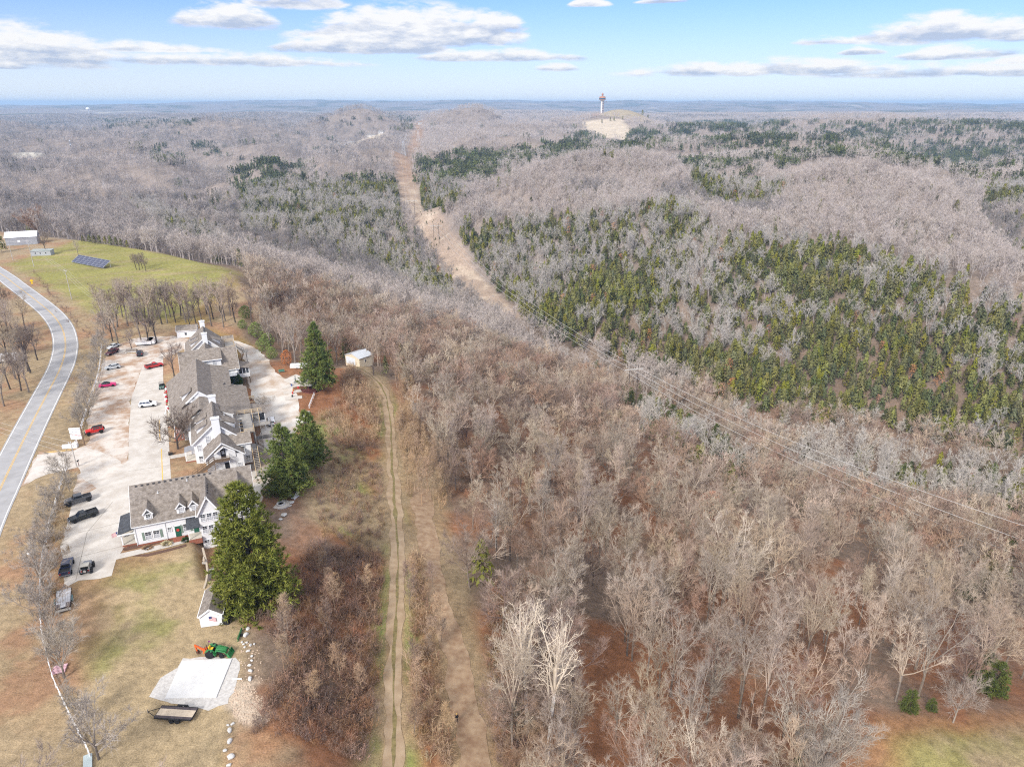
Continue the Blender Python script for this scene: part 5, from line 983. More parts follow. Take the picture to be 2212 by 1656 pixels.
car('van', 'small white van parked on the back drive beside the decks', 'van', FP(789, 1200), FP(796, 1232), paint('white_paint', (.8, .8, .8)), 'van')
def utility_cart():
    t = place('utility_vehicle', 'dark green open utility vehicle parked against the porch edge', 'utility vehicle', FP(474, 1148), FP(477, 1126)); g = paint('deep_green_paint', (.035, .09, .065))
    soft(loft([(-1.5, .4, .7), (-1.5, .85, .72), (-.4, .85, .72), (-.35, .6, .72), (.4, .6, .72), (.6, .95, .7), (1.4, .85, .66), (1.5, .4, .66)]).build('body', g, t), .05)
    MB().box(-.45, -.6, .62, 0, .6, .8).box(-.5, -.6, .8, -.38, .6, 1.2).build('seat', M_BLKP, t); MB().box(-1.45, -.66, .86, -.55, .66, .92).build('bed_liner', M_BLKP, t)
    c = MB()
    for s in (-1, 1): c.tube((-.5, s * .68, .8), (-.45, s * .64, 1.8), .035).tube((.6, s * .68, .9), (.35, s * .64, 1.8), .035).tube((-.45, s * .64, 1.8), (.35, s * .64, 1.8), .035)
    c.tube((-.45, -.64, 1.8), (-.45, .64, 1.8), .035).tube((.35, -.64, 1.8), (.35, .64, 1.8), .035); c.build('roll_cage', M_BLKP, t); lamps(t, 1.48, -1.5, .66, .7, .7, .1)
    for x in (-.95, .98):
        for s in (-1, 1): wheel(t, x, s * .66, .32, .26, M_RIMD)
utility_cart()
# ------------------------------------------------------------------ tractor
def tractor():
    x0, y0 = F(617, 1926); x1, y1 = F(650, 1927); d = Vector((x1 - x0, y1 - y0)); an = math.atan2(d.y, d.x)
    t = thing('tractor', 'green tractor with yellow seat, front loader bucket and orange backhoe', 'tractor', (x0, y0 + .75, z1(x0, y0) + .01), an)
    g = paint('tractor_green', (.03, .20, .055), .4); ye = paint('tractor_yellow', (.78, .50, .02), .45); og = paint('digger_orange', (.75, .12, .015), .45)
    wb = 1.75
    soft(loft([(.75, .75, .36), (.78, 1.3, .38), (1.0, 1.36, .36), (2.2, 1.2, .33), (2.36, 1.05, .3), (2.36, .7, .28)]).build('hood', g, t), .07)
    MB().box(-.3, -.3, .5, 2.0, .3, .8).build('chassis', M_BLKP, t)
    for s in (-1, 1):
        soft(MB().prism([(-.75, .75), (-.7, 1.1), (-.35, 1.3), (.3, 1.28), (.6, .95), (.95, .5), (.85, .45), (.5, .85), (.2, 1.16), (-.35, 1.18), (-.6, 1.02)], 'y', s * .38 if s > 0 else s * .95, s * .95 if s > 0 else s * .38).build('fender', g, t), .04)
        wheel(t, 0, s * .82, .66, .42, ye); wheel(t, wb, s * .7, .38, .26, ye)
        a = MB(); a.prism([(.75, .85), (.8, 1.25), (1.2, 1.3), (2.3, 1.0), (2.75, .35), (2.62, .28), (2.2, .85), (1.2, 1.12), (.95, 1.0), (.95, .8)], 'y', s * .5, s * .6 if s > 0 else s * .5 - .1 * 0 + s * .1); soft(a.build('loader_arm', g, t), .02)
    b = MB()
    for p, q in (((2.75, .95), (2.62, .55)), ((2.62, .55), (2.72, .18)), ((2.72, .18), (3.15, .1))): b.slab([(p[0], -.75, p[1]), (q[0], -.75, q[1]), (q[0], .75, q[1]), (p[0], .75, p[1])], .05)
    for s in (-1, 1): b.prism([(2.75, .95), (2.62, .55), (2.72, .16), (3.15, .1)], 'y', s * .75 - .025, s * .75 + .025)
    b.build('bucket', g, t); MB().box(.25, -.36, .72, .8, .36, .8).build('floor', M_BLKP, t)
    soft(MB().box(-.25, -.3, 1.02, .25, .3, 1.16).build('seat', ye, t), .06); soft(MB().box(-.33, -.28, 1.16, -.18, .28, 1.62).build('seat_back', ye, t), .06)
    sw = MB(); sw.m = Matrix.Translation((.62, 0, 1.5)) @ Matrix.Rotation(-.7, 4, 'Y')
    for i in range(12): a0, a1 = i * PI / 6, (i + 1) * PI / 6; sw.tube((.2 * math.cos(a0), .2 * math.sin(a0), 0), (.2 * math.cos(a1), .2 * math.sin(a1), 0), .022, k=5)
    sw.tube((0, 0, 0), (0, 0, -.35), .03).tube((-.2, 0, 0), (.2, 0, 0), .018).build('steering_wheel', M_BLKP, t)
    # backhoe at the rear
    MB().box(-1.15, -.45, .45, -.75, .45, .95).build('digger_mount', og, t)
    MB().tube((-.85, -.2, .9), (-.85, -.2, 1.65), .05).tube((-.85, .2, .9), (-.85, .2, 1.65), .05).build('control_lever', M_BLKP, t)
    soft(MB().prism([(-1.05, .7), (-1.1, 1.0), (-2.45, 1.75), (-2.6, 1.6), (-1.4, .72)], 'y', -.11, .11).build('boom', og, t), .03); soft(MB().prism([(-2.6, 1.72), (-2.42, 1.62), (-2.2, .55), (-2.35, .5)], 'y', -.09, .09).build('dipper', og, t), .03)
    MB().tube((-1.3, 0, 1.25), (-2.2, 0, 1.78), .045, mi=0).build('hydraulic_ram', M_CHR, t)
    MB().prism([(-2.38, .6), (-2.15, .6), (-1.95, .25), (-2.1, .1), (-2.35, .3)], 'y', -.25, .25).build('digger_bucket', mat('rusty_steel', (.12, .06, .04), .8, .3, 4), t)
    MB().tube((-.6, .5, 1.2), (-.6, .5, 2.2), .02).build('flag_staff', M_BLKP, t); MB().box(-.6, .49, 1.85, -.3, .51, 2.15).build('pennant', mat('purple_cloth', (.20, .05, .16), .8), t)
tractor()
# ------------------------------------------------------------------ trailers
def flat_trailer(name, label, hitch, tail, width, deckm, sidem, z, L, gate=False, tongue=1.4):
    f = Vector(hitch); r = Vector(tail); d = (f - r).normalized(); an = math.atan2(d.y, d.x)
    t = thing(name, label, 'trailer', (r.x, r.y, z1(r.x, r.y) + .02), an, 'flatbed trailers'); n = 9; w_ = width / n
    me = MB().box(0, -w_ / 2 + .01, z - .05, L, w_ / 2 - .01, z).mesh('plank', deckm); me2 = MB().box(0, -w_ / 2 + .01, z - .05, L, w_ / 2 - .01, z).mesh('plank', sidem)
    for i in range(n): link('plank', me2 if (i < 2 or i > 6) and sidem is not deckm else me, t, (0, -width / 2 + w_ * (i + .5), .003 * (i % 2)))
    fr = MB(); 
    for s in (-1, 1): fr.box(-.05, s * width / 2 - .05, z - .18, L + .05, s * width / 2 + .05, z + .03)
    fr.box(-.08, -width / 2, z - .18, -.02, width / 2, z + .02).box(L, -width / 2, z - .18, L + .06, width / 2, z + .02); fr.build('frame', M_BLKP, t)
    tg = MB().tube((L, -width * .38, z - .12), (L + tongue, 0, z - .12), .05, k=4).tube((L, width * .38, z - .12), (L + tongue, 0, z - .12), .05, k=4); tg.build('tongue', M_BLKP, t)
    MB().tube((L + tongue, 0, z - .45), (L + tongue, 0, z + .25), .05).build('jack', M_CHR, t)
    for s in (-1, 1):
        for x in (L * .36, L * .36 + .82): wheel(t, x, s * (width / 2 + .17), .33, .22, M_PORCH if not gate else M_RIMD)
        soft(MB().prism([(L * .36 - .42, .5), (L * .36 - .3, .76), (L * .36 + 1.12, .76), (L * .36 + 1.24, .5), (L * .36 + 1.16, .5), (L * .36 + 1.06, .7), (L * .36 - .24, .7), (L * .36 - .34, .5)], 'y', s * (width / 2 + .06) if s > 0 else s * (width / 2 + .3), s * (width / 2 + .3) if s > 0 else s * (width / 2 + .06)).build('fender', M_BLKP if not gate else paint('teal_paint', (.05, .11, .11)), t), .02)
    if gate:
        MB().box(-.7, -width / 2, z - .3, -.08, width / 2, z - .22).build('beaver_tail', M_DECK, t)
        for s in (-1, 1):
            g = MB()
            for i in range(5): g.box(-.3 + i * .3, s * .75 - .28, z + .04 + .02 * i, -.24 + i * .3, s * .75 + .28, z + .1 + .02 * i)
            for y in (-.28, 0, .28): g.box(-.3, s * .75 + y - .02, z + .03, .96, s * .75 + y + .02, z + .08)
            g.build('ramp', mat('rusty_steel', (.12, .06, .04)), t)
    return t
flat_trailer('flatbed_trailer', 'grey-decked flatbed trailer with rusty ramps hitched to the navy pickup', F(191, 1711), F(187, 1789), 2.2, mat('silver_deck_board', (.50, .50, .52), .85, .12, 1.5), MATS['silver_deck_board'], .72, 5.3, True, 1.2)
flat_trailer('flatbed_trailer', 'low trailer with pale planks between dark edges, below the concrete slab', F(442, 2092), F(571, 2100), 2.1, mat('pale_plank', (.56, .47, .36), .85, .15, 1.5), mat('stained_plank', (.085, .07, .075), .85, .3, 1.2), .62, 5.1, False, 1.5)
# ------------------------------------------------------------------ slab, sheds, garage, gazebo, barn
def slab():
    P = FS([(483, 2047), (634, 2043), (680, 1930), (534, 1936)]); t = MB(); t.slab([(x, y, .16) for x, y in P], .22)
    o = t.build('concrete_slab', M_SLAB); tag(o, 'bare white concrete slab lying on the gravel pad beside the tractor', 'slab')
    tag(MB().tube((*F(680, 1989), .1), (*F(709, 1989), .1), .09).build('white_pipe', M_TRIM), 'short white pipe lying across the gravel edge by the boulders', 'pipe')
slab()
M_FLAGR = mat('flag_red', (.50, .05, .06), .8, .1, 2); M_FLAGW = mat('flag_white', (.75, .74, .74), .8, .05, 2); M_FLAGB = mat('flag_blue', (.05, .06, .18), .8, .1, 2)
def flag(name, label, loc, rz, w_, h, tilt=0.0, staff=True):
    t = thing(name, label, 'flag', loc, rz); me = MB()
    for i in range(13):
        z0 = h * (1 - (i + 1) / 13); c = 0 if i > 6 else w_ * .4
        for k in range(4):
            xa, xb = c + (w_ - c) * k / 4, c + (w_ - c) * (k + 1) / 4; f = lambda x: .06 * math.sin(x * 5) * (x / w_); s = lambda x: -tilt * x
            me.add([(xa, f(xa), z0 + s(xa)), (xb, f(xb), z0 + s(xb)), (xb, f(xb), z0 + h / 13 + s(xb)), (xa, f(xa), z0 + h / 13 + s(xa))], [(0, 1, 2, 3)], i % 2)
    me.build('stripes', [M_FLAGR, M_FLAGW], t); MB().box(0, -.012, h * 6 / 13, w_ * .4, .012, h).build('canton', M_FLAGB, t)
    if staff: MB().tube((-.02, 0, -h * .4), (-.02, 0, h * 1.1), .025).build('staff', M_TRIM, t)
def shed():
    x, y = -49.78, 91.46; an = math.atan2(92.18 - 91.46, 3.34)
    S = thing('shed', 'small white gabled shed with a flag on its end, beside the great pine', 'shed', (x, y, z1(x, y) - .05), an)
    gable_block(S, 0, 3.42, 0, 6.6, .1, 2.25, 3.45, axis='b', over=.18, t=.1); MB().box(.1, .1, -1, 3.3, 6.5, .1).build('foundation', M_FOUND, S)
    wx, wy = x + 1.45 * math.cos(an), y + 1.45 * math.sin(an) - .08
    flag('flag', 'striped flag pinned to the end wall of the white shed', (wx, wy, z1(x, y) + 1.25), an, 1.05, .72, .35, False)
shed()
xy = inn_w(0, 0); fx, fy = F(361, 1588)
flag('flag', 'striped flag on a slanted staff at the porch of the front house', (fx - .4, fy, 1.6), math.radians(200), 1.3, .8, .25)
def back_shed():
    x, y = F(520, 990); S = thing('shed', 'white shed with shingled roof standing behind the row, left of far house', 'shed', (x, y, 0), math.radians(14))
    gable_block(S, 0, 6.6, 0, 4.2, 0, 2.6, 4.0, axis='a', over=.25, t=.12); MB().box(2.6, -.05, .9, 3.3, 0, 1.8).build('window', M_GLASS, S)
back_shed()
def garage():
    x, y = F(1054, 1072, -6.2); S = thing('garage', 'cream metal garage with pale grey roof and white door at the track end', 'garage', (x, y, z1(x, y) - .1), math.radians(52))
    cr = mat('cream_metal_siding', (.66, .58, .44), .6, .05, 1); mr = mat('pale_metal_roof', (.56, .59, .63), .4, .06, .6, metal=.15)
    MB().prism([(0, -1), (7.4, -1), (7.4, 3.0), (3.7, 4.1), (0, 3.0)], 'x', 0, 6.0).build('wall', cr, S); r = MB()
    for p in (-.25, 7.65): r.slab([(-.3, p, 2.96), (6.3, p, 2.96), (6.3, 3.7, 4.18), (-.3, 3.7, 4.18)], .08)
    r.build('roof', mr, S); MB().box(-.06, 2.2, .05, 0, 7.0, 2.5).build('garage_door', mat('pale_grey_door', (.62, .66, .70), .5, .04, 1), S)
    w_ = MB().box(2.2, -.07, 1.2, 2.75, 0, 2.2).build('window', M_TRIM, S); MB().box(2.27, -.09, 1.27, 2.68, -.06, 2.13).build('pane', M_GLASS, w_)
garage()
def gazebo():
    x, y = F(908, 1150, -3.3); z = z1(x, y); G = thing('gazebo', 'octagonal red-brown gazebo with two-tier shingled roof beneath the tall pine', 'gazebo', (x, y, z), .2); wd = mat('red_brown_wood', (.15, .055, .045), .8, .2, 3); R = 2.6
    MB().lathe([(R, -1.2), (R, .25)], 8).build('floor', wd, G)
    for i in range(8):
        a = 2 * PI * i / 8; b = 2 * PI * (i + 1) / 8; p = Vector((R * .96 * math.cos(a), R * .96 * math.sin(a), 0)); q = Vector((R * .96 * math.cos(b), R * .96 * math.sin(b), 0))
        MB().tube(p + Vector((0, 0, .2)), p + Vector((0, 0, 2.5)), .09, k=4).build('post', wd, G)
        if i != 4:
            r = MB(); r.tube(p + Vector((0, 0, 1.1)), q + Vector((0, 0, 1.1)), .05, k=4)
            for k in range(9): c = p.lerp(q, k / 8); r.tube(c + Vector((0, 0, .25)), c + Vector((0, 0, 1.1)), .035, k=4)
            r.build('railing', wd, G)
    sh = mat('tan_grey_shingle', (.27, .25, .22), .9, .2, 3, col2=(.36, .34, .30)); MB().lathe([(R + .35, 2.35), (1.0, 3.35)], 8).build('roof', sh, G); MB().lathe([(1.15, 3.55), (.05, 4.2)], 8).build('cupola_roof', sh, G); MB().lathe([(.9, 3.3), (.9, 3.62)], 8).build('cupola', wd, G)
    tag(MB().lathe([(.3, 0), (.4, .5), (.3, .55)], 10).build('wreath_planter', M_FLAGR, None, (x - 2.9, y - 1.2, z + 1.1)), 'red wreath hanging on the gazebo railing', 'wreath')
gazebo()
def barn():
    x, y = at(14, 531); B = thing('barn', 'grey barn with white metal roof at the far edge of the green field', 'barn', (x, y, 0), math.radians(22)); wd = mat('grey_barn_boards', (.33, .335, .35), .85, .12, .8)
    MB().prism([(0, -.5), (9, -.5), (9, 4.6), (4.5, 7.2), (0, 4.6)], 'x', 0, 16).build('wall', wd, B); r = MB(); wr = mat('white_metal_roof', (.78, .80, .83), .35, .05, .5)
    for p in (-.4, 9.4): r.slab([(-.4, p, 4.5), (16.4, p, 4.5), (16.4, 4.5, 7.35), (-.4, 4.5, 7.35)], .1)
    r.build('roof', wr, B); MB().box(6, -.06, 1.6, 7.4, 0, 2.8).build('window', M_TRIM, B); d = MB().box(-.07, 3.2, -.2, 0, 5.8, 3.0).build('door', M_TRIM, B); MB().box(-.1, 3.6, 0, -.06, 4.6, 1.6).build('opening', M_BLKP, d)
    x, y = at(68, 553); H = thing('house', 'low pale house with flat grey roof half hidden behind the big bare tree', 'house', (x, y, 0), math.radians(10)); H.scale = (.62, .8, .9); pw = mat('pale_siding', (.40, .41, .41), .7, .06, 1)
    MB().box(0, 0, -.3, 16, 6, 3.0).build('wall', pw, H); MB().slab([(-.4, -.4, 3.02), (16.4, -.4, 3.02), (16.4, 6.4, 3.3), (-.4, 6.4, 3.3)], .2).build('roof', mat('grey_green_roof', (.34, .37, .35), .7, .08, .6), H)
    for a in (3, 7, 11.5): w_ = MB().box(a, -.06, 1, a + 1.2, 0, 2.2).build('window', M_TRIM, H); MB().box(a + .1, -.09, 1.1, a + 1.1, -.05, 2.1).build('pane', M_GLASS, w_)
barn()
def solar():
    x0, y0 = F(210, 770); x1, y1 = F(302, 788); d = Vector((x1 - x0, y1 - y0)); L = d.length; S = thing('solar_array', 'blue solar panel array on a tilted rack in the green field', 'solar panels', (x0, y0, .25), math.atan2(d.y, d.x))
    n, rows = 8, 4; w_ = L / n; h = 1.35; tl = math.radians(32); fr = mat('panel_frame', (.55, .57, .60), .4, .05, 2, metal=.3); ce = mat('solar_cell', (.018, .024, .07), .15, .3, 3, spec=.8)
    pm = MB().box(.06, .05, 0, w_ - .06, h - .05, .05).mesh('panel', ce)
    for i in range(n):
        for j in range(rows): o = link('panel', pm, S, (i * w_, j * h * math.cos(tl), .35 + j * h * math.sin(tl) + .03)); o.rotation_euler[0] = tl
    f = MB(); f.m = Matrix.Translation((0, 0, .35)) @ Matrix.Rotation(tl, 4, 'X')
    for i in range(n + 1): f.box(i * w_ - .06, 0, -.02, i * w_ + .06, rows * h, .07)
    for j in range(rows + 1): f.box(0, j * h - .04, -.02, L, j * h + .04, .06)
    f.build('rack', fr, S)
    for i in range(0, n + 1, 2): MB().tube((i * w_, 4.1, -.4), (i * w_, 4.1, 2.9), .09).build('leg', fr, S); MB().tube((i * w_, .5, -.4), (i * w_, .5, .6), .09).build('leg', fr, S)
solar()
# ------------------------------------------------------------------ trees and brush round the property
def tree(pair, xy, s, label, group=None, name='bare_tree', cat='tree', sz=None, rz=None, sink=.2):
    x, y = xy; t = thing(name, label, cat, (x, y, z1(x, y) - sink), rnd.uniform(0, 6.28) if rz is None else rz, group); t.scale = (s, s, sz or s)
    link('trunk', pair[0], t); link('crown', pair[1], t); return t
def proto(kw, seed, bark, twig):
    T, C = bare_tree(seed, **kw); return (T.mesh('trunk', bark), C.mesh('crown', twig))
M_GTW = mat('grey_twigs', (.38, .33, .275), .9, .2, .3, objvar=.12); M_DKB = mat('dark_bark', (.085, .07, .06), .9, .3, 1.5); M_DKT = mat('dark_twigs', (.24, .185, .15), .9, .25, .3, objvar=.15); M_TANT = mat('tan_stems', (.46, .32, .20), .9, .2, .4, objvar=.12); M_BRNT = mat('brown_brush', (.34, .20, .125), .9, .3, .3, objvar=.22)
GREYT = [proto(dict(h=9, lead=8, spread=.85, fork=.22, n2=7, n3=5, r0=.14, tw=.04, twl=.9), 71, M_BARK, M_GTW), proto(dict(h=8, lead=9, spread=1.0, fork=.18, n2=6, n3=5, r0=.13, tw=.04, twl=.9), 72, M_BARK, M_GTW), proto(dict(h=11, lead=8, spread=.8, fork=.25, n2=8, n3=6, r0=.2, tw=.04, twl=1.0), 73, M_BARK, M_GTW)]
LOTT = [proto(dict(h=15, lead=7, spread=.6, fork=.45, n2=8, n3=5, r0=.3, tw=.045), 74, M_DKB, M_DKT), proto(dict(h=17, lead=6, spread=.5, fork=.5, n2=8, n3=5, r0=.32, tw=.045), 75, M_BARK, M_TWIG)]
SAPL = [proto(dict(h=9, lead=22, spread=.55, n2=3, n3=3, ntw=4, r0=.09, tw=.035, twl=.7, whorl=True), 76, M_TANT, M_TANT), proto(dict(h=8, lead=20, spread=.7, n2=3, n3=3, ntw=4, r0=.08, tw=.035, twl=.7, whorl=True), 77, M_BARK, M_TWIG2)]
# hedge trees along the white rail fence by the road
for i, (u, v, k, s) in enumerate([(289, 2222, 2, .98), (240, 2120, 0, .8), (188, 1985, 2, .85), (176, 1925, 0, .8), (150, 1870, 1, .95), (128, 1815, 0, .95), (112, 1770, 1, .85), (126, 1722, 2, .75), (118, 1680, 1, .9), (136, 1640, 0, .9), (128, 1598, 1, .8), (148, 1560, 0, .85), (160, 1505, 1, .85), (168, 1470, 0, .7), (196, 1408, 2, .72), (205, 1440, 0, .6)]):
    tree(GREYT[k], F(u, v), s, ('rounded', 'low spreading', 'tall')[k] + ' grey leafless hedge tree on the white rail fence line ' + ('beside the lawn' if v > 1730 else 'beside the parked pickups' if v < 1600 else 'beside the flatbed trailer'), 'grey hedge trees on the roadside fence')
for i, (u, v) in enumerate([(236, 1250), (246, 1222), (250, 1190), (262, 1160), (268, 1130), (276, 1105), (284, 1075), (290, 1050), (296, 1022), (300, 1000), (258, 1205), (240, 1235), (280, 1088), (305, 980)]):
    tree(GREYT[(i * 2) % 3], F(u, v), rnd.uniform(.65, .9), 'low grey leafless hedge tree between the gravel lot and the road', 'low hedge trees beside the gravel lot')
for u, v, k, s in [(330, 1000, 0, .85), (348, 1012, 1, .95), (388, 1026, 0, .5), (415, 1008, 1, 1.), (438, 1010, 0, 1.0), (459, 1005, 0, .95), (310, 965, 1, .9), (345, 958, 0, .9), (375, 955, 1, 1.), (405, 950, 0, 1.05), (440, 955, 1, 1.0), (475, 950, 0, 1.0), (490, 948, 1, .95), (515, 945, 0, .95), (545, 945, 1, .9), (560, 965, 0, .6), (590, 940, 1, .85), (625, 935, 0, .9), (660, 940, 1, .95), (690, 945, 0, .9), (300, 930, 1, .8), (360, 930, 1, .85), (460, 925, 1, .9), (530, 925, 0, .95), (325, 945, 0, .9), (392, 935, 1, .95), (425, 930, 0, .9), (500, 930, 1, .9), (555, 930, 1, .9), (605, 920, 1, .9), (645, 915, 0, .85), (675, 925, 1, .95), (575, 950, 0, .9), (620, 955, 1, 1.0), (655, 960, 1, .95)]:
    tree(LOTT[k], F(u, v), s, 'tall bare tree in the row between the gravel lot and the green field', 'tall bare trees behind the gravel lot')
for u, v, k, s in [(90, 1092, 0, 1.05), (82, 1088, 0, .95), (45, 1110, 1, .9), (15, 930, 0, .9), (110, 1055, 0, .8), (62, 1145, 0, .8), (12, 1190, 1, .8), (30, 1140, 0, .85), (-10, 1060, 1, .9), (20, 1050, 0, .9), (70, 1050, 1, .85), (-5, 980, 0, .9), (40, 985, 1, .8)]:
    tree(LOTT[k], F(u, v), s, 'dark-trunked bare tree on the rusty bank left of the road bend', 'bare trees left of the road')
for u, v, s in [(770, 985, .8), (795, 1030, .85), (832, 1070, .95), (868, 1085, 1.0), (848, 1040, .9), (905, 1060, .9), (812, 985, .9), (740, 965, .8), (880, 1020, .95), (1093, 1080, .9), (930, 1040, .9), (985, 1030, .9)]:
    tree(LOTT[1], F(u, v, -4), s, 'tall bare tree at the wood edge behind the back drive', 'bare trees behind the back drive')
tree(proto(dict(h=8, lead=8, spread=1.05, fork=.25, n2=7, n3=6, r0=.2), 81, M_DKB, M_DKT), F(521, 1315), 1.35, 'wide low bare tree in the bed before the stair gable house', None)
tree(LOTT[0], F(512, 1110), .8, 'bare tree in front of the third inn house, hiding the red pickup', None)
tree(GREYT[1], F(548, 1290), .5, 'small bushy bare shrub tree beside the side porch', None, 'shrub', 'shrub')
tree(GREYT[0], F(772, 1212, -2.5), .75, 'slender bare tree on the back drive beside the picnic tables', None)
tree(LOTT[0], F(137, 745), .85, 'big dark bare tree before the low pale house by the field', None); tree(LOTT[1], F(230, 748), .5, 'thin lone bare tree at the top of the green field', None)
tree(proto(dict(h=17, lead=9, spread=1.0, fork=.2, n2=8, n3=6, r0=.5, tw=.08, twl=1.6), 82, M_DKB, M_TWIG2), at(83, 505), 1.15, 'huge round-crowned bare tree behind the grey barn', None)
for u, v in [(410, 792), (418, 786), (400, 790), (428, 795)]: tree(LOTT[0], F(u, v), .55, 'dark bare tree in the clump standing within the green field', 'bare clump in the field')
# evergreens near the house: whorled boughs carrying needle tufts
def hero_pine(seed, h, R, nb, m, skirt=.06, tuft=.55, power=.8):
    r = random.Random(seed); T = MB().tube((0, 0, -1), (0, 0, h * .93), .028 * h * .6, .03, 8, cap=False); C = MB()
    for lv in range(nb):
        t = (lv + r.random()) / nb; z = h * (skirt + (1 - skirt) * t); Rl = R * ((1 - t) ** power) * (.5 + .5 * min(1, t * 8 + .55)) + .25
        for k in range(int(5 + 7 * (1 - t))):
            a = r.uniform(0, 6.28); L = Rl * r.uniform(.7, 1.1); dr = Vector((math.cos(a), math.sin(a), .28 - .3 * (1 - t))); tip = Vector((0, 0, z)) + dr * L
            T.tube((0, 0, z), tip, .05, .015, 3, cap=False)
            for j in range(max(3, int(L / .55))):
                f = 1 - (j / max(3, int(L / .55))) * .72; c = Vector((0, 0, z)) + dr * L * f + rv(r, .16 + .1 * L * .3)
                ax = (dr * .8 + Vector((0, 0, .9)) + rv(r, .25)).normalized(); s = tuft * r.uniform(.75, 1.3)
                for b in range(12):
                    d = (ax * .75 + rv(r, .5)).normalized(); u = d.cross(rv(r) + Vector((0, 0, .6))).normalized() * s * .15
                    C.add([c - u, c + u, c + d * s * 1.25], [(0, 1, 2)])
    return (T.mesh('trunk', M_DKB), C.mesh('needles', m))
def two_tone(name, a, b, sc_):
    return mat(name, a, .65, .3, sc_, col2=b, detail=6)
M_PB = two_tone('bright_pine_needles', (.14, .175, .026), (.27, .27, .05), .45); M_PG = two_tone('white_pine_needles', (.12, .18, .05), (.23, .25, .055), .35)
def top_h(u, v, zb, ut, vt):        # height of something whose foot and tip are seen at these pixels
    x, y = at(u, v, zb); best = min(((proj(np.array(x), np.array(y), np.array(zb + h * .1))[1] - vt) ** 2, h * .1) for h in range(1, 400)); return (x, y), best[1]
def pine(u, v, zb, vt, R, seed, label, m, dens=2.4, **kw):
    xy, h = top_h(u, v, zb, u, vt); z = z1(*xy); T, C = hero_pine(seed, h, R, int(h * dens), m, **kw); t = thing('pine_tree', label, 'pine tree', (xy[0], xy[1], z - .2), 0); link('trunk', T, t); link('needles', C, t)
pine(556, 1322, -2.5, 1045, 7.0, 91, 'great bushy bright green pine towering beside the small white shed', M_PB, power=.55, tuft=.62, skirt=.03, dens=2.8)
pine(622, 1068, -4, 930, 6.0, 92, 'dark green pine on the slope, front one of the close pair', M_PG, power=.7, skirt=.03); pine(672, 1012, -4.5, 898, 5.2, 93, 'rear pine of the close pair above the leafy bank', M_PG, power=.75, skirt=.05)
pine(692, 852, -4.5, 708, 6.0, 94, 'tall dark green spire pine shading the gazebo', M_PG, power=.85, skirt=.1)
CEDN = [hero_pine(101, 10, 2.8, 24, two_tone('cedar_tufts', (.07, .105, .026), (.155, .17, .04), .5), skirt=.02, tuft=.5, power=.6), hero_pine(102, 9, 3.2, 20, MATS['cedar_tufts'], skirt=.02, tuft=.5, power=.5)]
def evergreen(u, v, z, s, label, k=3, name='cedar_tree', grp=None): tree(PINES[k] if v < 700 else CEDN[k == 3], at(u, v, z), s, label, grp, name, 'evergreen')
for u, v, s in [(180, 524, .42), (195, 526, .5), (205, 528, .52), (216, 527, .5), (228, 527, .45), (240, 530, .55), (252, 530, .5), (262, 531, .45), (275, 532, .4)]: evergreen(u, v, 0, s * .9, 'dark cedar in the low row along the top of the green field', 3, grp='cedars along the field top')
evergreen(4, 545, 0, .9, 'dark cedar at the far left edge before the barn')
def clipped():
    x, y = F(692, 1136, -2.5); r = random.Random(5); C = MB()
    for i in range(2600):
        d = rv(r).normalized(); p = Vector((0, 0, 2.0)) + Vector((d.x * 1.95, d.y * 1.95, d.z * 2.1)) * r.uniform(.86, 1.03); u = d.orthogonal().normalized() * .16; C.add([p - u, p + u, p + (d + rv(r, .5)) * .3], [(0, 1, 2)])
    t = thing('round_shrub', 'clipped dark green ball shrub beside the third inn house', 'shrub', (x, y, z1(x, y))); link('foliage', C.mesh('foliage', two_tone('box_leaves', (.02, .045, .012), (.05, .085, .02), .8)), t); MB().tube((0, 0, -.3), (0, 0, 1.5), .15).build('stem', M_DKB, t)
clipped()
def leafy(seed, h, R, n, s, mt):
    r = random.Random(seed); T = MB().tube((0, 0, -.5), (0, 0, h * .6), .12, .05, 5, cap=False); C = MB()
    for k in range(7): a = r.uniform(0, 6.28); T.tube((0, 0, h * .2), (R * .7 * math.cos(a), R * .7 * math.sin(a), h * r.uniform(.5, .9)), .06, .02, 4, cap=False)
    for i in range(n):
        a = r.uniform(0, 6.28); t = r.random(); q = R * (math.sin(PI * min(1, .15 + t * .85)) ** .6) * r.random() ** .4; p = Vector((q * math.cos(a), q * math.sin(a), h * (.1 + .9 * t))); d = rv(r).normalized(); u = d.orthogonal().normalized() * s * .4
        C.add([p - u, p + u, p + d * s], [(0, 1, 2)])
    return (T.mesh('trunk', M_BARK), C.mesh('foliage', mt))
M_HON = two_tone('green_shrub_leaves', (.10, .14, .03), (.19, .23, .06), .6); HON = leafy(3, 6, 3, 700, .45, M_HON); RUSTB = leafy(4, 9, 4.2, 2200, .3, mat('pink_brown_leaves', (.42, .24, .17), .8, .25, .5)); ORNG = leafy(5, 7, 2.6, 700, .4, mat('orange_leaves', (.42, .15, .05), .8, .2, .5))
for u, v, s in [(725, 960, .9), (752, 990, 1.0), (775, 1040, .9), (800, 1060, .7), (715, 985, .6), (785, 1015, .9)]: tree(HON, F(u, v, -4), s, 'half-green leafy shrub at the wood edge beyond the back drive', 'green shrubs at the wood edge', 'shrub', 'shrub')
tree(RUSTB, at(1535, 1130, -36), 1.25, 'round pinkish-brown tree still holding its dry leaves in the wood', None, 'oak_tree'); tree(ORNG, at(1180, 800, -46), .9, 'small orange-leaved tree among grey crowns upslope', None, 'oak_tree'); tree(ORNG, F(842, 1075, -4), .75, 'rust-leaved small tree beneath the wood edge by the boat', None, 'oak_tree')
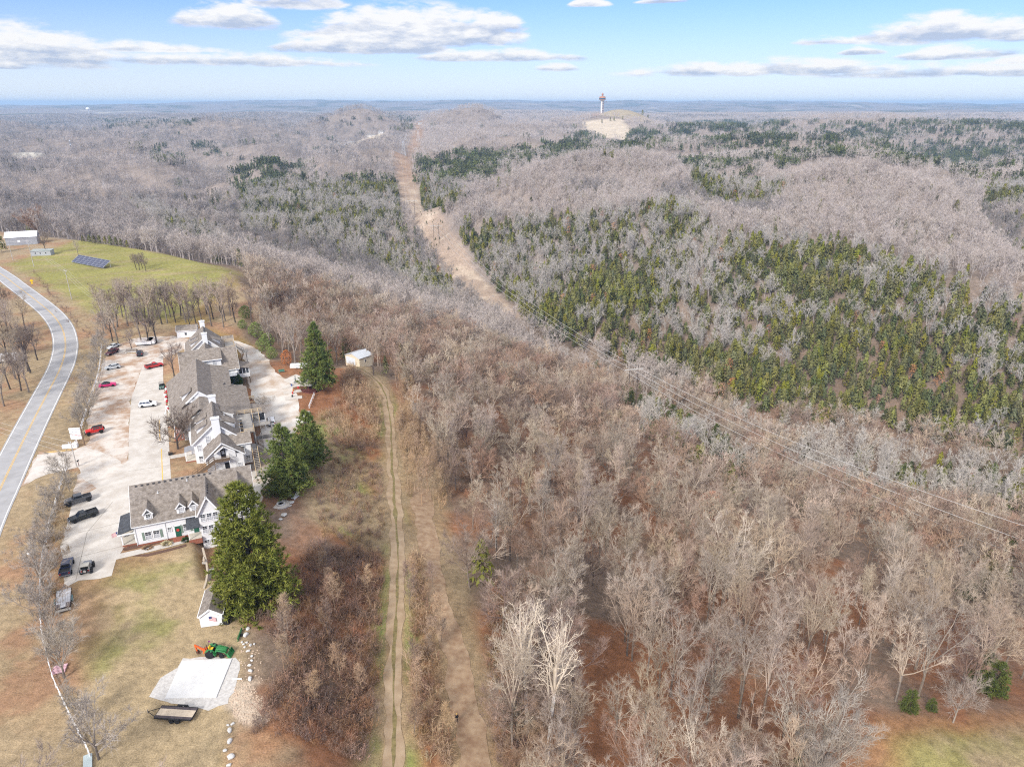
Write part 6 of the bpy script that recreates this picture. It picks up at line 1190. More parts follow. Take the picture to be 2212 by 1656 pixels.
for u, v, z, s, k in [(1965, 1525, -20, .5, 3), (2150, 1465, -22, .85, 3), (2130, 1440, -22, .8, 1), (2090, 1265, -40, .75, 3), (1480, 960, -50, .7, 4), (2015, 1520, -20, .3, 3)]: evergreen(u, v, z, s, 'lone evergreen in the lower right woods', k, grp='lone evergreens lower right')
# feature trees
S2 = [proto(dict(h=27, lead=12, spread=.36, fork=.5, n2=7, n3=4, ntw=4, r0=.36, tw=.045, twl=1.0), 95, M_SYC, mat('orange_tipped_twigs', (.68, .58, .45), .85, .2, .4)), proto(dict(h=20, lead=9, spread=.75, fork=.3, n2=8, n3=6, r0=.34, tw=.04), 96, M_SYC, MATS['sycamore_branches'])]
tree(S2[0], at(1182, 1632, -11), .95, 'tall white sycamore with orange twigs, front one of the two by the second track', None, rz=.5); tree(S2[0], at(1140, 1578, -11), .88, 'tall white sycamore standing just behind its taller twin by the second track', None, rz=2.5)
tree(S2[1], at(1590, 1330, -33), 1.05, 'spreading bone-white sycamore in the middle of the lower wood', None); tree(S2[1], at(2140, 1330, -42), .7, 'white-limbed tree at the right margin near the wires', None)
DEAD = proto(dict(h=14, lead=6, spread=.4, fork=.5, n2=3, n3=1, ntw=0, r0=.25), 97, M_SYC, M_SYC); tree(DEAD, at(1072, 1195, -15), .9, 'pale dead snag with stubby branches beside the brown brush', None)
tree(proto(dict(h=15, lead=14, spread=.95, fork=.14, n2=8, n3=6, r0=.3, tw=.05, twl=1.2), 98, M_GTW, M_GTW), at(1755, 1690, -18), 1.15, 'broad rounded grey tree at the bottom edge near the meadow', None)
tree(S2[1], at(1500, 1730, -17), .75, 'pale branching tree top rising from the bottom edge', None); tree(S2[1], at(1400, 1700, -16), .65, 'smaller pale tree top at the bottom edge', None)
tree(proto(dict(h=11, lead=9, spread=.8, fork=.35, n2=7, n3=5, r0=.16, tw=.04), 99, M_GTW, M_TWIG), at(2062, 1548, -19.5), .95, 'slim forked tree on the leafy edge of the corner meadow', None)
for u, v, s in [(1870, 985, .85), (1905, 965, .7), (2050, 950, .6), (2150, 975, .7), (1730, 905, .45), (1545, 850, .5), (1420, 905, .5)]: tree(S2[1], at(u, v, -76), s, 'bare white sycamore along the creek below the pines', 'white sycamores along the creek')
tree(S2[1], at(780, 690, -30), .7, 'white bare tree standing out on the ridge above the power cut', None); tree(S2[1], at(1350, 800, -60), .7, 'white bare tree beside the near twin-pole pylon', None)
for u, v, z, k, sc_ in [(1345, 842, -62, 3, .8), (1362, 858, -62, 0, .9), (1385, 872, -62, 3, .9), (1420, 885, -61, 0, 1.0), (1452, 902, -62, 3, 1.0), (1485, 930, -62, 1, .9), (1515, 942, -63, 3, .9), (1545, 962, -63, 0, 1.0), (1562, 990, -60, 3, 1.1), (1592, 1003, -60, 3, 1.0), (1605, 1035, -57, 0, .9), (1560, 935, -66, 3, .8), (1505, 905, -66, 0, .8), (1405, 852, -65, 3, .8), (1470, 985, -52, 3, .6), (1640, 1000, -63, 0, .9),
                      (1880, 970, -74, 0, .7), (1950, 1010, -73, 3, .8), (2000, 1062, -68, 3, .9), (2100, 1052, -70, 3, .9), (1900, 1045, -66, 3, .8), (1820, 1005, -68, 0, .9), (2180, 1095, -66, 3, .9), (1680, 1010, -65, 3, .8), (1740, 980, -70, 3, .8), (2190, 1190, -55, 3, .9)]:
    evergreen(u, v, z, sc_, ('broad' if k == 3 else 'pointed' if k == 0 else 'slender') + ' evergreen in the green strip under the sagging high-voltage wires', k, grp='evergreens under the wires')
# saplings along the tracks
def in_poly(poly, n, seed):
    R = np.random.RandomState(seed); a = np.array(poly); o = []
    while len(o) < n:
        p = R.uniform(a.min(0), a.max(0), (400, 2)); o += list(p[inpoly(p[:, 0], p[:, 1], poly)])
    return o[:n]
Z1 = DS([(600, 1440), (650, 1370), (690, 1260), (800, 1230), (820, 1330), (800, 1500), (760, 1640), (690, 1640), (650, 1560), (600, 1460)], -6); Z2 = DS([(880, 1190), (930, 1210), (965, 1330), (985, 1500), (1000, 1640), (895, 1640), (885, 1400)], -8.7); Z3 = DS([(868, 830), (915, 900), (950, 980), (975, 1060), (935, 1110), (880, 1070), (862, 950)], -10)
for p in in_poly(DS([(-40, 640), (60, 700), (95, 790), (60, 870), (0, 900), (-120, 900), (-120, 640)]), 16, 12): tree(LOTT[rnd.randrange(2)], p, rnd.uniform(.6, .95), 'dark-trunked bare tree on the rusty bank left of the road bend', 'bare trees left of the road')
for p in in_poly(Z1, 16, 1) + in_poly(Z2, 14, 2): tree(SAPL[rnd.randrange(2)], p, rnd.uniform(.6, 1.0), 'thin bare sapling rising from the brown brush beside the dirt track', 'bare saplings beside the dirt track', 'sapling')
for p in in_poly(Z3, 42, 3): tree(SAPL[0], p, rnd.uniform(.75, 1.0), 'tall tan leafless sapling in the dense stand right of the dirt track', 'tan saplings right of the track', 'sapling', sz=rnd.uniform(.9, 1.25))
def brush(seed, h, n, m):
    r = random.Random(seed); G = MB()
    for i in range(n):
        d = (Vector((0, 0, 1)) + rv(r, .32)).normalized(); p = rv(r, .35); p.z = -.1; L = h * r.uniform(.6, 1.1); u = d.cross(rv(r)).normalized() * .03; q = p + d * L; G.add([p - u, p + u, q + u * .3, q - u * .3], [(0, 1, 2, 3)])
        for k in range(7):
            t = r.uniform(.25, 1); c = p + d * L * t; e = (d * .6 + rv(r, .6)).normalized(); v_ = e.cross(rv(r)).normalized() * .025; G.add([c - v_, c + v_, c + e * h * .28 * r.uniform(.5, 1.2)], [(0, 1, 2)])
    return G.mesh('brush', m)
def plant_brush():
    M_GRASST = mat('dry_grass_blades', (.38, .27, .15), .9, .25, .4, objvar=.2); M_DKBR = mat('dark_plum_brush', (.27, .185, .145), .9, .3, .3, objvar=.2)
    ms = [brush(1, 2.6, 14, M_BRNT), brush(2, 2.0, 16, M_DKBR), brush(3, 3.4, 12, M_TANT), brush(4, 1.4, 18, M_GRASST), brush(5, 3.0, 16, M_BRNT)]
    pts, ix, sc_ = [], [], []; R = np.random.RandomState(8)
    for poly, z, n, pick in [([(560, 1400), (620, 1345), (655, 1210), (700, 1180), (830, 1190), (838, 1330), (815, 1500), (780, 1656), (560, 1656), (600, 1540), (640, 1470)], -6, 900, [0, 1, 1, 4, 0]), ([(872, 1190), (930, 1200), (975, 1330), (990, 1500), (1005, 1656), (880, 1656), (878, 1400)], -8.7, 420, [0, 2, 3, 4]),
                             ([(868, 840), (915, 900), (960, 1000), (975, 1060), (935, 1110), (880, 1070), (862, 950)], -10, 240, [2, 2, 3]), ([(1060, 1230), (1150, 1200), (1180, 1400), (1150, 1656), (1080, 1656), (1050, 1400)], -10, 300, [0, 1, 0, 3]), ([(660, 1000), (760, 930), (820, 980), (835, 1180), (700, 1170)], -6, 330, [0, 3, 1, 3]), ([(690, 930), (760, 840), (820, 860), (830, 960), (720, 980)], -7, 300, [2, 3, 2, 0]), ([(760, 800), (820, 880), (830, 920), (770, 900), (735, 850)], -7, 200, [0, 2]),
                             ([(940, 960), (1200, 900), (1350, 1000), (1200, 1150), (1000, 1120)], -18, 420, [0, 0, 4, 1]), ([(95, 1060), (160, 1030), (140, 1300), (100, 1420), (90, 1300)], 0, 60, [3]), ([(640, 700), (760, 690), (770, 760), (700, 780)], -5, 120, [0, 3])]:
        for p in in_poly(DS(poly, z), n, n):
            if distline(np.array([p[0]]), np.array([p[1]]), LINE_PATH)[0] < 2.6 or distline(np.array([p[0]]), np.array([p[1]]), LINE_PATH2)[0] < 3: continue
            pts.append(p); ix.append(pick[R.randint(len(pick))]); sc_.append(R.uniform(.5, 1.15))
    L2 = [F(u, v) for u, v in [(100, 795), (130, 840), (150, 870), (185, 905), (215, 945), (255, 985)]]      # hedge on the field bank
    for k in range(len(L2) - 1):
        for t in np.linspace(0, 1, 7): pts.append((L2[k][0] * (1 - t) + L2[k + 1][0] * t + R.normal() * .8, L2[k][1] * (1 - t) + L2[k + 1][1] * t + R.normal() * .8)); ix.append(1); sc_.append(R.uniform(.6, 1.0))
    a = np.array(pts); z = zt(a[:, 0], a[:, 1]); k = len(a)
    gn_scatter('undergrowth', ms, np.stack([a[:, 0], a[:, 1], z], 1), ix, sc_, R.uniform(0, 6.28, k), 'tangled brown brush and dry grass beside the dirt tracks', 'brush_form')
    # low shrubs dotted over the power line cut, leafy debris and rubble
    q = [(p, i) for p, i in zip(in_poly(DS([(900, 480), (950, 500), (1000, 600), (1095, 690), (1050, 690), (960, 600), (915, 540)], -58), 90, 4), range(90))]; b = np.array([p for p, _ in q]); z = zt(b[:, 0], b[:, 1])
    gn_scatter('low_cedars', [PINES[4][1], PINES[2][1]], np.stack([b[:, 0], b[:, 1], z], 1), R.randint(0, 2, 90), R.uniform(.1, .3, 90), R.uniform(0, 6, 90), 'low dark cedars dotted over the bare power line cut', 'low_cedar_form')
plant_brush()
# ------------------------------------------------------------------ stones
def rock(seed, s):
    import bmesh
    r = random.Random(seed); bm = bmesh.new(); bmesh.ops.create_icosphere(bm, subdivisions=2, radius=1)
    ax = [rv(r).normalized() for _ in range(5)]; cut = [r.uniform(.5, .8) for _ in ax]
    for v in bm.verts:
        for a, c in zip(ax, cut):
            d = v.co.dot(a)
            if d > c: v.co -= a * (d - c)
        v.co *= r.uniform(.94, 1.04); v.co.z *= .62
    me = bpy.data.meshes.new('boulder'); bm.to_mesh(me); bm.free(); me.materials.append(mat('limestone', (.48, .465, .44), .9, .2, 3, col2=(.68, .67, .645), bump=.4)); return me
ROCKS = [rock(i, 1) for i in range(5)]
for i, (u, v, s) in enumerate([(726, 1842, .7), (721, 1860, .85), (714, 1887, .4), (723, 1882, .4), (734, 1889, .5), (709, 1881, .35), (727, 1907, .6), (738, 1921, .4), (737, 1934, .45), (731, 1948, .55), (733, 1965, .65), (733, 1988, .8), (717, 1895, .35), (745, 1886, .4), (682, 2120, .55), (673, 2140, .75), (673, 2171, .8), (659, 2199, .55), (676, 2218, .85), (671, 2241, .6), (668, 2124, .4)]):
    x, y = F(u, v); o = link('boulder', ROCKS[i % 5], None, (x, y, z1(x, y) + s * .15), rnd.uniform(0, 6)); s *= .62; o.scale = (s, s * rnd.uniform(.7, 1), s * rnd.uniform(.8, 1.1)); tag(o, 'pale limestone boulder in the line ' + ('between slab and brown brush' if i < 14 else 'below the trailer by the rubble'), 'boulder', 'boulders ' + ('beside the slab' if i < 14 else 'below the trailer'))
for i, (u, v, s) in enumerate([(898, 1218, .9), (897, 1228, .9), (894, 1236, .6), (892, 1245, .9)]): x, y = F(u, v, -3.5); o = link('stone_block', MB().box(-1, -.6, -.4, 1, .6, .7).mesh('stone_block', MATS['limestone']), None, (x, y, z1(x, y) + .1), .4 * i); soft(o, .12); o.scale = (s, s, s); tag(o, 'large squared limestone block edging the back drive below the picket fence', 'stone block', 'stone blocks by the drive')
for i, (u, v, s) in enumerate([(849, 1467, .7), (853, 1486, .9), (834, 1522, .9), (823, 1534, .5), (852, 1495, .4), (845, 1497, .45)]): x, y = F(u, v, -4.2); o = link('flat_stone', ROCKS[i % 5], None, (x, y, z1(x, y) + .08), i); o.scale = (s, s * .8, s * .35); tag(o, 'flat grey stone on the grass below the pair of pines', 'stone', 'flat stones below the pines')
def rubble():
    r = random.Random(9); pts = in_poly(FS([(690, 2000), (735, 1998), (775, 2040), (790, 2110), (740, 2130), (690, 2110), (672, 2060)], 0), 420, 6); q = in_poly(FS([(700, 1880), (760, 1880), (770, 2000), (700, 2000)]), 80, 7); a = np.array(pts + q); z = zt(a[:, 0], a[:, 1]); n = len(a)
    pl = sdf(a[:, 0], a[:, 1], FS([(690, 2000), (735, 1998), (775, 2040), (790, 2110), (740, 2130), (690, 2110), (672, 2060)])); R = np.random.RandomState(3)
    me = [x.copy() for x in ROCKS[:3]]; [m_.materials.clear() or m_.materials.append(mat('tan_rubble', (.43, .31, .22), .9, .25, .8, col2=(.60, .49, .385), detail=8)) for m_ in me]
    gn_scatter('rubble', me, np.stack([a[:, 0], a[:, 1], z], 1), R.randint(0, 3, n), R.uniform(.04, .15, n), R.uniform(0, 6, n), 'spill of small tan stones right of the slab and trailer', 'rubble_form')
pass
rubble()
# ------------------------------------------------------------------ walls, fences, poles, signs
def ret_wall():
    L = smooth_line(FS([(594, 1606), (600, 1628), (605, 1650), (607, 1680), (604, 1706), (598, 1724)]), .8); W = thing('retaining_wall', 'curved pale stone retaining wall running from the house bay to the shed', 'wall', (0, 0, 0)); blk = MB().box(-.42, -.16, -2.6, .42, .16, .25).mesh('block', mat('wall_block', (.40, .33, .25), .9, .2, 2, col2=(.55, .47, .37)))
    for a, b in zip(L[:-1], L[1:]): o = link('block', blk, W, ((a.x + b.x) / 2, (a.y + b.y) / 2, 0), math.atan2(b.y - a.y, b.x - a.x)); o.scale = ((b - a).length / .86, 1, 1)
    x, y = F(600, 1648); s = thing('garden_statue', 'small tan stone statue standing on the lawn by the retaining wall', 'statue', (x, y, 0)); MB().box(-.35, -.35, 0, .35, .35, .3).build('base', M_FOUND, s); MB().lathe([(.25, .3), (.3, .7), (.16, 1.0), (.2, 1.15), (.05, 1.35)], 10).build('figure', MATS['wall_block'], s)
    x, y = F(615, 1664, -1); z = z1(x, y); s = thing('stone_bench', 'long grey bench with a white box, below the retaining wall', 'bench', (x, y, z), 1.75); MB().box(-1.7, -.25, .3, 1.7, .25, .5).box(-1.5, -.2, 0, -1.2, .2, .3).box(1.2, -.2, 0, 1.5, .2, .3).build('seat', M_FOUND, s); MB().box(-.1, -.6, .52, .55, .6, 1.0).build('box', M_TRIM, s)
ret_wall()
def rail_fence(pts, label, h=1.1, name='rail_fence', step=2.4, z0=0.0):
    P = smooth_line(pts, step); W = thing(name, label, 'fence', (P[0].x, P[0].y, 0)); pm = MB().box(-.07, -.07, -.3, .07, .07, h + .05).mesh('post', M_TRIM)
    Q = [(p.x, p.y, z1(p.x, p.y)) for p in P]
    for i, (x, y, z) in enumerate(Q):
        link('post', pm, W, (x - P[0].x, y - P[0].y, z))
        if i + 1 < len(Q):
            a = Vector(Q[i]); b = Vector(Q[i + 1]); d = b - a
            for k in (.45, .95):
                if rnd.random() < .06: continue
                o = link('rail', MB().box(0, -.035, -.075, 1, .035, .075).mesh('rail', M_TRIM) if 'rail_m' not in MATS else MATS['rail_m'], W, (a.x - P[0].x, a.y - P[0].y, a.z + k)); MATS.setdefault('rail_m', o.data); o.scale = (d.length, 1, 1); o.rotation_euler = (0, -math.atan2(d.z, math.hypot(d.x, d.y)), math.atan2(d.y, d.x))
rail_fence(FS([(299, 1017), (292, 1080), (281, 1125), (267, 1166), (254, 1207), (242, 1245), (237, 1262), (230, 1281), (221, 1305)]), 'white rail fence between the gravel lot and the road verge')
rail_fence(FS([(196, 1378), (184, 1406), (176, 1433), (163, 1482), (146, 1539), (141, 1569), (126, 1635), (121, 1692), (119, 1762), (123, 1852), (136, 1910), (155, 1986), (177, 2037), (202, 2091), (231, 2149), (253, 2189), (266, 2220)]), 'white rail fence curving between the lawn and the road below the entrance', .8)
rail_fence(FS([(922, 1168), (915, 1183), (907, 1204)], -4), 'short white picket run beside the gazebo', 1.0, step=1.4)
def pole(u, v, zb, vt, label, arm=True, m=None, lamp=False, dark=False, grp=None):
    xy, h = top_h(u, v, zb, u, vt); x, y = xy; zz = z1(x, y); t = thing('utility_pole', label, 'pole', (x, y, zz), -.6, grp); wd = mat('silver_pole_wood', (.47, .44, .40), .85, .12, 1.5) if not dark else M_BROWNW
    MB().tube((0, 0, -.5), (0, 0, h), .16, .1, 8).build('pole', wd, t)
    if arm:
        MB().box(-1.25, -.06, h - .55, 1.25, .06, h - .4).build('crossarm', wd, t)
        for k in (-1.1, 0, 1.1): MB().lathe([(.06, 0), (.09, .12), (.05, .25)], 8).build('insulator', M_PIPE, t, (k, 0, h - .4 + (.4 if k == 0 else 0)))
    if lamp: MB().tube((0, 0, h - .2), (-1.1, 0, h + .1), .05).build('lamp_arm', M_CHR, t); soft(MB().cbox((-1.3, 0, h + .08), (.7, .34, .2)).build('lamp', M_TRIM, t), .06)
    return Vector((x, y, zz + h - .35)), t
D_ = 2212 / 3000.
tops = [pole(u * D_, v * D_, 0, vt * D_, lab, True)[0] for u, v, vt, lab in [(38, 762, 716, 'silver utility pole nearest the low pale house at far left'), (99.7, 782, 703, 'silver utility pole standing on the bank above the road bend'), (210, 876, 790, 'silver utility pole with crossarm below the solar panels'), (303, 925, 881, 'silver utility pole at the near corner of the green field')]]
p5, _ = pole(225 * D_, 1368 * D_, 0, 1296 * D_, 'slim grey utility pole at the lot entrance beside the mailbox', True); pole(112 * D_, 1690 * D_, 0, 1630 * D_, 'brown lamp pole rising among the hedge trees by the road', False, lamp=True, dark=True); pole(34 * D_, 712 * D_, 0, 672 * D_, 'grey lamp pole standing in front of the barn', False, lamp=True)
M_WIRE = mat('power_wire', (.55, .54, .52), .5, .05, .1)
def wire(a, b, sag, label, off=0, r=.02, n=14, grp='overhead wires'):
    a = Vector(a); b = Vector(b); d = (b - a); nn = Vector((-d.y, d.x, 0)).normalized() * off; mb = MB(); P = [a.lerp(b, i / n) + nn - Vector((0, 0, sag * 4 * (i / n) * (1 - i / n))) for i in range(n + 1)]
    for p, q in zip(P[:-1], P[1:]): mb.tube(p, q, r, k=4, cap=False)
    tag(mb.build('power_wire', M_WIRE), label, 'wire', grp)
far_l = Vector((tops[1].x - 160, tops[1].y - 10, 9))
for off in (-1.0, 0, 1.0):
    wire(tops[1], tops[2], 1.2, 'pale overhead wire between the silver poles along the green field', off); wire(tops[2], tops[3], 1.2, 'pale overhead wire between the silver poles along the green field', off); wire(tops[1], far_l, 1.5, 'pale overhead wire running left out of view from the bank pole', off)
for z in (0, -1.6, -3): wire(p5 + Vector((0, 0, z + .3)), Vector((-175, 185, 7 + z)), 1.5, 'pale overhead wire crossing before the trees left of the road', 0)
def lot_sign():
    x, y = F(248.5, 1304); t = thing('sign', 'two white sign boards hung one above the other from a dark pole', 'sign', (x, y, 0), math.radians(8)); h = top_h(248.5 * D_, 1304 * D_, 0, 0, 1247 * D_)[1]
    MB().box(-.11, -.11, -.3, .11, .11, h).box(-2.6, -.06, h - .2, -.11, .06, h - .05).build('pole', M_BROWNW, t)
    for z0, z1_, c in ((h - 1.9, h - .5, 'grey_lettering'), (h - 3.5, h - 2.1, 'red_lettering')):
        b = MB().box(-2.75, -.06, z0, -.25, .06, z1_).build('board', M_TRIM, t); lm = mat(c, (.30, .30, .32) if c[0] == 'g' else (.45, .14, .13), .7, .05, 2); w_ = MB(); r = random.Random(3)
        for row in range(3 if c[0] == 'g' else 2):
            xx = -2.5 + .2 * row
            while xx < -.6: l = r.uniform(.12, .35); w_.box(xx, -.068, z1_ - .38 - row * .36, xx + l, -.06, z1_ - .22 - row * .36); xx += l + .07
        w_.build('lettering', lm, b)
    for dx in (-2.7,): MB().tube((dx, 0, h - .2), (dx, 0, h - 3.5), .02).build('chain', M_CHR, t)
    x, y = F(200, 1311); tag(MB().box(-1.2, -.4, 0, 1.0, .4, .8).box(1.0, -.6, 0, 2.2, .5, 1.1).build('painted_blocks', M_TRIM, None, (x, y, 0), .2), 'broken white painted blocks on the verge under the sign', 'blocks')
    x, y = F(231, 1363); m = thing('mailbox', 'small dark mailbox on a red-brown post at the lot entrance', 'mailbox', (x, y, 0)); MB().box(-.05, -.05, -.2, .05, .05, 1.1).build('post', MATS['red_brown_wood'], m); soft(MB().prism([(-.13, 1.1), (.13, 1.1), (.13, 1.28), (.07, 1.36), (-.07, 1.36), (-.13, 1.28)], 'y', -.3, .3).build('box', M_BLKP, m), .02)
    for a, b in (((137, 1326), (170, 1323)), ((172, 1323), (209, 1318))): p, q = Vector((*F(*a), .12)), Vector((*F(*b), .12)); tag(MB().tube(p, q, .14, k=6).build('kerb_log', mat('yellow_timber', (.62, .42, .14), .8, .15, 1)), 'yellow painted log edging the driveway mouth', 'log', 'yellow logs at the driveway')
    x, y = F(96, 838); s = thing('road_sign', 'yellow diamond warning sign with small plate beside the road bend', 'road sign', (x, y, 0), .5); MB().tube((0, .05, -.3), (0, .05, 3.4), .04).build('post', M_CHR, s); MB().prism([(0, 1.75), (.72, 2.5), (0, 3.25), (-.72, 2.5)], 'y', -.03, .0).build('diamond', mat('sign_yellow', (.85, .55, .01), .5, .03, 2), s); MB().box(-.35, -.03, 1.05, .35, 0, 1.65).build('plate', MATS['sign_yellow'], s)
lot_sign()
# ------------------------------------------------------------------ small things about the yard
def person():
    x, y = at(987, 1557, -9); z = z1(x, y); J = [(0, 0, .95), (0, .02, 1.2), (0, .02, 1.42), (0, .0, 1.53), (0, -.02, 1.66), (.1, 0, .9), (.12, -.02, .5), (.13, .03, .08), (.14, -.12, .04), (-.1, 0, .9), (-.12, .02, .5), (-.12, .06, .08), (-.13, -.09, .04), (.2, .02, 1.4), (.26, .04, 1.12), (.14, -.2, 1.02), (.1, -.28, 1.03), (-.2, .02, 1.4), (-.26, .04, 1.12), (-.14, -.2, 1.02), (-.1, -.28, 1.03)]
    E_ = [(0, 1), (1, 2), (2, 3), (3, 4), (0, 5), (5, 6), (6, 7), (7, 8), (0, 9), (9, 10), (10, 11), (11, 12), (2, 13), (13, 14), (14, 15), (15, 16), (2, 17), (17, 18), (18, 19), (19, 20)]; Rr = [.16, .15, .14, .055, .105, .095, .07, .045, .04, .095, .07, .045, .04, .07, .055, .04, .035, .07, .055, .04, .035]
    me = bpy.data.meshes.new('person'); me.from_pydata(J, E_, []); o = link('person', me); m = o.modifiers.new('skin', 'SKIN'); o.modifiers.new('sub', 'SUBSURF').levels = 1
    for v, r in zip(me.skin_vertices[0].data, Rr): v.radius = (r, r)
    me.skin_vertices[0].data[0].use_root = True
    dg = bpy.context.evaluated_depsgraph_get(); m2 = bpy.data.meshes.new_from_object(o.evaluated_get(dg)); o.modifiers.clear(); o.data = m2
    m2.materials.clear(); m2.materials.append(mat('black_clothes', (.014, .014, .018), .85, .2, 4)); m2.materials.append(mat('skin', (.55, .36, .26), .6, .05, 4))
    for p in m2.polygons:
        c = p.center; p.material_index = 1 if c.z > 1.5 or (c.y < -.2 and .9 < c.z < 1.15) else 0
        p.use_smooth = True
    hr = MB().lathe([(.06, 1.6), (.115, 1.66), (.12, 1.72), (.08, 1.79), (.01, 1.8)], 12).build('hair', mat('blond_hair', (.62, .40, .12), .7, .15, 8), o, smooth=True); hr.location = (0, .0, -.0)
    o.location = (x, y, z); o.rotation_euler = (0, 0, .25); tag(o, 'blond person in black clothes standing on the leafy second track', 'person')
person()
def misc():
    def simple(name, label, cat, u, v, z, parts, rz=0, grp=None):
        x, y = F(u, v, z); t = thing(name, label, cat, (x, y, z1(x, y) + .03), rz, grp)
        for n, mb, m in parts: mb.build(n, m, t)
        return t
    white = M_TRIM; gr = mat('faded_green_plastic', (.08, .2, .15), .7, .1, 2)
    for i, (u, v) in enumerate([(736, 1168), (738, 1184)]):
        b = MB().box(-.9, -.35, .7, .9, .35, .76); e = MB().box(-.9, -.95, .42, .9, -.68, .47); f = MB().box(-.9, .68, .42, .9, .95, .47); l = MB().prism([(-.8, 0), (-.7, 0), (-.25, .7), (-.35, .7)], 'x', -.6, -.5).prism([(.8, 0), (.7, 0), (.25, .7), (.35, .7)], 'x', -.6, -.5)
        simple('picnic_table', ('rear' if i == 0 else 'front') + ' one of two tan picnic tables beside the middle house', 'table', u, v, -2.5, [('tabletop', b, M_TIMB), ('bench', e, M_TIMB), ('bench', f, M_TIMB), ('leg', l, M_TIMB)], .4, 'tan picnic tables')
    for i, (u, v, s) in enumerate([(426, 1007, 1.0), (447, 1005, .5)]):
        simple('trailer_van', ('wide' if i == 0 else 'narrow') + ' white-roofed trailer strewn with leaves under the lot trees', 'trailer', u, v, 0, [('body', MB().box(-2.5 * s, -2.2, .4, 2.5 * s, 2.2, 1.5), M_SIDE), ('roof', MB().box(-2.6 * s, -2.3, 1.5, 2.6 * s, 2.3, 1.6), mat('leafy_white_roof', (.30, .22, .17), .8, .2, 1.1, col2=(.74, .72, .71))), ('base', MB().box(-2.3 * s, -2.0, -.1, 2.3 * s, 2.0, .4), M_BLKP)], .2)
    w_ = simple('well_house', 'tiny well house with a brown shingle roof beside the black SUV', 'shed', 387, 1033, 0, [('wall', MB().box(-1.4, -.9, 0, 1.4, .9, .6), M_TIMB)], .15); r = MB()
    for p in (-1.15, 1.15): r.slab([(-1.7, p, .55), (1.7, p, .55), (1.7, 0, 1.35), (-1.7, 0, 1.35)], .08)
    r.build('roof', M_ROOF, w_); MB().box(-1.72, -1.2, .45, 1.72, -1.13, .58).build('fascia', M_TRIM, w_)
    b = loft([(-3.0, .5, 1.0), (-3.0, 1.3, 1.1), (2.2, 1.4, 1.0), (3.4, 1.35, .2), (2.6, .6, .5), (1.6, .4, .8)]); t = simple('boat', 'white covered boat on a trailer behind the spire pine', 'boat', 880, 1086, -4, [('hull', b, M_TRIM), ('frame', MB().box(-2.4, -.8, 0, 2.2, .8, .4), M_BLKP), ('cover', MB().prism([(-.95, 1.36), (.95, 1.36), (.6, 1.7), (-.6, 1.7)], 'x', -2.9, 1.0), mat('white_cover', (.72, .75, .78), .6, .05, 1))], .1)
    for s in (-1, 1): wheel(t, -.8, s * .95, .3, .2, M_RIM)
    simple('water_trough', 'green bench seat among fallen leaves at the drive edge', 'bench', 826, 1096, -3, [('seat', MB().box(-.9, -.3, .4, .9, .3, .5), gr), ('backrest', MB().box(-.9, .25, .5, .9, .35, 1.0), gr), ('leg', MB().box(-.8, -.3, 0, -.7, .3, .4), gr), ('leg', MB().box(.7, -.3, 0, .8, .3, .4), gr)], .4).name = 'garden_bench'
    simple('fountain', 'grey tiered garden fountain on the pale patio by the gazebo', 'fountain', 867, 1128, -3, [('basin', MB().lathe([(.5, 0), (.55, .4), (.2, .45), (.15, 1.2), (.45, 1.3), (.15, 1.4), (.1, 2.0), (.25, 2.1), (.05, 2.3)], 12), mat('dark_stone', (.22, .23, .23), .8, .2, 3))])
    for i, (u, v, c, l) in enumerate([(855, 1135, 'blue_cloth', 'blue'), (860, 1150, 'orange_cloth', 'orange'), (858, 1157, 'red_cloth', 'red'), (857, 1166, 'black_cloth', 'black')]):
        simple('garden_ornament', 'small %s yard ornament lining the patio paths by the gazebo' % l, 'ornament', u, v, -2.8, [('body', MB().lathe([(.22, 0), (.26, .45), (.14, .7)], 10), mat(c, {'b': (.06, .10, .30), 'o': (.55, .18, .04), 'r': (.5, .04, .04)}.get(c[0], (.02, .02, .02)) if c != 'black_cloth' else (.02, .02, .022), .7, .1, 3)), ('head', MB().lathe([(.05, .7), (.15, .8), (.13, .95), (.02, 1.02)], 10), M_PORCH if i else M_TRIM)])
    simple('sun_lounger', 'white sun lounger on the rust leaves below the pair of pines', 'lounger', 868, 1473, -4.5, [('seat', MB().box(-.4, -1.1, .3, .4, .4, .4), white), ('backrest', MB().slab([(-.4, .4, .4), (.4, .4, .4), (.4, 1.1, .85), (-.4, 1.1, .85)], .08), white), ('leg', MB().box(-.35, -1, 0, -.28, .9, .3), white), ('leg', MB().box(.28, -1, 0, .35, .9, .3), white)], -.3)
    simple('fire_ring', 'round pale stone fire ring with white stones below the pines', 'fire pit', 825, 1492, -4, [('pad', MB().lathe([(1.9, -.2), (1.9, .06)], 20), M_CONC), ('ring', MB().lathe([(.9, .06), (.9, .35), (.65, .35), (.65, .06)], 14), MATS['limestone'])])
    simple('snow_blade', 'long green implement blade lying beside the boulders above the tractor', 'implement', 703, 1862, 0, [('blade', MB().prism([(-.1, 0), (.05, .05), (.1, .3), (0, .55), (-.06, .55), (.02, .3)], 'y', -1.3, 1.3), MATS['tractor_green']), ('bracket', MB().box(.05, -.2, .1, .5, .2, .3), M_BLKP)], .1)
    simple('barbecue', 'black barbecue standing against the right wall of the small shed', 'barbecue', 664, 1826, 0, [('body', MB().box(-.5, -.35, .4, .5, .35, 1.1), M_BLKP), ('stand', MB().box(-.45, -.3, 0, .45, .3, .4), M_BLKP), ('lid', MB().prism([(-.35, 1.1), (.35, 1.1), (.2, 1.35), (-.2, 1.35)], 'x', -.5, .5), mat('dark_steel', (.05, .05, .055), .4, .1, 3))])
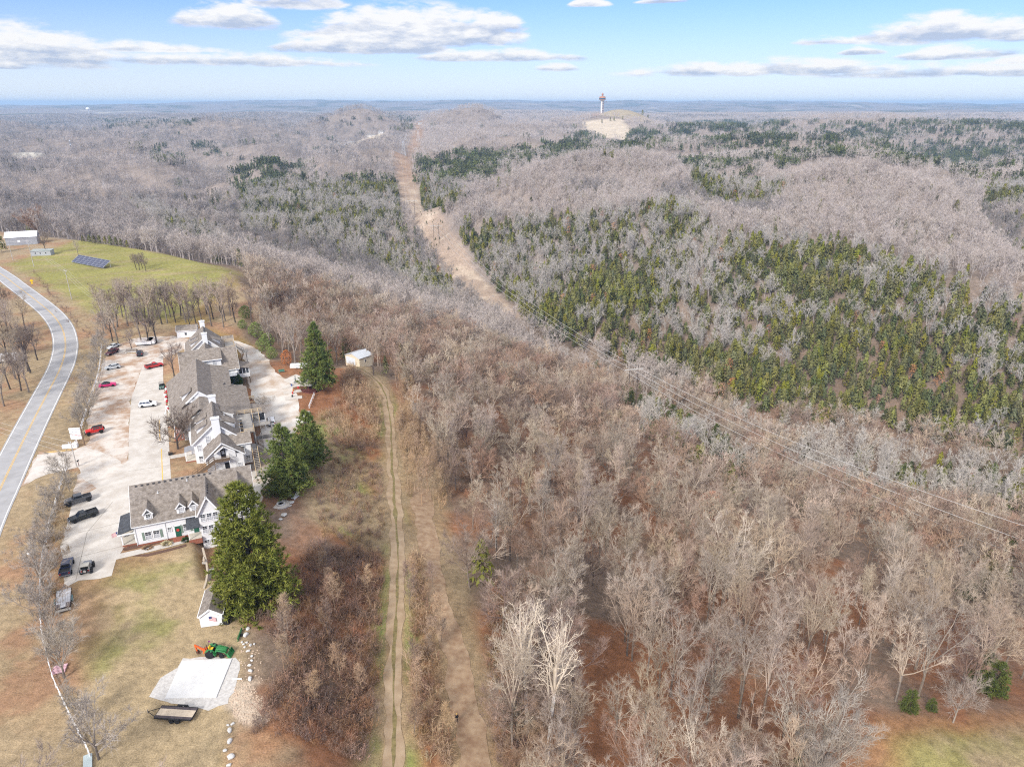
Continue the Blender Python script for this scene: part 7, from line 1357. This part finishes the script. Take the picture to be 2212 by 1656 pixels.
    simple('pallet_stack', 'pale pink slatted boards stacked under a hedge tree by the rail fence', 'boards', 173, 1966, 0, [('board', MB().box(-.9, -.5 + .36 * i, .05 + .1 * (i % 2), .9, -.2 + .36 * i, .2 + .1 * (i % 2)), mat('pink_boards', (.62, .40, .44), .8, .15, 3)) for i in range(5)], .3)
    simple('culvert_slab', 'pale blue-grey slab leaning at the bottom end of the rail fence', 'slab', 258, 2236, 0, [('slab', MB().box(-.5, -1.3, .1, .5, 1.3, .3), mat('blue_grey_board', (.45, .52, .52), .7, .1, 1))], .5)
    for i, (u, v) in enumerate([(500, 1331), (492, 1236)]): simple('planter', ('nearer' if i == 0 else 'farther') + ' black square planter at a walk end along the lot edge', 'planter', u, v, 0, [('pot', MB().box(-.45, -.45, 0, .45, .45, .6), M_BLKP), ('soil', MB().box(-.4, -.4, .6, .4, .4, .64), M_BROWNW)], .4, 'black planters')
    simple('sandwich_sign', 'white A-shaped lawn sign at the front bed of the middle house', 'sign', 491, 1212, 0, [('frame', MB().prism([(-.8, 0), (-.6, 0), (0, 1.5), (.6, 0), (.8, 0), (0, 1.9)], 'y', -.06, .06), white)], .2)
    rp = [(487, 1143), (489, 1150), (484, 1160), (488, 1166), (486, 1173), (490, 1178), (489, 1195), (493, 1201)]
    for i, (u, v) in enumerate(rp): simple('festive_ornament', 'red or white holiday ornament lining the porch edge of the middle house', 'ornament', u, v, 0, [('body', MB().lathe([(.3, 0), (.36, .4), (.2, .8)], 10), M_FLAGR if i % 2 else white), ('head', MB().lathe([(.1, .8), (.2, .95), (.05, 1.2)], 10), white if i % 2 else M_FLAGR)], 0, 'red and white porch ornaments')
    for i, (a, l) in enumerate(((1.7, 'left'), (5.0, 'middle'), (8.4, 'right'))):
        H0 = Vector((-70.83, 113.78)); c, s = math.cos(math.radians(23)), math.sin(math.radians(23)); x, y = H0.x + a * c + 1.3 * s, H0.y + a * s - 1.3 * c; r = random.Random(i); C = MB(); 
        for k in range(220): d = rv(r).normalized(); d.z = abs(d.z); p = d * .55 * r.uniform(.5, 1); u = d.orthogonal().normalized() * .1; C.add([p - u, p + u, p + d * .25], [(0, 1, 2)])
        t = thing('shrub', ('low brown shrub', 'pale straw-coloured grass clump', 'dark green spreading shrub')[i] + ' in the bed before the front house', 'shrub', (x, y, .05)); link('foliage', C.mesh('foliage', (M_BRNT, mat('straw_grass', (.50, .43, .26), .9), MATS['box_leaves'])[i]), t); t.scale = (1.6, 1.2, 1.1 if i == 1 else .8)
    bed = FS([(358, 1606), (372, 1603), (372, 1593), (545, 1560), (548, 1572), (500, 1583), (430, 1599), (364, 1613)]); sheet('mulch_bed', bed, mat('bark_mulch', (.13, .075, .055), .95, .3, 2), .045, 2); sheet('mulch_bed', FS([(360, 1628), (430, 1622), (500, 1606), (545, 1593), (546, 1600), (500, 1613), (430, 1630)]), MATS['bark_mulch'], .045, 2)
    cam_ = thing('camper', 'white camper half hidden by bare trees left of the road', 'camper', (*F(22, 1060), 0), .3); soft(MB().box(-3, -1.2, .5, 3, 1.2, 2.8).build('body', M_SIDE, cam_), .2); MB().box(-1, -1.24, 1.5, .4, -1.2, 2.2).build('window', M_GLASS, cam_); MB().box(-2.6, -1, 0, 2.6, 1, .5).build('chassis', M_BLKP, cam_)
misc()
# ------------------------------------------------------------------ far across the valley
def far_thing(name, label, cat, u, v, d, grp=None):
    x, y, z = atd(u, v, d); g = z1(x, y); return thing(name, label, cat, (x, y, g), 0, grp), Vector((x, y, g))
def tower():
    t, p = far_thing('observation_tower', 'tall observation tower with orange-roofed cabin on the bare hilltop', 'tower', 1300, 244, 2650)
    sh = mat('tower_concrete', (.72, .68, .62), .8, .06, .1); og = mat('tower_orange', (.42, .20, .12), .7, .1, .1); dk = mat('tower_dark_glass', (.03, .09, .15), .3, .1, .1); rd = mat('tower_red_steel', (.20, .12, .105), .7, .1, .1)
    MB().box(-4.6, -4, -6, -.2, 4, 52).build('shaft', sh, t)
    f = MB()
    for x in (.1, 2.6, 5.0):
        for y in (-4, 3.6): f.box(x - .3, y, -6, x + .3, y + .5, 52)
    f.build('steel_frame', rd, t)
    for i in range(13): MB().box(-.1, -3.9, 1.5 + i * 4, 5.2, 3.9, 2.7 + i * 4).build('landing', sh if i % 2 else rd, t)
    MB().lathe([(5.5, 50), (10, 53.5), (11, 55)], 12, 0).build('cabin_base', sh, t); MB().lathe([(11, 55), (11.2, 59.5)], 12).build('cabin_glass', dk, t); MB().lathe([(11.4, 53.6), (11.5, 55)], 12).build('cabin_band', og, t); MB().lathe([(11.6, 59.5), (9.5, 64.5), (3.4, 65.5)], 12).build('cabin_roof', og, t)
    MB().lathe([(2.6, 65.4), (2.6, 70), (3.6, 70.2), (3.4, 73), (.3, 76.5)], 10).build('cupola', og, t); MB().tube((6, 0, 46), (16, 0, 48), .8).build('lookout_arm', rd, t)
    b = MB().box(-34, -14, -4, -1, 8, 4).box(-1, -14, -4, 9, 10, 6); b.build('visitor_building', mat('brown_visitor_wall', (.30, .18, .14), .8, .1, .05), t); r = MB()
    for y in (-17, 13): r.slab([(-37, y, 3.4), (10, y, 4.4), (8, -2, 11), (-30, -2, 9)], .6)
    r.build('visitor_roof', mat('visitor_roof', (.40, .23, .17), .8, .1, .05), t)
tower()
def mast():
    t, p = far_thing('radio_mast', 'slim lattice radio mast rising from the far left woods', 'mast', 150, 303, 1750); st = mat('galvanised_steel', (.30, .32, .34), .6, .1, .3, metal=.2); h = 84
    for k in range(3): a = k * 2.094; MB().tube((4.5 * math.cos(a), 4.5 * math.sin(a), -4), (.5 * math.cos(a), .5 * math.sin(a), h), .35, .25, 4).build('leg', st, t)
    b = MB()
    for i in range(16):
        z0, z1_ = i * h / 16, (i + 1) * h / 16
        for k in range(3):
            a, c = k * 2.094, (k + 1) * 2.094; r0 = 4.5 - 4 * z0 / h; r1 = 4.5 - 4 * z1_ / h; b.tube((r0 * math.cos(a), r0 * math.sin(a), z0), (r1 * math.cos(c), r1 * math.sin(c), z1_), .14, k=3, cap=False)
    b.build('bracing', st, t)
    for z in (44, 72, 81): MB().lathe([(1.6, z), (1.6, z + 2.2)], 6).build('antenna', M_TRIM, t)
mast()
def water_tower():
    t, p = far_thing('water_tower', 'white mushroom water tower on the far blue ridge left of the mast top', 'water tower', 192, 246, 5600); t['label'] = 'white mushroom water tower before the far blue ridge'
    MB().lathe([(4, -5), (3, 22), (6, 27), (14, 31), (15, 36), (11, 42), (2, 45)], 16).build('tank', M_TRIM, t, smooth=True)
    t, p = far_thing('water_tower', 'small white standpipe on the right horizon ridge', 'water tower', 2067, 262, 2300); MB().lathe([(3, -3), (3, 17), (1, 18.5)], 12).build('tank', M_TRIM, t)
water_tower()
def hframe(u, v, d, h, w_, label, vt=None):
    x, y, _ = atd(u, v, d); g = z1(x, y)
    if vt: h = min(((proj(np.array(x), np.array(y), np.array(g + k * .25))[1] - vt) ** 2, k * .25) for k in range(40, 200))[1]
    t = thing('power_pylon', label, 'pylon', (x, y, g), .25, 'pylons of the power line'); wd = mat('dark_pole_wood', (.12, .095, .08), .9, .2, .5)
    for s in (-1, 1): MB().tube((s * w_ / 2, 0, -1), (s * w_ / 2, 0, h), .26, .18, 6).build('pole', wd, t)
    MB().box(-w_ * 1.1, -.16, h - 2.2, w_ * 1.1, .16, h - 1.8).build('crossarm', mat('pale_crossarm', (.5, .48, .44), .8, .1, .5), t)
    b = MB().tube((-w_ / 2, 0, h - 6), (w_ / 2, 0, h - 2.4), .1, k=4).tube((w_ / 2, 0, h - 6), (-w_ / 2, 0, h - 2.4), .1, k=4); b.build('brace', wd, t)
    return [Vector((x + k * w_ * math.cos(.25), y + k * w_ * math.sin(.25), g + h - 2.6)) for k in (-1, 0, 1)]
A_ = hframe(1366, 850, 330, 22, 4.4, 'dark twin-pole pylon above the grey trees at the near end of the cut', 789); B_ = hframe(944, 545, 690, 21, 5, 'twin-pole pylon standing on the bare tan cut'); C_ = hframe(891, 470, 860, 20, 6, 'twin-pole pylon at the wooded dip of the cut')
def lattice(u, v, d, h, label):
    t, p = far_thing('power_pylon', label, 'pylon', u, v, d, 'pylons of the power line'); st = MATS['galvanised_steel'] if 'galvanised_steel' in MATS else M_CHR; wt = mat('pale_steel', (.62, .64, .64), .6, .08, .3)
    b = MB()
    for sx in (-1, 1):
        for sy in (-1, 1): b.tube((sx * 4, sy * 3, -2), (sx * 1.2, sy * 1, h * .72), .22, .16, 3)
    for i in range(6):
        z0, z1_ = h * .12 * i, h * .12 * (i + 1); w0, w1 = 4 - 2.8 * z0 / (h * .72), 4 - 2.8 * z1_ / (h * .72); b.tube((-w0, -1, z0), (w1, -1, z1_), .13, k=3).tube((w0, 1, z0), (-w1, 1, z1_), .13, k=3)
    b.build('tower_body', wt, t); c = MB()
    for x in (-1, 1): c.tube((x * 1.2, 0, h * .72), (x * 7, 0, h), .18, k=3).tube((x * 7, 0, h), (x * 3, 0, h * .8), .14, k=3)
    c.tube((-9, 0, h * .8), (9, 0, h * .8), .2, k=3).tube((-7, 0, h), (7, 0, h), .12, k=3); c.build('crossarm', wt, t); return [p + Vector((k * 7, 0, h * .78)) for k in (-1, 0, 1)]
D2 = lattice(872, 334, 1360, 40, 'pale lattice pylon on the ridge where the cut crests'); E2 = lattice(903, 288, 2050, 34, 'farther lattice pylon higher on the straight cut')
P_ = [Vector((*at(2212, v, -36), -32)) for v in (1128, 1160, 1196)]; out = [a + (p - a) * 1.3 for a, p in zip(A_, P_[::-1])]
for a, b, s in ((A_, out, 7), (A_, B_, 9), (B_, C_, 4), (C_, D2, 12)):
    for p, q in zip(a, b): wire(p, q, s, 'pale high-voltage wire sagging across the wooded valley', 0, .07 if a is A_ and b is out else .06, 20, 'high-voltage wires')
def far_houses():
    k = 0; cl = mat('far_pale_wall', (.62, .60, .56), .8, .1, .05); rf = mat('far_grey_roof', (.30, .29, .28), .8, .1, .05); me = {}
    for w_, l, h in ((14, 9, 5), (26, 11, 7), (36, 14, 9)):
        wm = MB().prism([(-l / 2, -4), (l / 2, -4), (l / 2, h), (0, h + 3), (-l / 2, h)], 'x', -w_ / 2, w_ / 2).mesh('wall', cl); r = MB()
        for s in (-1, 1): r.slab([(-w_ / 2 - .6, s * (l / 2 + .6), h + .1), (w_ / 2 + .6, s * (l / 2 + .6), h + .1), (w_ / 2 + .6, 0, h + 3.4), (-w_ / 2 - .6, 0, h + 3.4)], .3)
        g = MB()
        for i in range(int(w_ / 5)): g.box(-w_ / 2 + 1.5 + i * 5, -l / 2 - .12, 1, -w_ / 2 + 3.5 + i * 5, -l / 2, 3)
        me[w_] = (wm, r.mesh('roof', rf), g.mesh('windows', M_GLASS))
    for u, v, d, w_, lab, gp in [(735, 270, 2250, 26, 0, 0), (752, 271, 2200, 14, 0, 0), (768, 268, 2300, 36, 0, 0), (785, 266, 2350, 26, 0, 0), (800, 268, 2280, 36, 0, 0), (815, 266, 2330, 26, 0, 0), (690, 270, 2500, 14, 0, 0), (640, 265, 2900, 26, 0, 0), (822, 270, 2250, 14, 0, 0),
                        (1332, 245, 2700, 14, 1, 1), (1500, 250, 2650, 26, 1, 1), (1515, 249, 2680, 36, 1, 1), (1535, 249, 2680, 26, 1, 1), (1555, 250, 2650, 14, 1, 1), (1460, 251, 2640, 14, 1, 1), (1420, 250, 2660, 14, 1, 1), (30, 325, 1500, 14, 2, 2), (70, 322, 1520, 26, 2, 2), (90, 318, 1560, 14, 2, 2), (20, 322, 1520, 14, 2, 2), (95, 305, 1800, 14, 2, 2), (907, 262, 2680, 14, 3, 3)]:
        L_ = [('distant pale building in the cleared valley town left of the cut', 'town buildings left of the cut'), ('distant pale building on the bare ridge beside the observation tower', 'buildings beside the tower'), ('distant pale roof in the far left wooded clearing', 'roofs in the far left woods'), ('tiny white house where the cut meets the skyline', 'house on the skyline')][lab]
        x, y, _ = atd(u, v, d); t = thing('far_building', L_[0], 'building', (x, y, z1(x, y)), rnd.uniform(-.5, .5), L_[1] if lab != 3 else None)
        link('wall', me[w_][0], t); link('roof', me[w_][1], t); link('windows', me[w_][2], t)
    for u, v, d, s in [(1283, 245, 2650, 1.1), (1340, 246, 2700, 1.2), (1350, 246, 2700, 1.4), (1357, 246, 2690, 1.3), (1362, 246, 2700, 1.1), (1372, 246, 2690, 1.0), (1388, 247, 2650, 1.7), (1400, 247, 2660, 1.4), (1318, 266, 2400, 1), (1326, 266, 2400, 1.1), (1345, 262, 2420, 1), (1300, 268, 2380, 1.)]:
        x, y, _ = atd(u, v, d); tree(PINES[3], (x, y), s, 'dark conifer on the bare hilltop round the observation tower', 'conifers round the tower', 'pine_tree')
far_houses()
# ------------------------------------------------------------------ the air between
def build_haze():
    m = bpy.data.materials.new('haze'); m.use_nodes = True; nt = m.node_tree; nt.nodes.clear()
    o = nt.nodes.new('ShaderNodeOutputMaterial'); v = nt.nodes.new('ShaderNodeVolumePrincipled')
    v.inputs['Color'].default_value = HAZE_COL; v.inputs['Density'].default_value = HAZE_D; v.inputs['Anisotropy'].default_value = 0.0
    nt.links.new(v.outputs[0], o.inputs['Volume'])
    MB().box(-22000, -22000, -250, 22000, 22000, 138).build('haze', m)['kind'] = 'stuff'
HAZE_D = 9e-5; HAZE_COL = (.48, .72, 1, 1)
build_haze()
